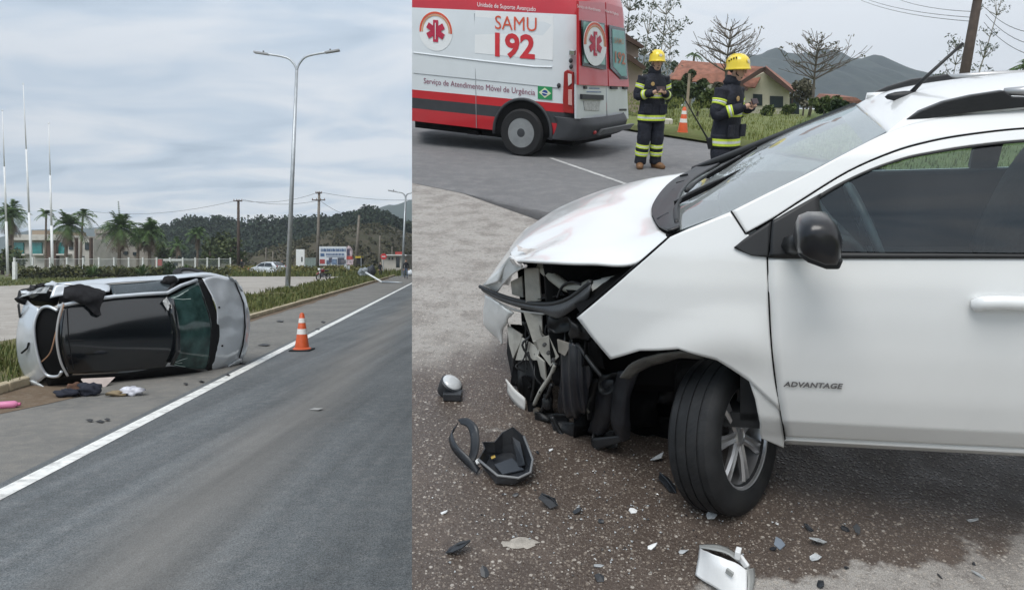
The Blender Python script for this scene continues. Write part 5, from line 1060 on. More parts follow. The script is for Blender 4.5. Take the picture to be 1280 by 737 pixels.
mb = MB(); mb.patch(csr([(x, y + 2) for x, y in WT[2:]], [(1030, 285), (1080, 270), (1130, 260), (1165, 255), (1215, 250), (1285, 248), (1400, 246)], [(x, y) for x, y in WL[2:]]), 4, 4, fn=resurf(.010)); mb.build('side_window', sideglass, wc, smooth=True)
# mirror
mb = MB(); mc = cl(1024, 299, -.17)
prof = [cl(x, y, -.17) for x, y in ((1000, 274), (1012, 269), (1034, 269), (1046, 277), (1052, 297), (1050, 318), (1046, 328), (1030, 328), (1008, 320), (996, 313), (993, 302), (995, 285))]
ring0 = [p + V((0, -.055, 0)) for p in prof]; cc = sum(prof, V()) / len(prof); sm = lambda k, dy: [cc + (p - cc) * k + V((0, dy, 0)) for p in prof]
mb.grid([sm(.55, -.085), sm(.82, -.072), sm(.97, -.035), sm(1.0, .01), sm(.98, .06)], closed=True); n = len(prof); mb.add(sm(.55, -.085), [tuple(range(n))]); mb.add(sm(.98, .06), [tuple(reversed(range(n)))]); mir = mb.build('wing_mirror', gblk, wc, smooth=True, autosmooth=60)
low = [p for p in (cl(995, 312, -.17), cl(1008, 321, -.17), cl(1030, 329, -.17), cl(1046, 329, -.17), cl(1051, 317, -.17), cl(1030, 317, -.17), cl(1008, 311, -.17))]; mb = MB(); mb.prism([p + V((0, -.062, -.002)) for p in low], (0, .12, 0)); mb.build('lower_shell', wblk, mir, bevel=.006)
mb = MB(); mb.tube([cl(1003, 302, -.12), cs(990, 306, -.01)], [.03, .035], 8); mb.build('mirror_foot', wblk, mir, smooth=True)
# windscreen, dark band, cowl, wipers
WS = [[(846, 289, .15), (880, 276.5, .16), (914, 263.5, .175), (1008, 217, .215), (1108, 164.5, .26)], [(845, 262, .5), (872, 252, .5), (905, 238, .5), (1000, 190, .55), (1093, 152, .6)], [(848, 245, .85), (873, 238, .85), (905, 222, .85), (995, 176, .85), (1082, 143, .85)], [(862, 227, 1.2), (885, 220, 1.2), (915, 206, 1.2), (993, 165, 1.2), (1074, 136.5, 1.15)], [(888, 212, 1.54), (905, 204, 1.54), (930, 193, 1.53), (995, 161, 1.49), (1069, 131.5, 1.45)]]
mb = MB(); mb.patch(clr(*WS), 5, 4); wsB = mb.build('windscreen', fglass, wc, smooth=True)
wr = clr(*WS); top = [[r[-1].lerp(r[-2], f) for f in (0, .13, .27)] for r in wr]; fr_ = M('frit_black', (.05, .052, .055), .35)
mb = MB(); mb.patch(top, 4, 4, fn=lambda p: p + V((0, 0, -.004))); mb.build('shade_band', fr_, wsB, smooth=True)
edge = [[p for p in wr[0]], [a.lerp(b, .10) for a, b in zip(wr[0], wr[1])]]; mb = MB(); mb.patch(edge, 4, 2, fn=lambda p: p + V((0, 0, -.004))); mb.build('glass_edge', fr_, wsB, smooth=True)
far_e = [[p for p in wr[-1]], [a.lerp(b, .05) for a, b in zip(wr[-1], wr[-2])]]; mb = MB(); mb.patch(far_e, 4, 2, fn=lambda p: p + V((0, 0, .004))); mb.build('far_pillar', wblk, wc, smooth=True, solid=.012)
mb = MB(); mb.patch(clr([(836, 292, .14), (842, 291, .14), (850, 288, .15)], [(822, 283, .34), (834, 275, .36), (850, 266, .45)], [(816.5, 260, .82), (832, 254, .84), (852, 244, .86)], [(838, 231, 1.3), (852, 229, 1.28), (868, 226, 1.22)], [(870, 212, 1.6), (884, 211, 1.58), (900, 207, 1.52)]), 5, 6, fn=lambda p: p + V((0, 0, .006))); cow = mb.build('cowl', satin, wc, smooth=True, solid=.01)
mb = MB(); mb.tube([cl(838, 296, .13), cl(826, 289, .26), cl(817, 272, .6), cl(819, 255, .9), cl(840, 231, 1.3), cl(869, 212, 1.6)], .010, 6); mb.build('cowl_seal', voidb, cow)
for i in range(7):
    f = i / 6; a = cl(822 + 28 * f, 278 - 55 * f, .4 + 1.0 * f); b = cl(836 + 24 * f, 272 - 50 * f, .42 + .98 * f); mb = MB(); mb.bar(a + V((0, 0, .012)), b + V((0, 0, .016)), .012, .012); mb.build('cowl_rib', wblk, cow)
for (pv, el, tp, bl) in (((846, 286, .22), (851, 258, .55), (905, 228, .75), (868, 262, .4)), ((858, 244, .8), (876, 232, 1.0), (925, 200, 1.3), (885, 226, .9))):
    P_ = [cl(*pv) + V((0, 0, .02)), cl(*el) + V((0, 0, .03)), cl(*tp) + V((0, 0, .018))]; mb = MB(); mb.tube(crom(P_, 5), [.011] * 4 + [.007] * 7, 6); wi = mb.build('wiper', wblk, wc, smooth=True); d = (P_[2] - P_[1]).normalized(); mb = MB(); mb.bar(P_[2] - d * .30 + V((0, 0, -.006)), P_[2] + d * .16 + V((0, 0, -.006)), .012, .018); mb.build('wiper_blade', voidb, wi)
# roof
RN = [(.36, .26, .372), (.60, .255, .42), (1.0, .25, .455), (1.6, .25, .47), (2.3, .26, .45), (2.75, .28, .40)]
top_near = [wr[0][-1]] + [V(p) for p in RN[1:]]
def rc(f): return [top_near[i] if f == 0 else V((wr[2][-1].x if i == 0 and f == .5 else (wr[0][-1].x + (wr[-1][-1].x - wr[0][-1].x) * f if i == 0 else top_near[i].x), top_near[i].y + (WID - 2 * top_near[i].y) * f, top_near[i].z + .045 * 4 * f * (1 - f) * (.55 if i == 0 else 1))) for i in range(len(top_near))]
rws = [rc(f) for f in (0, .12, .3, .5, .7, .88, 1.0)]
for r_, wsr in ((rws[0], wr[0]), (rws[3], wr[2]), (rws[6], wr[4])): r_[0] = wsr[-1].copy()
rws[1][0] = wr[0][-1].lerp(wr[1][-1], .4); rws[2][0] = wr[1][-1].copy(); rws[4][0] = wr[3][-1].copy(); rws[5][0] = wr[3][-1].lerp(wr[4][-1], .6)
mb = MB(); mb.patch(rws, 6, 4); rf = mb.build('roof', wpaint, wc, smooth=True, solid=.02, off=-1)
up_near = [cs(x, y) for x, y in UP[4:]]; mb = MB(); mb.patch([up_near, [up_near[0]] + [V((p.x, p.y + .04, p.z + .035)) for p in up_near[1:]]], 4, 3); mb.build('roof_gutter', wpaint, wc, smooth=True)
# roof rails
def rail(bottom, topc, sil, Y, th=.035):
    P_ = [cl(x, y, Y) for x, y in topc + bottom[::-1]]; mb = MB(); mb.prism(P_, (0, th, 0)); r_ = mb.build('roof_rail', satin, wc, bevel=.006); mb = MB(); mb.tube([cl(x, y, Y) + V((0, th / 2, 0)) for x, y in sil], [.012] + [.019] * (len(sil) - 1), 10); mb.build('rail_bar', M('rail_silver', (.5, .5, .5), .35, metal=.6), r_, smooth=True)
rail([(1128, 155), (1170, 147), (1220, 140), (1285, 134), (1420, 128)], [(1128, 152), (1150, 139), (1180, 127), (1215, 119), (1255, 113), (1266, 121), (1300, 122), (1420, 117)], [(1258, 115), (1300, 114), (1420, 109)], .24)
rail([(1088, 121), (1130, 112), (1185, 103), (1285, 98), (1420, 94)], [(1088, 118), (1110, 108), (1140, 99), (1185, 93), (1192, 98), (1420, 91)], [(1187, 96.5), (1240, 94), (1420, 89)], 1.44)
# aerial
b0 = cl(1131, 120, .8); mb = MB(); mb.blob(b0, (.075, .02, .02), 12, 6, 0); mb.build('aerial_base', wblk, rf, smooth=True); mb = MB(); mb.tube([cl(1137, 118, .8), cl(1160, 94, .8), cl(1204, 54, .8)], [.010, .007, .006], 8); mb.build('aerial_mast', wblk, rf, smooth=True)
# far flank, rear half, interior
def flank(Yf, sgn, name):
    m_ = MB(); rows_ = []
    for Z in (.0, -.1, -.3, -.5, -.64, -.70): rows_.append([V((X, Yf(X, Z), Z)) for X in ((-.5, .0, .5, 1.0, 1.6, 2.2, 2.6, 2.85) if sgn > 0 else (cs(1420, 440).x + .005, 1.3, 1.6, 2.2, 2.6, 2.85))])
    m_.patch(rows_, 3, 3); return m_.build(name, wpaint, wc, smooth=True, solid=.02)
flank(lambda X, Z: WID - Yside(max(X, -.25), Z), 1, 'far_flank'); flank(Yside, -1, 'rear_flank')
ifab = M('seat_fabric', (.035, .037, .04), .85, var=.25, scale=14, bump=.2); iplas = M('dash_plastic', (.02, .021, .023), .7, var=.2, scale=10)
for s in (0, 1):                              # pillars and glass on the far side, rear glass near side
    Yf = (lambda Z: Yside(0, Z)) if s == 0 else (lambda Z: WID - Yside(0, Z))
    for X0, X1 in (((1.05, 1.17), (2.0, 2.1), (2.7, 2.85)) if s == 0 else ((1.05, 1.17), (2.0, 2.1), (2.7, 2.85))):
        m_ = MB(); m_.patch([[V((X0, Yf(0), 0)), V((X1, Yf(0), 0))], [V((X0 + .0, Yf(.2), .2)), V((X1, Yf(.2), .2))], [V((X0, Yf(.4), .4)), V((X1, Yf(.4), .4))]], 2, 3); m_.build('window_pillar', wblk, wc, smooth=True, solid=.05, off=0)
    if s == 1:
        m_ = MB(); m_.patch([[V((X, Yf(.30 + .04 * min(1, X)), .33 if X > .35 else .33 - (.35 - X) * .6)), V((X, Yf(.42), .42 if X > .3 else .40 - (.3 - X) * .6))] for X in (.5, .8, 1.4, 2.0, 2.8)], 2, 4); m_.build('far_roof_rail', wpaint, wc, smooth=True, solid=.02)
        m_ = MB(); m_.patch([[V((-.35, Yf(0) - .02, .05)), V((-.2, Yf(.05), .02))], [V((.45, Yf(.36), .37)), V((.55, Yf(.33), .34))]], 3, 6); m_.build('far_windscreen_pillar', wblk, wc, smooth=True, solid=.03)
    if s == 0:
        xa_ = cs(1400, 165).x; m_ = MB(); m_.patch([[V((X, Yf(.33), .33)), V((X, Yf(.38), .38)), V((X, Yf(.43), .43))] for X in (xa_, 1.2, 1.6, 2.2, 2.8)], 2, 4); m_.build('rear_roof_side', wpaint, wc, smooth=True, solid=.02)
    for X0, X1 in ((-.2, 1.05), (1.17, 2.0), (2.1, 2.7)):
        if s == 0 and X0 < 1: continue
        m_ = MB(); z1 = .38; xa = X0 + (.55 if X0 < 0 else 0); m_.patch([[V((X0, Yf(0), 0)), V((X1, Yf(0), 0))], [V(((X0 + xa) / 2, Yf(.2), .2)), V((X1, Yf(.2), .2))], [V((xa, Yf(z1), z1)), V((X1, Yf(z1), z1))]], 4, 4); m_.build('side_window', glass('far_glass', (.75, .82, .82)) if s else sideglass, wc, smooth=True)
m_ = MB(); m_.patch([[V((2.85, .02, -.6)), V((2.85, .85, -.6)), V((2.85, WID - .02, -.6))], [V((2.98, .03, -.3)), V((3.04, .85, -.3)), V((2.98, WID - .03, -.3))], [V((2.92, .05, .0)), V((2.97, .85, 0)), V((2.92, WID - .05, .0))], [V((2.75, .28, .40)), V((2.78, .85, .45)), V((2.75, WID - .28, .40))]], 5, 5); m_.build('tailgate', wpaint, wc, smooth=True, solid=.02)
m_ = MB(); m_.patch([[V((2.945, .2, .06)), V((2.97, .85, .06)), V((2.945, WID - .2, .06))], [V((2.81, .32, .36)), V((2.835, .85, .38)), V((2.81, WID - .32, .36))]], 4, 4, fn=lambda p: p + V((.03, 0, .0))); m_.build('rear_window', gblk, wc, smooth=True, solid=.01)
m_ = MB(); m_.box((1.2, .85, -.66), (3.0, 1.5, .06)); m_.box((-.08, .85, -.36), (.06, 1.5, .6)); m_.build('floor_pan', iplas, wc)
m_ = MB(); m_.box((1.25, WID - .10, -.28), (2.7, .05, .58)); m_.build('far_door_lining', iplas, wc, bevel=.02)
m_ = MB(); m_.patch([[V((-.12, .14, .02)), V((-.2, .85, .04)), V((-.12, 1.56, .02))], [V((.12, .14, .03)), V((.06, .85, .05)), V((.12, 1.56, .03))], [V((.3, .14, -.02)), V((.24, .85, .0)), V((.3, 1.56, -.02))], [V((.32, .14, -.35)), V((.28, .85, -.35)), V((.32, 1.56, -.35))]], 5, 5); m_.build('dashboard', iplas, wc, smooth=True, solid=.02)
m_ = MB(); sw = V((.36, .47, -.03)); ax = V((1, 0, .42)).normalized(); e1 = V((0, 1, 0)); e2 = ax.cross(e1); ring = [sw + e1 * math.cos(a) * .185 + e2 * math.sin(a) * .185 for a in [i * math.pi / 14 for i in range(29)]]; m_.tube(ring, .016, 8); st_ = m_.build('steering_wheel', M('wheel_grey', (.10, .105, .11), .4), wc, smooth=True)
m_ = MB(); m_.blob(sw, (.03, .07, .06), 10, 6, 0); m_.build('hub', iplas, st_, smooth=True)
for a in (0, math.pi, -math.pi / 2): m_ = MB(); m_.bar(sw, sw + (e1 * math.cos(a) + e2 * math.sin(a)) * .18, .03, .015); m_.build('spoke', iplas, st_)
for Yc in (.46, 1.22):
    m_ = MB(); m_.patch([[V((1.02, Yc - .25, -.35)), V((.98, Yc, -.36)), V((1.02, Yc + .25, -.35))], [V((1.12, Yc - .25, -.05)), V((1.06, Yc, -.05)), V((1.12, Yc + .25, -.05))], [V((1.22, Yc - .21, .16)), V((1.17, Yc, .17)), V((1.22, Yc + .21, .16))], [V((1.27, Yc - .16, .22)), V((1.25, Yc, .23)), V((1.27, Yc + .16, .22))]], 5, 5); se = m_.build('seat', ifab, wc, smooth=True, solid=.13, off=1)
    m_ = MB(); m_.box((.78, Yc, -.42), (.52, .5, .14)); m_.build('cushion', ifab, se, bevel=.05); m_ = MB(); m_.blob((1.27, Yc, .30), (.055, .13, .10), 14, 10, .02); hr = m_.build('headrest', ifab, se, smooth=True)
    for q in (-.05, .05): m_ = MB(); m_.tube([V((1.26, Yc + q, .16)), V((1.265, Yc + q, .3))], .007, 6); m_.build('headrest_post', M('chrome', (1, 1, 1)), se)
m_ = MB(); m_.box((1.95, .85, -.1), (.16, 1.3, .6), Matrix.Rotation(.25, 3, 'Y')); m_.build('rear_seat', ifab, wc, bevel=.05)
# wheels
def tread_mat(R, W):
    if 'tyre_tread' in MATS: return MATS['tyre_tread']
    m = M('tyre_tread', (.0125, .0135, .015), .6, var=.3, scale=14, dirt=.5, dcol=(.035, .032, .03), spec=.35); t = m.node_tree; b = t.nodes['Principled BSDF']; L = t.links.new
    def mm(op, a, b2=None):
        n = t.nodes.new('ShaderNodeMath'); n.operation = op
        for i, q in enumerate((a, b2)):
            if q is None: continue
            if isinstance(q, (int, float)): n.inputs[i].default_value = q
            else: L(q, n.inputs[i])
        return n.outputs[0]
    c = t.nodes.new('ShaderNodeTexCoord'); sp = t.nodes.new('ShaderNodeSeparateXYZ'); L(c.outputs['Object'], sp.inputs[0]); X, Y, Z = sp.outputs
    ang = mm('ARCTAN2', Y, X); az = mm('ABSOLUTE', Z); rr = mm('SQRT', mm('ADD', mm('MULTIPLY', X, X), mm('MULTIPLY', Y, Y)))
    shoulder = mm('SINE', mm('ADD', mm('MULTIPLY', ang, 86), mm('MULTIPLY', az, 60))); rib = mm('SINE', mm('ADD', mm('MULTIPLY', ang, 70), mm('MULTIPLY', Z, 190)))
    outer = mm('GREATER_THAN', az, W * .25); pat = mm('ADD', mm('MULTIPLY', outer, shoulder), mm('MULTIPLY', mm('SUBTRACT', 1.0, outer), rib)); cut = mm('MULTIPLY', mm('GREATER_THAN', pat, .62), mm('GREATER_THAN', rr, R * .94))
    bp = t.nodes.new('ShaderNodeBump'); bp.invert = True; bp.inputs['Strength'].default_value = .9; bp.inputs['Distance'].default_value = .012; L(cut, bp.inputs['Height']); L(bp.outputs[0], b.inputs['Normal'])
    return m
def tyre_wheel(par, c, ax, R=.31, W=.2, spin=.2, side=-1):
    mw_ = Matrix.Translation(V(c)) @ V(ax).normalized().to_track_quat('Z', 'Y').to_matrix().to_4x4(); c = V((0, 0, 0)); q = Matrix.Identity(3); tread = tread_mat(R, W)
    prof = [(R * .655, -W * .46), (R * .68, -W * .5), (R * .80, -W * .54), (R * .90, -W * .52), (R * .955, -W * .46), (R * .985, -W * .40)]
    g = [(-.36, 0), (-.27, 0), (-.262, 1), (-.225, 1), (-.217, 0), (-.02, 0), (-.018, 1), (.018, 1), (.02, 0), (.217, 0), (.225, 1), (.262, 1), (.27, 0), (.36, 0)]
    prof += [(R * (1 - .012 * abs(a) / .36) - .005 * d, W * a) for a, d in g] + [(R * .985, W * .40), (R * .955, W * .46), (R * .90, W * .52), (R * .80, W * .54), (R * .68, W * .5), (R * .655, W * .46), (R * .60, W * .36)]
    n = 200; vs = []; fs = []
    for r, h in prof:
        for j in range(n):
            a = 2 * math.pi * j / n; rr = r
            vs.append(V(c) + q @ V((rr * math.cos(a + h * (1.2 if abs(h) < W * .3 else .5)), rr * math.sin(a + h * (1.2 if abs(h) < W * .3 else .5)), h)))
    k = len(prof); fs = [(i * n + j, i * n + (j + 1) % n, (i + 1) * n + (j + 1) % n, (i + 1) * n + j) for i in range(k - 1) for j in range(n)]
    mb = MB(); mb.add(vs, fs); w_ = mb.build('wheel', tread, par, smooth=True, autosmooth=30); w_.matrix_local = mw_
    al = M('alloy', (.52, .52, .53), .30, metal=.8, var=.10, scale=8, dirt=.2, dcol=(.1, .09, .08)); Rr = R * .665
    mb = MB(); mb.lathe([(Rr * 1.0, W * .47), (Rr * 1.02, W * .44), (Rr * .97, W * .40), (Rr * .93, W * .30), (Rr * .88, -W * .3), (Rr * .85, -W * .3), (Rr * .90, W * .28), (Rr * .94, W * .40), (Rr * .96, W * .46), (Rr, W * .47)], n=56, rot=q, c=c); mb.f = mb.f[:-2]; mb.m = mb.m[:-2]; rim = mb.build('rim', al, w_, smooth=True, autosmooth=40)
    for i in range(7):
        a = spin + 2 * math.pi * i / 7; d = V((math.cos(a), math.sin(a), 0)); s = V((-d.y, d.x, 0)); h0, h1 = W * .30, W * .40; L = []
        for (rad, wd, hh, th) in ((Rr * .16, .020, h0 + .01, .03), (Rr * .45, .020, h0 + .014, .026), (Rr * .75, .026, h1 - .004, .022), (Rr * .96, .034, h1 - .006, .03)): L.append([d * rad - s * wd + V((0, 0, hh - .008)), d * rad - s * wd * .55 + V((0, 0, hh)), d * rad + V((0, 0, hh - .004)), d * rad + s * wd * .55 + V((0, 0, hh)), d * rad + s * wd + V((0, 0, hh - .008)), d * rad + s * wd * .7 + V((0, 0, hh - th)), d * rad - s * wd * .7 + V((0, 0, hh - th))])
        mb = MB(); mb.grid(L, closed=True); mb.v = [V(c) + q @ p for p in mb.v]; mb.build('spoke', al, rim, smooth=True, autosmooth=35)
    mb = MB(); mb.lathe([(Rr * .22, W * .2), (Rr * .22, W * .34), (Rr * .15, W * .37), (Rr * .13, W * .345), (0, W * .345)], n=24, rot=q, c=c); mb.build('hub_cap', al, rim, smooth=True, autosmooth=35)
    mb = MB(); mb.lathe([(Rr * .80, -W * .1), (Rr * .80, W * .02), (Rr * .2, W * .04), (0, W * .04)], n=32, rot=q, c=c); mb.build('brake_disc', M('disc_steel', (.10, .09, .085), .5, metal=.7), rim, smooth=True, autosmooth=35)
    return w_
wcen = cl(907, 542, .17)
tyre_wheel(wc, wcen, (math.sin(math.radians(64)), -math.cos(math.radians(64)), .16), .296, .178)
nl = MWI.to_3x3() @ nB; gz = lambda X, Y: (MWI @ (oB)).z                        # ground height under the rear axle, in car coordinates
def groundz(X, Y): o = MWI @ oB; return o.z - (nl.x * (X - o.x) + nl.y * (Y - o.y)) / nl.z
for Y in (.12, WID - .12): tyre_wheel(wc, V((2.45, Y, groundz(2.45, Y) + .312)), (0, -1 if Y < 1 else 1, 0), .312, .20)
tyre_wheel(wc, V((-.15, WID - .12, groundz(-.15, WID - .12) + .312)), (0, 1, 0), .312, .20)
# smashed nose: engine bay darkness, carriers, struts, tank, liner
mb = MB(); mb.box((-.52, .98, -.42), (.8, 1.15, .62)); mb.build('bay_dark_box', voidb, wc, bevel=.05)  # plain black box added to paint in the engine bay's darkness
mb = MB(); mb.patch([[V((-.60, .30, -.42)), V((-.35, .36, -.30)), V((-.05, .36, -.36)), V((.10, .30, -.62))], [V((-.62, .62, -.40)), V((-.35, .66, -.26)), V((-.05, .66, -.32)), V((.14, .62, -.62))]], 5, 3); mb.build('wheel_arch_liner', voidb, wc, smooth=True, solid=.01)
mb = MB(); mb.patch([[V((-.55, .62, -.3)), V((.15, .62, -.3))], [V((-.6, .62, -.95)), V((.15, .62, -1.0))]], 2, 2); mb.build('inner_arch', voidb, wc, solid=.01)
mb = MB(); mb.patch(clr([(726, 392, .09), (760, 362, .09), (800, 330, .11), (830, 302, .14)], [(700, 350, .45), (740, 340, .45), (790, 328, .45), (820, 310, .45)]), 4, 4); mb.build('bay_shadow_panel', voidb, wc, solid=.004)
mb = MB(); mb.box((-.80, 1.2, -.62), (.80, .5, .66)); mb.build('nose_dark_box', voidb, wc, bevel=.04)  # second black box: painted darkness behind the open nose brackets
# the black upper grille carrier
GA_ = [(600, 358, .98), (618, 366, .84), (645, 375, .66), (679, 380, .44), (709, 374, .26), (739, 352, .14)]; GB_ = [(606, 366, .98), (622, 375, .84), (648, 384, .66), (678, 391, .44), (700, 397, .28), (736, 372, .13)]
mb = MB(); mb.patch(clr(GA_, [((a[0] + b[0]) / 2 - 1, (a[1] + b[1]) / 2 + 1, a[2] - .02) for a, b in zip(GA_, GB_)], GB_), 5, 4); gr = mb.build('grille_carrier', M('carrier_black', (.04, .042, .045), .45, var=.25, scale=14, bump=.1, bscale=90), wc, smooth=True, solid=.006)
mb = MB(); mb.tube(crom([cl(*p) for p in GA_], 5), .010, 7); mb.build('carrier_lip', wblk, gr, smooth=True)
mb = MB(); mb.tube(crom([cl(610, 371, .96), cl(640, 386, .7), cl(676, 392, .46), cl(682, 390, .42)], 5), .006, 6); mb.build('carrier_edge', M('edge_grey', (.25, .25, .24), .5), gr, smooth=True)
mb = MB(); mb.patch(clr([(655, 376, .62), (680, 372, .46), (705, 368, .34)], [(665, 368, .7), (690, 366, .55), (700, 362, .45)]), 3, 2); mb.build('carrier_tray', satin, gr, solid=.004)
def plate(name, pts, mat, th=.008, par=wc, fn=None):
    P_ = [cl(*p) for p in pts]; mb = MB(); n = (P_[1] - P_[0]).cross(P_[2] - P_[0]).normalized(); mb.prism(P_, n * th); return mb.build(name, mat, par, bevel=.0015)
plate('radiator_support', [(655, 336, .5), (673, 335, .45), (676, 376, .5), (657, 378, .56)], prime); plate('radiator_support', [(638, 352, .72), (652, 345, .65), (654, 372, .68), (640, 368, .75)], prime)
plate('front_strut', [(654, 390, .55), (677, 394, .5), (678, 424, .5), (666, 427, .53)], prime); plate('front_strut', [(666, 427, .5), (678, 424, .47), (673, 440, .52)], prime)
mb = MB(); mb.tube(crom([cl(676, 333, .5), cl(690, 345, .42), cl(708, 358, .36), cl(725, 360, .3), cl(738, 356, .22)], 5), [.022] * 21, 8); mb.build('chassis_rail', M('rail_cream', (.42, .41, .36), .5, var=.15, scale=8, dirt=.3), wc, smooth=True)
plate('inner_wing', [(738, 352, .2), (752, 349, .2), (786, 346, .2), (760, 366, .16), (742, 374, .16)], M('inner_white', (.55, .55, .52), .45, var=.1, dirt=.3)); plate('inner_wing', [(752, 349, .22), (752, 355, .2), (790, 350, .2), (797, 340, .22)], M('inner_white', (1, 1, 1)))
mb = MB(); mb.tube(crom([cl(697, 372, .36), cl(703, 358, .34), cl(715, 352, .3), cl(728, 356, .25)], 5), .006, 6); mb.build('hose', wblk, wc, smooth=True)
plate('crash_beam', [(634, 406, .86), (652, 418, .7), (650, 428, .7), (641, 448, .76), (636, 430, .82)], prime); plate('crash_beam', [(652, 422, .68), (675, 436, .5), (671, 450, .52), (644, 450, .74)], prime)
bp_ = plate('bracket', [(669, 424, .46), (686, 419, .42), (698, 446, .40), (688, 458, .42), (676, 442, .46)], prime)
for x, y in ((681, 430), (686, 440), (692, 449)): mb = MB(); mb.lathe([(.009, 0), (.009, -.012), (0, -.014)], n=8, axis='Y', c=cl(x, y, .40)); mb.build('bolt', M('bolt_dark', (.12, .12, .12), .5, metal=.6), bp_)
plate('bracket', [(670, 444, .5), (680, 452, .46), (683, 478, .48), (676, 470, .52)], prime); plate('bracket', [(696, 424, .34), (714, 430, .3), (706, 445, .32), (698, 440, .34)], M('bracket_beige', (.25, .23, .2), .6, var=.3, scale=12)); plate('bracket', [(636, 404, .9), (634, 440, .88), (640, 470, .86), (643, 455, .84), (640, 420, .86)], wblk)
mb = MB(); mb.patch(clr([(702, 432, .36), (715, 428, .3), (730, 440, .26)], [(700, 470, .36), (716, 470, .26), (736, 470, .25)], [(698, 510, .4), (716, 514, .30), (734, 508, .28)], [(708, 520, .42), (718, 523, .36), (730, 518, .34)]), 8, 6, fn=lambda p: p + V((0, .012 * math.sin(p.x * 130), 0))); mb.build('washer_tank', M('tank_black', (.014, .015, .019), .3, var=.3, scale=12), wc, smooth=True, solid=.02)
mb = MB(); mb.patch(clr([(646, 480, .8), (652, 470, .7), (662, 476, .64)], [(648, 505, .8), (658, 505, .7), (668, 500, .6)]), 3, 3); mb.build('fog_housing', voidb, wc, solid=.02)
for i, (pts, r_, m_) in enumerate((([(668, 505, .6), (676, 488, .5), (688, 470, .44), (694, 455, .4)], .010, prime), ([(664, 508, .62), (675, 515, .54), (682, 500, .46), (690, 480, .4)], .008, wblk), ([(655, 500, .74), (662, 525, .66), (690, 536, .52), (720, 545, .44)], .009, satin), ([(672, 536, .6), (700, 548, .5), (725, 555, .42), (740, 562, .4)], .008, prime), ([(722, 430, .28), (740, 455, .2), (752, 470, .18)], .009, wblk), ([(690, 520, .45), (700, 540, .44), (712, 552, .42)], .012, wblk), ([(838, 470, .45), (850, 485, .42), (862, 505, .40)], .012, M('rod_grey', (.09, .09, .09), .5)), ([(656, 480, .72), (654, 520, .74), (652, 533, .78)], .006, prime), ([(660, 440, .6), (668, 470, .55), (664, 500, .6)], .008, wblk))):
    mb = MB(); mb.tube(crom([cl(*p) for p in pts], 5), r_, 7); mb.build('hose' if i % 2 else 'pipe', m_, wc, smooth=True)
for i, (x, y, Y, r_) in enumerate(((684, 502, .46, .022), (672, 514, .55, .02), (656, 497, .74, .022))): mb = MB(); mb.lathe([(r_ * .6, -r_ * 1.5), (r_, -r_), (r_, r_ * .6), (r_ * .7, r_), (r_ * .7, r_ * 1.6), (0, r_ * 1.6)], n=14, c=cl(x, y, Y), rot=Matrix.Rotation(i * 1.1, 3, 'X')); mb.build('connector', (wblk, M('grease_brown', (.06, .05, .038), .6, var=.5, scale=20), voidb)[i % 3], wc, smooth=True, autosmooth=40)
for i in range(14):
    x0, y0 = ru(655, 720), ru(395, 470); pts = [(x0 + ru(-6, 6) + k * ru(-4, 8), y0 + k * ru(10, 24), .62 - (x0 - 650) * .004 + ru(-.04, .02)) for k in range(4)]; mb = MB(); mb.tube(crom([cl(*p) for p in pts], 4), ru(.003, .006), 6); mb.build('cable', wblk if i % 4 else M('cable_grey', (.12, .115, .10), .6), wc, smooth=True)
mb = MB(); mb.patch(clr([(772, 464, .22), (785, 462, .2), (800, 462, .2)], [(764, 500, .26), (778, 500, .2), (788, 498, .22)], [(764, 530, .28), (776, 538, .22), (788, 536, .24)], [(770, 545, .3), (778, 552, .26), (787, 548, .26)]), 5, 5, fn=lambda p: p + V((0, .012 * noise.noise(p * 14), 0))); mb.build('hanging_liner', M('liner_black', (.012, .013, .017), .5, var=.3, scale=10), wc, smooth=True, solid=.006)
mb = MB(); mb.patch(clr([(748, 478, .32), (758, 474, .3), (768, 474, .3)], [(740, 520, .36), (752, 524, .32), (764, 520, .32)], [(734, 540, .4), (748, 545, .36), (760, 538, .36)]), 4, 4, fn=lambda p: p + V((0, .015 * noise.noise(p * 12), 0))); mb.build('hanging_liner', M('liner_black', (1, 1, 1)), wc, smooth=True, solid=.006)
mb = MB(); mb.patch(clr([(738, 548, .36), (758, 546, .3), (778, 544, .26)], [(742, 566, .36), (752, 560, .32), (776, 552, .26)]), 4, 3); mb.build('hanging_liner', satin, wc, smooth=True, solid=.008)
mb = MB(); mb.patch(clr([(775, 472, .14), (790, 455, .10), (815, 446, .08), (850, 441, .08), (880, 446, .1)], [(788, 474, .2), (800, 464, .18), (822, 455, .16), (852, 448, .16), (880, 450, .18)]), 5, 3, fn=lambda p: p + V((0, .008 * noise.noise(p * 20), 0))); mb.build('torn_liner_edge', M('liner_grey', (.14, .135, .125), .8, var=.35, scale=18), wc, smooth=True, solid=.006)
mb = MB(); mb.box(wcen + V((-.12, .12, .02)), (.16, .14, .42)); mb.build('suspension_strut', voidb, wc, bevel=.03)

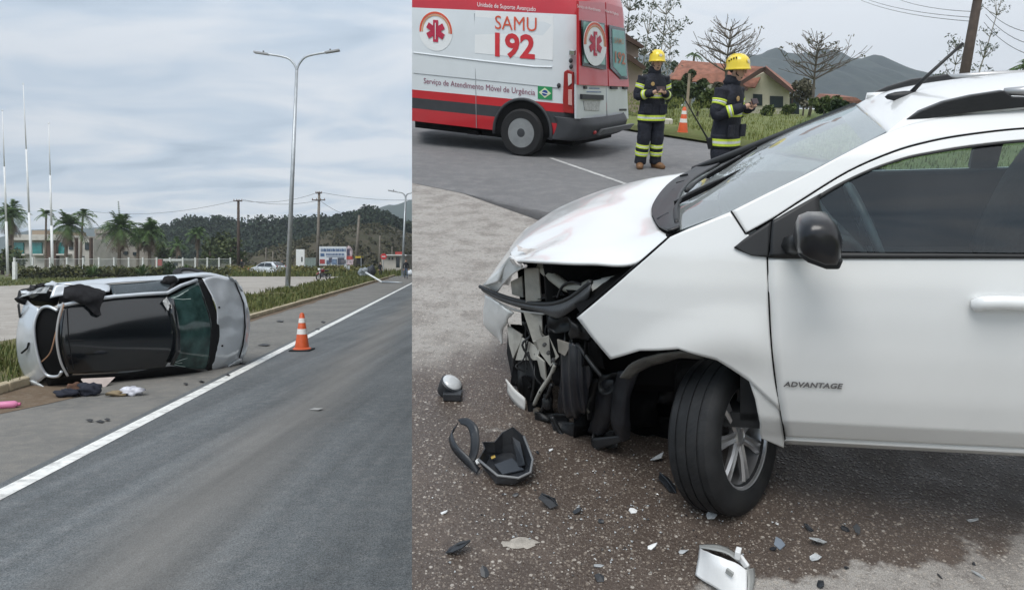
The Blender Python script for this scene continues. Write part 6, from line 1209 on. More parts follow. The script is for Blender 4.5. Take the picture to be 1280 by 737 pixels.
random.seed(21)
for i, (x, y, Y, w_, h_, m_) in enumerate(((650, 455, .80, 10, 26, voidb), (662, 470, .70, 14, 24, wblk), (676, 500, .6, 16, 18, voidb), (690, 528, .52, 20, 12, wblk), (712, 540, .46, 20, 14, satin), (735, 532, .42, 18, 18, voidb), (748, 500, .36, 14, 26, wblk), (725, 412, .26, 14, 12, wblk), (742, 440, .24, 14, 16, voidb), (700, 405, .38, 14, 10, wblk), (646, 425, .86, 8, 18, voidb), (668, 408, .62, 10, 12, voidb), (760, 478, .30, 12, 12, wblk), (660, 520, .68, 12, 8, satin), (800, 500, .46, 24, 34, voidb), (830, 480, .50, 20, 24, wblk), (815, 535, .52, 26, 16, voidb), (755, 548, .36, 16, 10, wblk))):
    R_ = [[cl(x + w_ * (a - 1) + ru(-2, 2), y + h_ * (b - 1) + ru(-2, 2), Y + ru(-.03, .03)) for a in (0, .7, 1.3, 2)] for b in (0, .7, 1.3, 2)]
    mb = MB(); mb.patch(R_, 3, 3, fn=lambda p: p + V((0.012 * noise.noise(p * 9), .035 * noise.noise(p * 8 + V((i, 0, 0))), .012 * noise.noise(p * 9 + V((0, i, 0)))))); mb.build('torn_plastic', m_, wc, smooth=True, solid=.004)
# ================================================================== ambulance
RV = Matrix(((.91044414, .40871654, .06357873), (-.37803208, .88458169, -.27314278), (-.16787855, .22464644, .95987018))); TV = V((-.52061555, 10.74046211, 1.53454732))
s_ = -HB / nB.dot(RV @ V((0, .05, 0)) + TV)
MV = Matrix.Translation(CAM + TV * s_) @ (RV.to_4x4() @ Matrix.Scale(s_, 4)); MVI = MV.inverted()
van = thing('ambulance', 'white and red ambulance van with rear doors closed on the side road', 'ambulance', MV)
def ins(Z):
    L = [(.25, .03), (.5, 0), (1.3, 0), (1.9, .03), (2.1, .055), (2.3, .10), (2.45, .17), (2.55, .30), (2.6, .5)]
    for (a, b), (c, d) in zip(L, L[1:]):
        if a <= Z <= c: return b + (d - b) * (Z - a) / (c - a)
    return .03 if Z < .3 else .5
def vpl(x, y, axis, val):
    o = MVI @ CAM; d = MVI.to_3x3() @ ray(x, y); t = (val - o[axis]) / d[axis]; return o + d * t
def vs(x, y, Y=0.):
    p = vpl(x, y, 1, Y)
    for _ in range(4): p = vpl(x, y, 1, Y + (ins(p.z) if .5 < p.z < 2.5 else 0))
    return p
def vr(x, y, X=.93): return vpl(x, y, 0, X)
cutco = MVI @ CAM; cutno = (MV.to_3x3().transposed() @ CUTN).normalized()
vwhite = M('ambulance_white', (.68, .72, .75), .3, var=.02, scale=2, coat=.6, dirt=.08); vred = M('ambulance_red', (.50, .018, .03), .3, var=.05, scale=2, coat=.6); vdark = M('ambulance_moulding', (.035, .037, .042), .6, var=.15); vgl = M('ambulance_glass', (.012, .015, .017), .08, coat=.4)
W_ = 2.07
def plan(Z):
    i = ins(Z); P_ = [(-3.4, 0), (-2.4, 0), (-1.4, 0), (-.5, 0), (.3, 0), (.62, .005), (.76, .03), (.85, .08), (.90, .16), (.92, .3), (.93, .7), (.93, W_ / 2)]
    P_ = P_ + [(x, W_ - y) for x, y in reversed(P_[:-1])]
    return [V((x - (i * .8 if x > .7 else 0), y + i * (1 - 2 * y / W_), Z)) for x, y in P_]
def band(name, Z0, Z1, mat, n=4, cap=False):
    mb = MB(); rr = [plan(Z0 + (Z1 - Z0) * k / n) for k in range(n + 1)]; mb.grid(rr)
    if cap: mb.add(rr[-1], [tuple(range(len(rr[-1])))])
    mb = cut_mb(mb, cutco, cutno); return mb.build(name, mat, van, smooth=True, autosmooth=50)
zb = vs(640, 15).z; z1 = vs(600, 120).z; z2 = vs(570, 127.5).z; z3 = vs(570, 141).z; z4 = vs(570, 157.5).z
band('lower_panel', z4, z3, vred, 2); band('side_moulding', z3, z2, vdark, 2); band('red_stripe', z2, z1, vred, 2); body = band('body_side', z1, zb, vwhite, 8); band('roof_side', zb, 2.6, vred, 8, cap=True)
mb = MB(); mb.box((-1.0, W_ / 2, z4 - .06), (3.6, 1.7, .12)); mb = cut_mb(mb, cutco + cutno * .05, cutno); mb.build('underbody', voidb, van)
# end wall where the picture stops: inner bulkhead
mb = MB()
# details on the flank
def vtube(name, pts, r, mat, par): m_ = MB(); m_.tube(pts, r, 5); return m_.build(name, mat, par)
seam = M('seam_grey', (.28, .3, .32), .5)
pl = lambda pts, Y=-.002: [vs(x, y, Y) for x, y in pts]
vtube('panel_groove', pl([(517, 66), (600, 76), (668, 83.5), (690, 84)]), .012, vwhite, body); vtube('panel_groove', pl([(517, 91.5), (600, 100), (698, 110)]), .006, seam, body)
vtube('panel_seam', pl([(593, 17), (594.5, 100), (595.5, 160)], -.003), .005, seam, body)
def decal(name, px, mat, off=-.006, fn=vs, th=.003, par=body, axis=1):
    P_ = [fn(*p) for p in px]; d = V((0, 0, 0)); d[axis] = off if axis == 1 else -off; mb = MB(); v = V((0, 0, 0)); v[axis] = -th if axis == 1 else th
    mb.prism([q + d for q in P_], v); return mb.build(name, mat, par)
pw = M('sticker_white', (.76, .78, .79), .35, var=.02); tred = M('letter_red', (.55, .03, .04), .4); tor = M('letter_orange', (.62, .09, .04), .4)
decal('sticker_panel', [(594.5, 13.5), (692, 20), (691, 75.5), (593.5, 66.5)], pw, -.001)
def vtxt(s, xl, yl, xr, yr, hpx, mat, off=-.008, fn=vs, par=body, bold=.0, axis=1):
    tb = text_mb(s, 1.0, bold); x0 = min(q.x for q in tb.v); x1 = max(q.x for q in tb.v); y0 = min(q.y for q in tb.v); y1 = max(q.y for q in tb.v)
    a, b = fn(xl, yl), fn(xr, yr); up = fn(xl, yl - hpx / 2) - fn(xl, yl + hpx / 2); d = V((0, 0, 0)); d[axis] = off if axis == 1 else -off
    tb.v = [a + (b - a) * ((q.x - x0) / (x1 - x0)) + up * ((q.y - (y0 + y1) / 2) / (y1 - y0)) + d for q in tb.v]; return tb.build('lettering', mat, par)
vtxt('SAMU', 619, 28, 671, 31, 17, tor); vtxt('192', 619, 56, 669, 59.5, 31, tred, bold=.03)
vtxt('Unidade de Suporte Avançado', 597, 6.5, 670, 12.5, 7, pw); vtxt('Serviço de Atendimento Móvel de Urgência', 530, 102, 669, 117, 9, M('letter_wine', (.22, .05, .10), .5))
# flag
decal('flag', [(672.5, 107.5), (690.5, 108.8), (690.5, 125), (672.5, 123.5)], M('flag_green', (.02, .25, .09), .5)); decal('flag_lozenge', [(674, 115.4), (681.5, 109.8), (689.3, 117), (681.5, 122.6)], M('flag_pale', (.62, .70, .45), .5), -.010)
c = vs(681.5, 116.2); decal('flag_disc', [(681.5 + 3.6 * math.cos(a * .5236), 116.2 + 3.7 * math.sin(a * .5236)) for a in range(12)], M('flag_blue', (.02, .06, .25), .5), -.014); decal('flag_ribbon', [(678, 115), (685, 117), (685, 118), (678, 116)], pw, -.018)
# round emblem with six-armed star
def emblem(fn, cx, cy, rx, ry, skew, par, axis, off0, tilt=0.):
    E = lambda a, k: (cx + rx * k * math.cos(a), cy + ry * k * math.sin(a) + skew * rx * k * math.cos(a))
    decal('emblem_disc', [E(i * math.pi / 16, 1.0) for i in range(32)], pw, off0, fn, par=par, axis=axis)
    for k0, k1, m_ in ((.86, .97, tor), (.76, .83, M('letter_peach', (.6, .3, .16), .5))):
        aa = [math.pi * (.97 + 1.06 * i / 24) for i in range(25)]; decal('emblem_arc', [E(a, k1) for a in aa] + [E(a, k0) for a in reversed(aa)], m_, off0 - .004, fn, par=par, axis=axis)
    for i in range(3):
        a = math.pi / 2 + i * math.pi / 3; d = (math.cos(a), math.sin(a)); n = (-d[1], d[0]); L, w = .55, .15; P_ = [(L * d[0] * sx + w * n[0] * sn, L * d[1] * sx + w * n[1] * sn) for sx, sn in ((-1, -1), (1, -1), (1, 1), (-1, 1))]
        decal('star_arm', [(cx + rx * px, cy + ry * py + skew * rx * px) for px, py in P_], M('star_red', (.45, .02, .06), .45), off0 - .008 - i * .002, fn, par=par, axis=axis)
    decal('staff', [(cx - .5, cy - ry * .4), (cx + .5, cy - ry * .4), (cx + .3, cy + ry * .42), (cx - .3, cy + ry * .42)], pw, off0 - .016, fn, par=par, axis=axis)
emblem(vs, 545, 39, 21, 25, .08, body, 1, -.002)
# rear wheel in its arch
cw = vs(653, 163, .0); arch = [(cw.x + .47 * math.cos(a), cw.z - .02 + .47 * math.sin(a)) for a in [math.pi * (-.05 + 1.1 * i / 20) for i in range(21)]]
mb = MB(); mb.prism([V((x, -.004, z)) for x, z in arch] + [V((cw.x - .45, -.004, z4 - .02)), V((cw.x + .45, -.004, z4 - .02))][::-1], (0, .3, 0)); mb.build('wheel_arch', voidb, van)
mb = MB(); mb.tube([V((x, -.006, z)) for x, z in arch], .025, 6); mb.build('arch_rim', vdark, van, smooth=True)
def van_wheel(c, sd):
    R, W = .345, .22; q = V((0, -sd, 0)).to_track_quat('Z', 'Y').to_matrix(); mb = MB(); mb.lathe([(R * .6, -W / 2), (R * .9, -W / 2), (R, -W * .36), (R, W * .36), (R * .92, W / 2), (R * .64, W / 2), (R * .6, W * .4)], n=40, rot=q, c=c); w_ = mb.build('wheel', dark, van, smooth=True, autosmooth=35)
    st = M('steel_rim', (.30, .31, .32), .45, metal=.5, var=.15, scale=6, dirt=.4); mb = MB(); mb.lathe([(R * .62, W * .46), (R * .58, W * .42), (R * .54, W * .30), (R * .42, W * .36), (R * .30, W * .34), (R * .26, W * .2), (0, W * .2)], n=36, rot=q, c=c); rim = mb.build('rim', st, w_, smooth=True, autosmooth=40)
    for i in range(12): a = i * math.pi / 6; mb = MB(); mb.lathe([(.026, 0), (.026, .012), (0, .012)], n=8, rot=q, c=V(c) + q @ V((R * .475 * math.cos(a), R * .475 * math.sin(a), W * .345))); mb.build('rim_hole', voidb, rim)
    mb = MB(); mb.lathe([(R * .36, W * .2), (R * .34, W * .40), (R * .16, W * .47), (0, W * .47)], n=20, rot=q, c=c); mb.build('hub_cap', vdark, rim, smooth=True, autosmooth=40)
van_wheel(V((cw.x, .055, .345)), 1); van_wheel(V((cw.x, W_ - .12, .345)), -1)
# rear doors, glazing, lamps, bumper
XR = .93
def rdecal(name, px, mat, off=.008, th=.012, par=van): return decal(name, px, mat, off * -1 if False else -off, vr, th, par, 0)
def rd(name, px, mat, o0, th, par=van, lean=True):
    P_ = []
    for x, y in px:
        X = XR
        for _ in range(4): p = vr(x, y, X); X = XR - ins(max(.3, min(2.59, p.z))) * .8
        P_.append(vr(x, y, X) + V((o0, 0, 0)))
    mb = MB(); mb.prism(P_, (-th, 0, 0)); return mb.build(name, mat, par, bevel=.004)
dl = rd('rear_door', [(719.3, 106), (756.3, 107.5), (757.5, 149.5), (719.5, 148.5)], vwhite, .012, .03); dr = rd('rear_door', [(757.3, 107.5), (783, 108.5), (785, 148.5), (758.5, 149.5)], vwhite, .012, .03)
rd('upper_door_skin', [(719, 1), (752.5, 3), (756.3, 107.5), (719.3, 106)], vred, .050, .035, dl); rd('upper_door_skin', [(753.5, 3), (774, 9), (783, 108.5), (757.3, 107.5)], vred, .050, .035, dr)
wl = rd('rear_window', [(722, 25), (751.5, 29), (753.8, 87), (746, 86.5), (723.5, 82)], vgl, .057, .012, dl); rd('window_film', [(724, 27), (750, 31), (752, 81), (725, 78)], M('film_green', (.22, .40, .36), .3, var=.08), .061, .003, wl)
wr_ = rd('rear_window', [(757, 31), (777.5, 35.5), (781, 99), (772, 99), (758.5, 85)], vgl, .057, .012, dr); rd('window_film', [(760.5, 36), (776, 39), (779, 95), (772.5, 95), (762, 83)], M('film_teal', (.16, .36, .34), .3, var=.08), .061, .003, wr_)
emblem(vr, 738, 54.5, 14.5, 27.5, .12, wl, 0, -.068)
vtxt('192', 764, 71, 777, 74, 15, M('letter_faded', (.45, .16, .10), .5), -.066, vr, wr_, .02, 0); vtxt('SAMU', 763, 50, 775, 52, 7, M('letter_faded2', (.42, .24, .16), .5), -.066, vr, wr_, .01, 0)
vtxt('Serviço de Atendimento', 720.5, 8, 749.5, 13.5, 5, pw, -.012, vr, dl, .0, 0); vtxt('Móvel de Urgência', 755.5, 14, 772, 18.5, 4.5, pw, -.012, vr, dr, .0, 0)
rd('plate_lamp_bar', [(724, 117.5), (751, 118.8), (751, 124.8), (724, 124)], vdark, .05, .04, dl); rd('number_plate', [(727.5, 125.5), (748.5, 126), (747.5, 138.8), (729.5, 138)], M('plate', (.45, .46, .45), .45, var=.3, scale=25), .022, .01, dl)
vtxt('QJK 0956', 730, 132, 746, 132.5, 5, M('plate_ink', (.06, .06, .07), .5), -.026, vr, dl, .0, 0) if False else None
rd('door_handle', [(761, 108), (769, 108.3), (769, 111.5), (761, 111.2)], vdark, .045, .035, dr); rd('hinge', [(776.5, 108), (781.5, 108.2), (781.7, 111.8), (776.7, 111.5)], vdark, .045, .035, dr); rd('lock', [(728, 107.5), (731, 107.6), (731, 111.2), (728, 111)], vdark, .04, .03, dl)
for (x0, x1, y) in ((735, 748, 110.5), (732, 750, 115.0)): rd('small_print', [(x0, y - 1), (x1, y - .6), (x1, y + .9), (x0, y + .5)], M('print_blue', (.18, .24, .36), .5, var=.5, scale=40), .020, .004, dl)
rd('small_print', [(773, 136), (782, 136), (782, 138.5), (773, 138.5)], vdark, .020, .004, dr)
lm = MB(); LP = [(704.5, 90), (709, 87), (716.5, 90), (716.5, 142), (704, 140.5), (703, 125)]
mb = MB(); mb.prism([vs(x, y, .02) + V((.02, 0, 0)) for x, y in LP], (0, -.045, 0)); tlp = mb.build('tail_lamp', M('tail_red', (1, 1, 1)), van, bevel=.012); mb = MB(); mb.prism([vs(x, y, -.03) for x, y in ((710, 92), (715, 93), (715, 104), (710.5, 108))], (0, -.012, 0)); mb.build('reverse_lens', M('lens_pale', (.65, .6, .58), .15), tlp, bevel=.004); mb = MB(); mb.prism([vs(x, y, -.03) for x, y in ((710.5, 112), (715.3, 112), (715.3, 132), (710.5, 131))], (0, -.012, 0)); mb.build('brake_lens', M('lens_rose', (.55, .30, .28), .2), tlp, bevel=.004)
for x, y in ((713.5, 76), (713.8, 83.5), (698.5, 107)): mb = MB(); mb.blob(vs(x, y, -.01), (.03, .02, .035), 10, 6, 0); mb.build('hinge_cap', vdark, van, smooth=True)
mb = MB(); mb.box(vs(715.5, 66, -.01), (.09, .05, .07)); mb.build('side_hinge', M('chrome', (1, 1, 1)), van, bevel=.01)
mb = MB(); rr = []
for Z, o in ((.30, -.03), (.36, .03), (.50, .06), (.57, .05), (.63, .02)): rr.append([V((x + o * (1.6 if x > .5 else 0), y + (-.012 if y < .5 else (.012 if y > 1.5 else 0)), Z)) for x, y in ((.52, .0), (.68, .0), (.82, .04), (.93, .14), (.98, .4), (1.0, W_ / 2), (.98, W_ - .4), (.93, W_ - .14), (.82, W_ - .04), (.6, W_))])
mb.patch(rr, 3, 3); bpv = mb.build('rear_bumper', vdark, van, smooth=True, solid=.03)
mb = MB(); mb.prism([V((1.10, .5, .47)), V((1.10, W_ - .12, .47)), V((1.02, W_ - .12, .37)), V((1.02, .5, .37))], (.07, 0, -.0)); mb.build('step', M('step_grey', (.12, .125, .13), .5, var=.2, scale=20), bpv, bevel=.01)
mb = MB(); mb.blob(V((1.06, .38, .42)), (.03, .05, .03), 8, 5, 0); mb.build('reflector', M('tail_red', (1, 1, 1)), bpv, smooth=True)
mb = MB(); mb.box(vs(593, 166, .15), (.2, .1, .05)); mb.build('step_bracket', voidb, van)
mb = MB(); c = vs(680, 3, .06); mb.box(c, (.24, .06, .16)); mb.build('side_beacon', M('beacon_red', (.2, .02, .02), .3), van, bevel=.02)
# ================================================================== forecourt: people, verge, houses, trees
GW = lambda v: .05 - .07 * max(0, v - 16)
def bthing(name, label, cat, x, y, v, group=None, rz=0, w=None):           # base under pixel column x at forward distance v
    p = vB(x, y, v); return thing(name, label, cat, MBW @ T(p.x, p.y, GW(v) if w is None else w) @ RZ(rz), group)
# field falling away behind the verge
mb = MB(); vv = [16 + .0, 17, 20, 26, 35, 50, 80, 140, 260]; mb.grid([[V((u * max(1, v / 40) + (EU(v) + 2 if i == 0 else 0), v, GW(v) + (.0 if v > 16 else 0))) for i, u in enumerate((0, 4, 9, 14, 20, 30, 45, 70))] for v in vv]); o = mb.build('field', vergeB, smooth=True); o.matrix_world = MBW; struct(o)
# firefighters
ph_m = M('phone_black', (.02, .01, .012), .25)
def phone(label, mat4, c, rot): t = thing('phone', label, 'phone', mat4 @ T(c) @ rot.to_4x4(), None); mb = MB(); mb.box((0, 0, 0), (.14, .012, .07)); mb.build('case', M('phone_case', (.03, .01, .014), .4), t, bevel=.006); mb = MB(); mb.box((0, .008, 0), (.13, .003, .062)); mb.build('screen', ph_m, t)
armp = dict(elL=(.25, .0, 1.14), elR=(-.25, .0, 1.14), wrL=(.10, -.235, 1.20), wrR=(-.10, -.235, 1.20), haL=(.055, -.29, 1.23), haR=(-.055, -.29, 1.23), nb=(0, -.01, 1.46), neck=(0, -.035, 1.525), h1=(0, -.085, 1.565), h2=(0, -.09, 1.645), h3=(0, -.075, 1.712))
p = gB(815, 210.5); m1 = BM(p.x - .06, p.y, .0, .25)
p1 = dict(armp); p1.update(ankL=(.13, .03, .09), ankR=(-.13, .03, .09), toeL=(.2, -.12, .045), toeR=(-.19, -.12, .045))
firefighter('firefighter in yellow helmet standing beside the ambulance rear, looking at a phone', m1, p1, .91); phone('phone held by the firefighter beside the ambulance', m1 @ Matrix.Scale(.91, 4), V((0, -.31, 1.27)), Matrix.Rotation(-.5, 3, 'X'))
p = vB(899, 250, 7.95); m2 = BM(p.x, 7.95, .0, .8)
p2 = dict(armp); p2.update(wrL=(.12, -.25, 1.24), wrR=(-.08, -.26, 1.24), haL=(.07, -.31, 1.27), haR=(-.03, -.31, 1.27))
firefighter('firefighter in yellow helmet behind the white car, typing on a phone', m2, p2, .90); phone('phone held by the firefighter behind the white car', m2 @ Matrix.Scale(.90, 4), V((.02, -.335, 1.31)), Matrix.Rotation(-.5, 3, 'X'))
# hand radio with long whip at the second firefighter's hip
t = bthing('radio', 'hand radio with long whip aerial hanging at the firefighter hip', 'radio', 886, 175, 7.85, w=.8); bpy.context.view_layer.update(); a = MBW @ vB(887, 178, 7.85); b = MBW @ vB(853, 119, 7.85)
mb = MB(); mb.tube([a, b], [.010, .006], 6); mb.build('whip_aerial', wblk, t, world=True); mb = MB(); mb.bar(MBW @ vB(886, 172, 7.85), MBW @ vB(889, 186, 7.85), .06, .04); mb.build('radio_body', wblk, t, world=True, bevel=.008)
cone('orange cone with white bands beside the grass verge', MBW @ T(gB(853, 168)), .72, .78)
# stake on the verge
t = bthing('stake', 'thin pale wooden stake on the verge behind the cone', 'stake', 858, 140, 18); bpy.context.view_layer.update(); mb = MB(); mb.tube([MBW @ (V((vB(858, 145, 18).x, 18, GW(18)))), MBW @ vB(862, 92, 18)], .035, 6); mb.build('post', M('pale_wood', (.33, .27, .2), .9, var=.2), t, world=True); mb = MB(); mb.tube([MBW @ vB(861.8, 96, 18) + V((-.08, 0, 0)), MBW @ vB(861.8, 96, 18) + V((.08, 0, 0))], .015, 5); mb.build('cross_tie', wood, t, world=True)
# houses
def bq(name, px, v0, th, mat, par): mb = MB(); P_ = [vB(x, y, v0) for x, y in px]; mb.prism(P_, (0, th, 0)); mb.xf(MBW); return mb.build(name, mat, par, world=True)
cream = M('house_cream', (.50, .47, .37), .85, var=.1, scale=1.5, dirt=.35, dcol=(.3, .28, .22)); tile = M('roof_tile', (.25, .105, .068), .85, var=.35, scale=2.5, bump=.4, bscale=12, dirt=.4, dcol=(.14, .07, .05)); shut = M('shutter_dark', (.012, .022, .03), .35); fascia = M('fascia_brown', (.07, .04, .03), .8)
V0 = 52
t = bthing('house', 'cream house with orange tile roof and dark shuttered windows', 'house', 950, 140, V0); bpy.context.view_layer.update()
bq('gable_wall', [(919, 146), (919, 110), (928, 104), (956, 90), (987, 113), (987, 146)], V0, .25, cream, t)
bq('side_wall', [(903, 144), (903, 100), (930, 105), (930, 146)], V0 + .6, 6, cream, t)
for (x0, x1, y0, y1) in ((941.5, 953, 117.5, 132), (962.5, 979, 120, 134.5)):
    wn = bq('window', [(x0, y1), (x0, y0), (x1, y0 + .6), (x1, y1 + .3)], V0 - .06, .1, shut, t); bq('sill', [(x0 - 1, y1 + 1.2), (x0 - 1, y1), (x1 + 1, y1 + .3), (x1 + 1, y1 + 1.5)], V0 - .16, .12, cream, wn); xm = (x0 + x1) / 2; bq('mullion', [(xm - .5, y1), (xm - .5, y0), (xm + .5, y0), (xm + .5, y1)], V0 - .09, .03, fascia, wn)
    for k in range(1, 5): yy = y0 + (y1 - y0) * k / 5; bq('shutter_slat', [(x0 + .6, yy + .5), (x0 + .6, yy - .3), (x1 - .6, yy - .1), (x1 - .6, yy + .7)], V0 - .08, .03, M('slat_dark', (.03, .045, .055), .5), wn)
def slope(name, a, b, c, d, mat, par, nrow=9, ncol=16):                      # tiled slope as courses of roof tiles
    a, b, c, d = [vB(*q) for q in (a, b, c, d)]; base = MB(); base.add([a, b, c, d], [(0, 1, 2, 3)]); base.xf(MBW); ro = base.build(name, mat, par, solid=.08, off=0, world=True)
    n = (b - a).cross(d - a).normalized(); n = n if n.z > 0 else -n
    for i in range(nrow):
        m_ = MB(); f0, f1 = i / nrow, (i + 1.15) / nrow; rws_ = []
        for f, up_ in ((f0, .12), (min(f1, 1), .05)):
            p0, p1 = a.lerp(d, f), b.lerp(c, f); r_ = []
            for j in range(ncol * 4 + 1): g = j / (ncol * 4); r_.append(p0.lerp(p1, g) + n * (up_ + .05 * math.sin(g * ncol * 2 * math.pi)))
            rws_.append(r_)
        m_.grid(rws_); m_.xf(MBW); m_.build('tile_course', mat, ro, smooth=True, world=True)
    return ro
slope('roof', (834, 99, V0 + 1), (944, 110, V0 - .6), (957, 84.5, V0 + .6), (852, 76, V0 + 4), tile, t, 9, 20)
slope('roof', (957, 84.5, V0 - .6), (957, 82.5, V0 + 8), (996, 112, V0 + 8), (992, 115, V0 - .6), tile, t, 6, 10)
bq('bargeboard', [(952, 88), (957, 83.5), (993, 114), (991, 117.5)], V0 - .75, .15, fascia, t); bq('bargeboard', [(916, 113), (914, 109.5), (950, 86), (957, 83.5), (957, 88)], V0 - .75, .15, fascia, t); bq('porch_edge', [(918, 102), (920, 99), (936, 111), (934, 114)], V0 - 1.2, .8, fascia, t)
bq('carport_post', [(990, 142), (990, 117), (991.5, 117), (991.5, 142)], V0 + 2, .2, fascia, t); bq('dark_porch', [(987, 143), (987, 120), (999, 121), (999, 143)], V0 + 4, .3, shut, t)
t = bthing('house', 'pinkish house with dark eaves right behind the ambulance', 'house', 790, 130, 30); bpy.context.view_layer.update(); pink = M('house_pink', (.36, .28, .25), .85, var=.12, scale=1.5)
bq('upper_wall', [(770, 72), (770, 42), (784, 46), (798, 58), (798, 72)], 30, 3, pink, t); bq('lower_wall', [(770, 140), (770, 72), (789, 74), (803, 86), (803, 140)], 28.5, 3, pink, t); bq('upper_roof', [(770, 36), (784, 43), (806, 58), (803, 61), (783, 50), (770, 44)], 29.4, 3.6, fascia, t); bq('lower_roof', [(770, 62), (788, 68.5), (808, 84), (806, 88), (787, 76), (770, 70)], 28, 3.6, fascia, t); bq('window', [(774, 66), (774, 54), (780, 55), (780, 67)], 29.9, .1, shut, t)
t = bthing('house', 'small red-roofed house at the foot of the mountain', 'house', 1060, 130, 120); bpy.context.view_layer.update(); bq('wall', [(1042, 140), (1042, 126), (1080, 127), (1080, 140)], 120, 5, cream, t); bq('roof', [(1040, 128), (1046, 121), (1070, 122), (1084, 130)], 118, 8, tile, t)
# mountain ridge
def bridge(name, prof, v, depth, mat, jag, seed):
    P_ = crom([V((x, y, 0)) for x, y in prof], 6); rws_ = []; wb = GW(v)
    for f, hs in ((0, 0), (.15, .3), (.35, .6), (.6, .86), (.8, 1), (1, .9)):
        r_ = []
        for i, q in enumerate(P_):
            tp = vB(q.x, q.y, v + depth * .8); z = wb + (tp.z - wb) * hs; r_.append(V((tp.x, v + depth * f, z + (jag * noise.noise(V((i * .3, f * 6, seed))) * min(hs, .9) if hs > 0 else 0))))
        rws_.append(r_)
    mb = MB(); mb.patch(rws_, 2, 3); o = mb.build(name, mat, smooth=True); o.matrix_world = MBW; return struct(o)
mtB = ground_mat('mountain_wood', (.016, .028, .026), (.03, .045, .036), (.045, .055, .046), .012, .06, 1., .95, .25, .3)
bridge('mountain', [(780, 112), (830, 100), (880, 92), (920, 82), (950, 70), (975, 66), (1000, 69), (1018, 70), (1035, 66), (1052, 72), (1075, 77), (1095, 77), (1120, 86), (1145, 96), (1180, 108), (1260, 120), (1400, 128)], 750, 450, mtB, 16, 4)
bridge('mountain', [(790, 66), (830, 76), (860, 82), (900, 88), (960, 100), (1000, 120)], 1250, 450, mtB, 14, 9)
# trees
barkg = M('bark_grey', (.14, .12, .10), .9, var=.3, scale=6); barkp = M('bark_pale', (.30, .28, .25), .85, var=.25, scale=6)
def grow(mb, p, d, L, r, lvl, tips, spread=.7, up=.0, kids=3, twig=.012):
    n = 4; pts = [p]; q = p.copy(); dd = d.copy()
    for i in range(n): dd = (dd + V((ru(-1, 1), ru(-1, 1), ru(-.5, .5) + up)) * .12).normalized(); q = q + dd * (L / n); pts.append(q.copy())
    mb.tube(pts, [max(twig, r * (1 - .4 * i / n)) for i in range(n + 1)], 6 if r > .05 else 4, caps=False)
    if lvl == 0: tips.append(q); return
    for k in range(kids):
        f = ru(.35, 1.0) if k else 1.0; i = min(n, int(f * n)); a = (dd + V((ru(-1, 1), ru(-1, 1), ru(-.6, .7))) * spread).normalized(); grow(mb, pts[i], a, L * ru(.55, .8), r * .58, lvl - 1, tips, spread, up, kids, twig)
def bare_tree(label, x, ybase, ytop, v, spread_px, seed, leafy=False):
    random.seed(seed); b = vB(x, ybase, v); h = vB(x, ytop, v).z - GW(v); t = thing('bare_tree', label, 'tree', MBW @ T(b.x, v, GW(v)), 'bare trees by the house'); R_ = (vB(x + spread_px, 80, v) - vB(x, 80, v)).x; mb = MB(); tips = []
    mb.tube([V(), V((.08, 0, h * .28)), V((0, 0, h * .55)), V((.05, 0, h * .93))], [h * .022, h * .018, h * .012, .02], 8)
    for k in range(6):                                                       # whorls of level branches, umbrella habit
        z = h * (.46 + .085 * k)
        for j in range(6 if k < 5 else 4):
            a = j * 1.05 + k * .5 + ru(-.2, .2); L = R_ * (1.25 - .16 * k) * ru(.7, 1.0); d = V((math.cos(a), math.sin(a), ru(.25, .55))).normalized(); grow(mb, V((.02, 0, z)), d, L * .55, h * .0085, 3, tips, .45, .16, 2, .012)
    mb.build('trunk', barkg, t, smooth=True); lf = MB()
    for q in tips[::40 if not leafy else 9]: leafbox(lf, q, V((.16, .16, .10)), 6, .07)
    lf.build('crown', leafmat('sparse_leaves', (.08, .085, .05), (.15, .14, .08)), t); return t
bare_tree('bare umbrella-shaped tree behind the two firefighters', 903, 135, 24, 40, 50, 11); bare_tree('bare tree with hanging clumps in front of the mountain', 1012, 140, 42, 40, 46, 23, True)
def euc(label, x, ybase, ytop, v, seed, lean=.1, clumps=22, px=15):
    random.seed(seed); b = vB(x, ybase, v); h = vB(x, ytop, v).z - GW(v); t = thing('eucalyptus_tree', label, 'tree', MBW @ T(b.x, v, GW(v)), 'thin eucalyptus trees'); mb = MB(); lf = MB(); pts = [V((lean * h * (i / 6), 0, h * i / 6)) for i in range(7)]; mb.tube(pts, [h * .008 * (1 - .12 * i) for i in range(7)], 6); R_ = px * v / 900
    for k in range(clumps):
        f = ru(.35, 1.02); q = pts[min(6, int(f * 6))]; e = q + V((ru(-1, 1) * R_, ru(-1, 1) * R_, ru(.2, 1.2) * R_)); mb.tube([q, q.lerp(e, .5) + V((0, 0, -.05)), e], [.03, .02, .012], 4); leafbox(lf, e, V((.5, .5, .3)) * ru(.4, .9), 16, .10, .35)
    mb.build('trunk', barkp, t, smooth=True); lf.build('crown', leafmat('euc_leaves', (.045, .065, .045), (.10, .12, .085)), t); return t
for a in (('thin eucalyptus leaning over the pink house', 776, 90, -14, 34, 3, .05), ('thin sparse eucalyptus next to the pink house', 797, 95, -10, 36, 5, .10), ('slender eucalyptus with small leaf clumps left of the bare tree', 818, 98, -8, 38, 8, .08), ('shorter eucalyptus behind the standing firefighter', 832, 98, 20, 40, 13, .04), ('thin eucalyptus behind the leaning pole', 1214, 105, -10, 46, 17, .12), ('low eucalyptus beside the leaning pole', 1190, 105, 45, 48, 19, .0)): euc(*a)
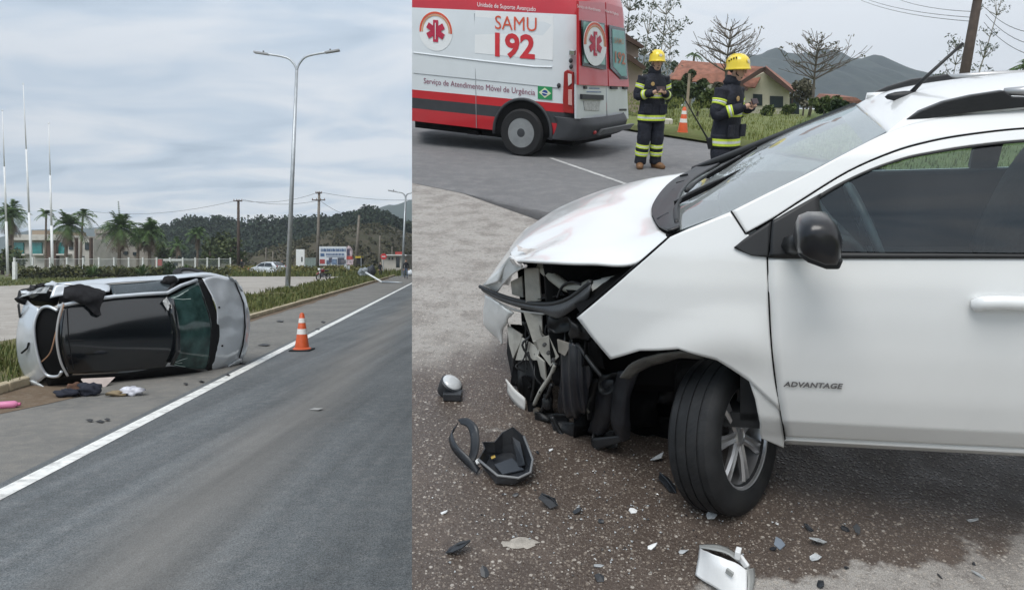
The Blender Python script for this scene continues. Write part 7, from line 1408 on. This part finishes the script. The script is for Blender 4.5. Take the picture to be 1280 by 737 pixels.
def bbush(label, x, ybase, ytop, v, rpx, mat, n=10, per=110, ls=.11, name='bush'):
    b = vB(x, ybase, v); h = max(.4, vB(x, ytop, v).z - GW(v)); R_ = rpx * v / 900; t = thing(name, label, 'bush', MBW @ T(b.x, v, GW(v)), 'bushes by the houses'); mb = MB(); tr = MB()
    for i in range(n): a = ru(0, 6.28); q = V((math.cos(a) * R_ * ru(0, .75), math.sin(a) * R_ * .6, h * ru(.25, .82))); rr = max(.2, min(R_, h) * ru(.28, .45)); leafbox(mb, q, V((rr, rr, rr * .8)), per, ls)
    tr.tube([V(), V((0, 0, h * .5))], [.06, .03], 6); mb.build('leaves', mat, t); tr.build('stem', barkg, t); return t
bg1_ = leafmat('bush_dark', (.018, .035, .014), (.06, .085, .03)); bg2_ = leafmat('bush_mid', (.04, .065, .02), (.11, .14, .045)); bg3_ = leafmat('scrub_grey', (.07, .068, .045), (.13, .12, .08))
for a in (('dark green shrub between the firefighters', 842, 140, 88, 30, 14, bg1_), ('tall dark thicket behind the wooden stake', 872, 140, 92, 32, 16, bg1_), ('light green bush below the bare tree', 888, 142, 108, 30, 12, bg2_), ('grey scrub beside the cream house', 1004, 140, 92, 45, 18, bg3_), ('round green bush at the roadside right of the house', 1030, 142, 118, 36, 18, bg2_), ('dark bush touching the windscreen edge', 1050, 145, 124, 34, 14, bg1_), ('small bush under the house windows', 985, 144, 128, 44, 8, bg2_), ('dark tree behind the standing firefighter', 808, 110, 66, 44, 12, bg1_), ('distant dark tree clump under the mountain haze', 846, 90, 66, 70, 14, bg1_), ('dark tree beyond the car roof beside the pole', 1172, 110, 84, 60, 20, bg1_), ('leafy tree beyond the car roof', 1245, 112, 86, 60, 26, bg1_), ('leafy tree covering the left end of the tiled roof', 858, 140, 78, 44, 17, bg1_), ('twiggy shrub before the tiled roof right of the thicket', 893, 140, 84, 42, 12, bg3_), ('green clump low behind the tailing grass', 960, 142, 132, 40, 8, bg2_)): bbush(*a)
# distant palms
def bpalm(label, x, ytop, v, R_, n=16): 
    b = vB(x, 100, v); h = vB(x, ytop, v).z - GW(v) - R_ * .4; t = thing('palm_tree', label, 'palm tree', MBW @ T(b.x, v, GW(v)), None); mb = MB(); mb.tube([V(), V((.1, 0, h))], [.16, .1], 7); mb.build('trunk', trunk_m, t); mb = MB()
    for i in range(n):
        az = i * 2.4; el = ru(-.1, 1.2); d = V((math.cos(az), math.sin(az), 0)); pts = [V((.1, 0, h)) + d * (R_ * f * math.cos(el)) + V((0, 0, R_ * (f * math.sin(el) - .7 * f * f))) for f in (0, .25, .5, .75, 1)]; mb.tube(pts, .03, 4); s = V((-d.y, d.x, 0))
        for k in range(1, 5):
            for q in (-1, 1): tip = pts[k] + s * q * R_ * .22 + d * .15 * R_ - V((0, 0, .12 * R_)); mb.add([pts[k] - d * .06, pts[k] + d * .06, tip], [(0, 1, 2)])
    mb.build('crown', palm_g, t)
bpalm('small distant palm left of the bare umbrella tree', 864, 64, 70, .9); bpalm('palm fronds showing above the car roof', 1282, 70, 30, 1.0, 20)
# leaning wooden pole and its wires
t = bthing('utility_pole', 'dark leaning wooden utility pole beyond the car roof', 'utility pole', 1204, 100, 34, 'utility poles'); bpy.context.view_layer.update(); a = MBW @ V((vB(1203, 100, 34).x, 34, GW(34))); c_ = MBW @ vB(1206, 90, 34); b = MBW @ vB(1227, -28, 34); mb = MB(); mb.tube([a, c_, b], [.24, .22, .18], 10); mb.build('pole', wood, t, smooth=True, world=True); mb = MB(); p = MBW @ vB(1224, -12, 33.8); mb.bar(p + V((-1.2, 0, 0)), p + V((1.2, 0, 0)), .12, .12); mb.build('crossarm', wood, t, world=True)
for i, (pa, pb_, va, vb, lb) in enumerate((((1075, -4), (1216, 22), 60, 34, 'upper wire running left from the leaning pole'), ((1075, 0), (1216, 27), 60, 34, 'lower wire running left from the leaning pole'), ((1110, -6), (1222, 15), 60, 34, 'topmost wire running left from the leaning pole'), ((1232, 10), (1300, 42), 34, 28, 'upper wire running right from the leaning pole'), ((1232, 18), (1300, 58), 34, 28, 'middle wire running right from the leaning pole'), ((1230, 28), (1300, 72), 34, 28, 'lowest wire running right from the leaning pole'))):
    a = vB(*pa, va); b = vB(*pb_, vb); mb = MB(); pts = [a.lerp(b, k / 10) - V((0, 0, .25 * 4 * (k / 10) * (1 - k / 10))) for k in range(11)]; mb.tube(pts, .014, 4); mb.xf(MBW); tag(mb.build('overhead_wire', M('wire', (1, 1, 1))), lb, 'wire', 'wires at the leaning pole')
# ================================================================== wreckage on the forecourt
shiny = M('lamp_black', (.022, .025, .030), .38, var=.3, scale=12, dirt=.25, dcol=(.10, .09, .08)); shell = M('white_shell', (.74, .75, .75), .32, var=.03, coat=.4); clear = M('clear_plastic', (.42, .44, .45), .15, var=.25, scale=20, coat=.5); bluegrey = M('blue_grey_plastic', (.20, .235, .28), .35, var=.1)
def bt(name, label, cat, x, y, group=None, rz=0): p = gB(x, y); return thing(name, label, cat, MBW @ T(p.x, p.y, 0) @ RZ(rz), group), p
def loc(p, x, y, w): q = gB(x, y, w); return V((q.x - p.x, q.y - p.y, w))
# headlamp housing: open tub with rim, inner ledge, broken strap arching off its side
t, p = bt('headlamp_housing', 'broken black headlamp housing with curled strap lying before the car', 'headlamp', 620, 595)
rim = [(598, 574, .07), (606, 560, .08), (603, 552, .09), (618, 552, .09), (628, 540, .11), (641, 533, .13), (655, 545, .12), (666, 574, .08), (663, 590, .06), (648, 597, .05), (622, 594, .05)]
bot_ = [(606, 582, .015), (610, 575, .015), (612, 570, .015), (620, 568, .015), (628, 566, .015), (640, 566, .015), (650, 572, .015), (656, 588, .012), (652, 599, .01), (640, 604, .01), (620, 604, .01)]
R0 = [loc(p, *q) for q in rim]; R1 = [loc(p, *q) for q in bot_]; midr = [a.lerp(b, .55) + V((0, 0, -.012)) for a, b in zip(R0, R1)]
mb = MB(); mb.grid([R0, midr, R1], closed=True); mb.add(R1, [tuple(range(len(R1)))]); hs = mb.build('tub', shiny, t, solid=.004, off=0)
mb = MB(); mb.tube(R0[6:] + [R0[0]], .0055, 6); mb.build('rim_edge', M('rim_grey_plastic', (.16, .165, .17), .4), hs, smooth=True)
mb = MB(); mb.prism([loc(p, 640, 545, .09), loc(p, 650, 552, .09), loc(p, 656, 580, .05), loc(p, 648, 582, .03)], (0, 0, -.004)); mb.build('inner_ledge', shiny, hs)
mb = MB(); mb.prism([loc(p, 618, 580, .03), loc(p, 640, 572, .03), loc(p, 655, 586, .025), loc(p, 628, 592, .025)], (0, 0, -.005)); mb.build('inner_ledge', M('lamp_slate', (.05, .058, .07), .35), hs)
mb = MB(); mb.tube([loc(p, 614, 572, .035), loc(p, 619, 570, .04)], .007, 6); mb.build('bulb_clip', M('brass', (.55, .38, .10), .3, metal=.6), hs)
S0 = [(600, 585, .02), (588, 572, .06), (572, 556, .09), (566, 540, .10), (572, 528, .12)]; S1 = [(596, 592, .01), (582, 580, .03), (566, 562, .06), (562, 548, .07), (566, 540, .10)]
mb = MB(); mb.patch([[loc(p, *q) for q in S0], [loc(p, *q) for q in S1]], 5, 2); mb.build('strap', shiny, t, smooth=True, solid=.004)
S0 = [(572, 524, .14), (584, 522, .16), (596, 532, .15), (599, 548, .11), (598, 562, .07), (594, 576, .03)]; S1 = [(576, 530, .13), (584, 534, .13), (588, 546, .11), (588, 560, .07), (586, 570, .04), (586, 580, .02)]
mb = MB(); mb.patch([[loc(p, *q) for q in S0], [loc(p, *q) for q in S1]], 5, 3); mb.build('strap', shiny, t, smooth=True, solid=.004)
mb = MB(); mb.prism([loc(p, 594, 576, .05), loc(p, 598, 573, .06), loc(p, 600, 578, .045), loc(p, 596, 580, .04)], (0, 0, .003)); mb.build('white_flake', shell, t)
# fog lamp
t, p = bt('fog_lamp', 'small round fog lamp with clear lens on the asphalt', 'lamp', 563, 496); t.scale = (1.3, 1.3, 1.3); c = V((0, .02, .042)); rt = V((.45, -.15, .8)).to_track_quat('Z', 'Y').to_matrix()
mb = MB(); mb.lathe([(.02, -.055), (.035, -.045), (.043, -.01), (.045, .008), (.04, .012)], n=24, rot=rt, c=c); mb.build('housing', shiny, t, smooth=True, autosmooth=40); mb = MB(); mb.lathe([(.042, .008), (.036, .018), (.02, .024), (0, .026)], n=24, rot=rt, c=c); mb.build('lens', M('lens_clear', (.55, .57, .58), .08, coat=.6), t, smooth=True)
mb = MB(); mb.box((.012, -.02, .018), (.07, .04, .03)); mb.build('bracket', shiny, t, bevel=.004)
# white bumper fragment
t, p = bt('bumper_fragment', 'white broken bumper corner lying on the dry concrete', 'bumper piece', 905, 722)
mb = MB(); mb.patch([[loc(p, 874, 684, .05), loc(p, 886, 690, .10), loc(p, 902, 696, .11), (loc(p, 918, 703, .10)), loc(p, 934, 712, .08)], [loc(p, 872, 700, .04), loc(p, 886, 706, .07), loc(p, 902, 713, .08), loc(p, 918, 722, .07), loc(p, 934, 731, .05)], [loc(p, 869, 718, .012), loc(p, 884, 728, .02), loc(p, 900, 738, .02), loc(p, 915, 746, .02), loc(p, 932, 752, .02)]], 4, 5, fn=lambda q: q + V((0, 0, .004 * noise.noise(q * 30)))); sh = mb.build('shell', shell, t, smooth=True, solid=.004)
mb = MB(); mb.patch([[loc(p, 874, 683, .05), loc(p, 892, 686, .08), loc(p, 912, 692, .09), loc(p, 936, 712, .07)], [loc(p, 874, 680, .02), loc(p, 898, 680, .03), loc(p, 916, 688, .03), loc(p, 938, 706, .02)]], 4, 3); mb.build('inner_flange', M('flange_grey', (.34, .35, .34), .5, var=.2), t, smooth=True, solid=.004)
mb = MB(); mb.patch([[loc(p, 934, 711, .08), loc(p, 936, 726, .05), loc(p, 934, 752, .02)], [loc(p, 943, 709, .03), loc(p, 944, 722, .02), loc(p, 940, 742, .01)]], 4, 3); mb.build('side_lip', M('flange_grey', (1, 1, 1)), t, smooth=True, solid=.004)
mb = MB(); mb.bar(loc(p, 924, 694, .11), loc(p, 934, 708, .085), .012, .02); mb.bar(loc(p, 919, 690, .12), loc(p, 926, 692, .12), .03, .03); mb.build('clip_tab', shell, t, bevel=.003); mb = MB(); mb.bar(loc(p, 908, 712, .092), loc(p, 916, 718, .088), .008, .016); mb.build('rib', M('flange_grey', (1, 1, 1)), sh)
# loose shards, each its own shape
def shard(name, label, x, y, s, mat, h=.02, n=6, cat='debris', group=None, asp=.6, seed=0, th=.004):
    random.seed(seed * 7 + 1); t_, p_ = bt(name, label, cat, x, y, group, ru(0, 6.28)); k = s / 340.0; ring = []
    for i in range(n): a = 2 * math.pi * i / n; r_ = k * ru(.6, 1.15); ring.append(V((math.cos(a) * r_, math.sin(a) * r_ * asp, ru(.004, h))))
    tl_ = V((ru(-1, 1), ru(-1, 1), 0)).normalized() * (h / max(k, .01)) * .55; ring = [V((q.x, q.y, max(.003, h * .55 + q.x * tl_.x + q.y * tl_.y + ru(-.15, .15) * h))) for q in ring]; mz = sum(q.z for q in ring) / n; mb = MB(); mb.add(ring + [V((k * ru(-.2, .2), k * ru(-.2, .2), mz + h * .12))], [(i, (i + 1) % n, n) for i in range(n)]); o = mb.build('plate', mat, t_, solid=th)
    if s > 12: mb = MB(); a, b = ring[0], ring[n // 2]; mb.tube([a, a.lerp(b, .5) + V((0, 0, h * .25)), b], .003, 5); mb.build('rib', mat, t_)
    return t_
for i, (nm, lb, x, y, s, m_, h, asp) in enumerate((
    ('plastic_shard', 'twisted black plastic bracket between the headlamp housing and the tyre', 685, 634, 19, shiny, .05, .45), ('plastic_shard', 'square black plastic flap lying alone on the asphalt', 570, 690, 15, shiny, .04, .8), ('plastic_shard', 'small black plastic lump near the square flap', 606, 718, 6, shiny, .02, .8),
    ('plastic_shard', 'dark round plastic lump beside the twisted bracket', 721, 641, 6, shiny, .02, .9), ('plastic_shard', 'small dark lump right of the round lump', 751, 653, 5, shiny, .015, .6), ('plastic_shard', 'tiny black chip above the twisted bracket', 644, 620, 5, shiny, .012, .6), ('plastic_shard', 'dark lump on the asphalt left of the white bumper fragment', 749, 724, 6, shiny, .02, .8),
    ('plastic_shard', 'flat black plastic strip touching the tyre', 836, 608, 24, shiny, .03, .35), ('plastic_shard', 'black oval plastic piece on the dry concrete edge', 1011, 662, 8, shiny, .02, .55), ('plastic_shard', 'dark grey flat shard right of the oval piece', 1071, 662, 9, M('shard_grey', (.07, .075, .08), .4), .012, .5), ('plastic_shard', 'small black shard left of the grey flat shard', 1056, 662, 6, shiny, .012, .6), ('plastic_shard', 'black triangle chip below the blue-grey shard', 965, 687, 4.5, shiny, .012, .8), ('plastic_shard', 'blue-grey lens shard on the dry concrete', 974, 679, 12, bluegrey, .012, .5),
    ('lens_shard', 'crumpled clear lens shard on the dry island', 1022, 679, 12, clear, .03, .7), ('lens_shard', 'thin clear lens sliver below the crumpled lens shard', 1018, 699, 8, clear, .02, .5), ('lens_shard', 'clear lens shard behind the tyre by the hanging liner', 821, 576, 10, clear, .035, .6), ('lens_shard', 'grey lens shard at the foot of the tyre', 888, 646, 8, clear, .02, .7), ('lens_shard', 'clear lens shard by the wet patch under the door', 1215, 651, 9, clear, .012, .35), ('lens_shard', 'shiny oval lens shard on the dry concrete', 1223, 719, 8, clear, .012, .45),
    ('paint_flake', 'white paint flake in front of the bumper fragment', 815, 684, 7, shell, .012, .5), ('paint_flake', 'lilac edged shard left of the bumper fragment', 853, 691, 7, clear, .012, .5), ('paint_flake', 'small white flake right of the tyre', 971, 655, 4, shell, .01, .7), ('paint_flake', 'white flake left of the tyre foot', 791, 639, 6, shell, .012, .7), ('paint_flake', 'white flake beside the headlamp housing', 688, 563, 3.5, shell, .01, .8), ('paint_flake', 'pale flake left of the white stain', 555, 641, 4.5, shell, .01, .6), ('paint_flake', 'pale long flake left of the dark lump', 747, 708, 7, clear, .01, .4), ('plastic_shard', 'black shard at the picture foot on dry concrete', 1025, 733, 6, shiny, .02, .9), ('plastic_shard', 'black chip on the dry concrete between two lens shards', 1058, 710, 4, shiny, .01, .6), ('plastic_shard', 'thin black sliver on the dry concrete', 1174, 720, 5, shiny, .008, .3), ('plastic_shard', 'tiny black chip near the oval lens shard', 1217, 705, 3, shiny, .01, .7), ('plastic_shard', 'black chip by the broken headlamp rim', 672, 566, 7, shiny, .012, .4))): shard(nm, lb, x, y, s, m_, h, 5 + i % 3, asp=asp, seed=i + 3, group='shards on the forecourt')
# whitish dried spill
random.seed(3); sp = MB(); ring = [gB(650 + 26 * math.cos(a) * ru(.6, 1.1), 679 + 7.5 * math.sin(a) * ru(.5, 1.2), .002) for a in [i * .3307 for i in range(19)]]; sp.add(ring, [tuple(range(19))]); o = sp.build('dried_spill', M('spill', (.36, .33, .29), .9, var=.25, scale=30, bump=.3, bscale=120)); o.matrix_world = MBW; struct(o)

# crumbs of glass and plastic around the nose
random.seed(5); cg = MB(); cd_ = MB()
for i in range(420):
    x = random.gauss(760, 130); y = random.gauss(640, 50)
    if not (530 < x < 1275 and 560 < y < 735): continue
    p_ = gB(x, y, .003); k = ru(.002, .0065); m_ = cg if i % 3 else cd_; a = ru(0, 6.28)
    m_.add([p_ + V((math.cos(a + j * 2.1) * k * ru(.6, 1.3), math.sin(a + j * 2.1) * k * ru(.6, 1.3), ru(0, .004))) for j in range(3)] + [p_ + V((0, 0, k * .9))], [(0, 1, 3), (1, 2, 3), (2, 0, 3)])
for m_, mt_, lb in ((cg, clear, 'scattered crumbs of clear lens on the asphalt round the smashed nose'), (cd_, shiny, 'scattered crumbs of black plastic on the asphalt round the smashed nose')): m_.xf(MBW); tag(m_.build('debris_crumbs', mt_), lb, 'debris', kind='stuff')
# ================================================================== damp air
hz = MB(); hz.box((0, 920, 275), (4200, 1960, 553)); o = hz.build('haze', None); o.data.materials.clear()
hm = bpy.data.materials.new('haze'); hm.use_nodes = True; t_ = hm.node_tree; t_.nodes.clear(); ho = t_.nodes.new('ShaderNodeOutputMaterial'); pv = t_.nodes.new('ShaderNodeVolumePrincipled'); pv.inputs['Color'].default_value = (.80, .88, .97, 1); pv.inputs['Density'].default_value = .0004; pv.inputs['Anisotropy'].default_value = 0; t_.links.new(pv.outputs[0], ho.inputs['Volume']); o.data.materials.append(hm); tag(o, 'pale damp air between the camera and the hills', 'haze', kind='stuff')
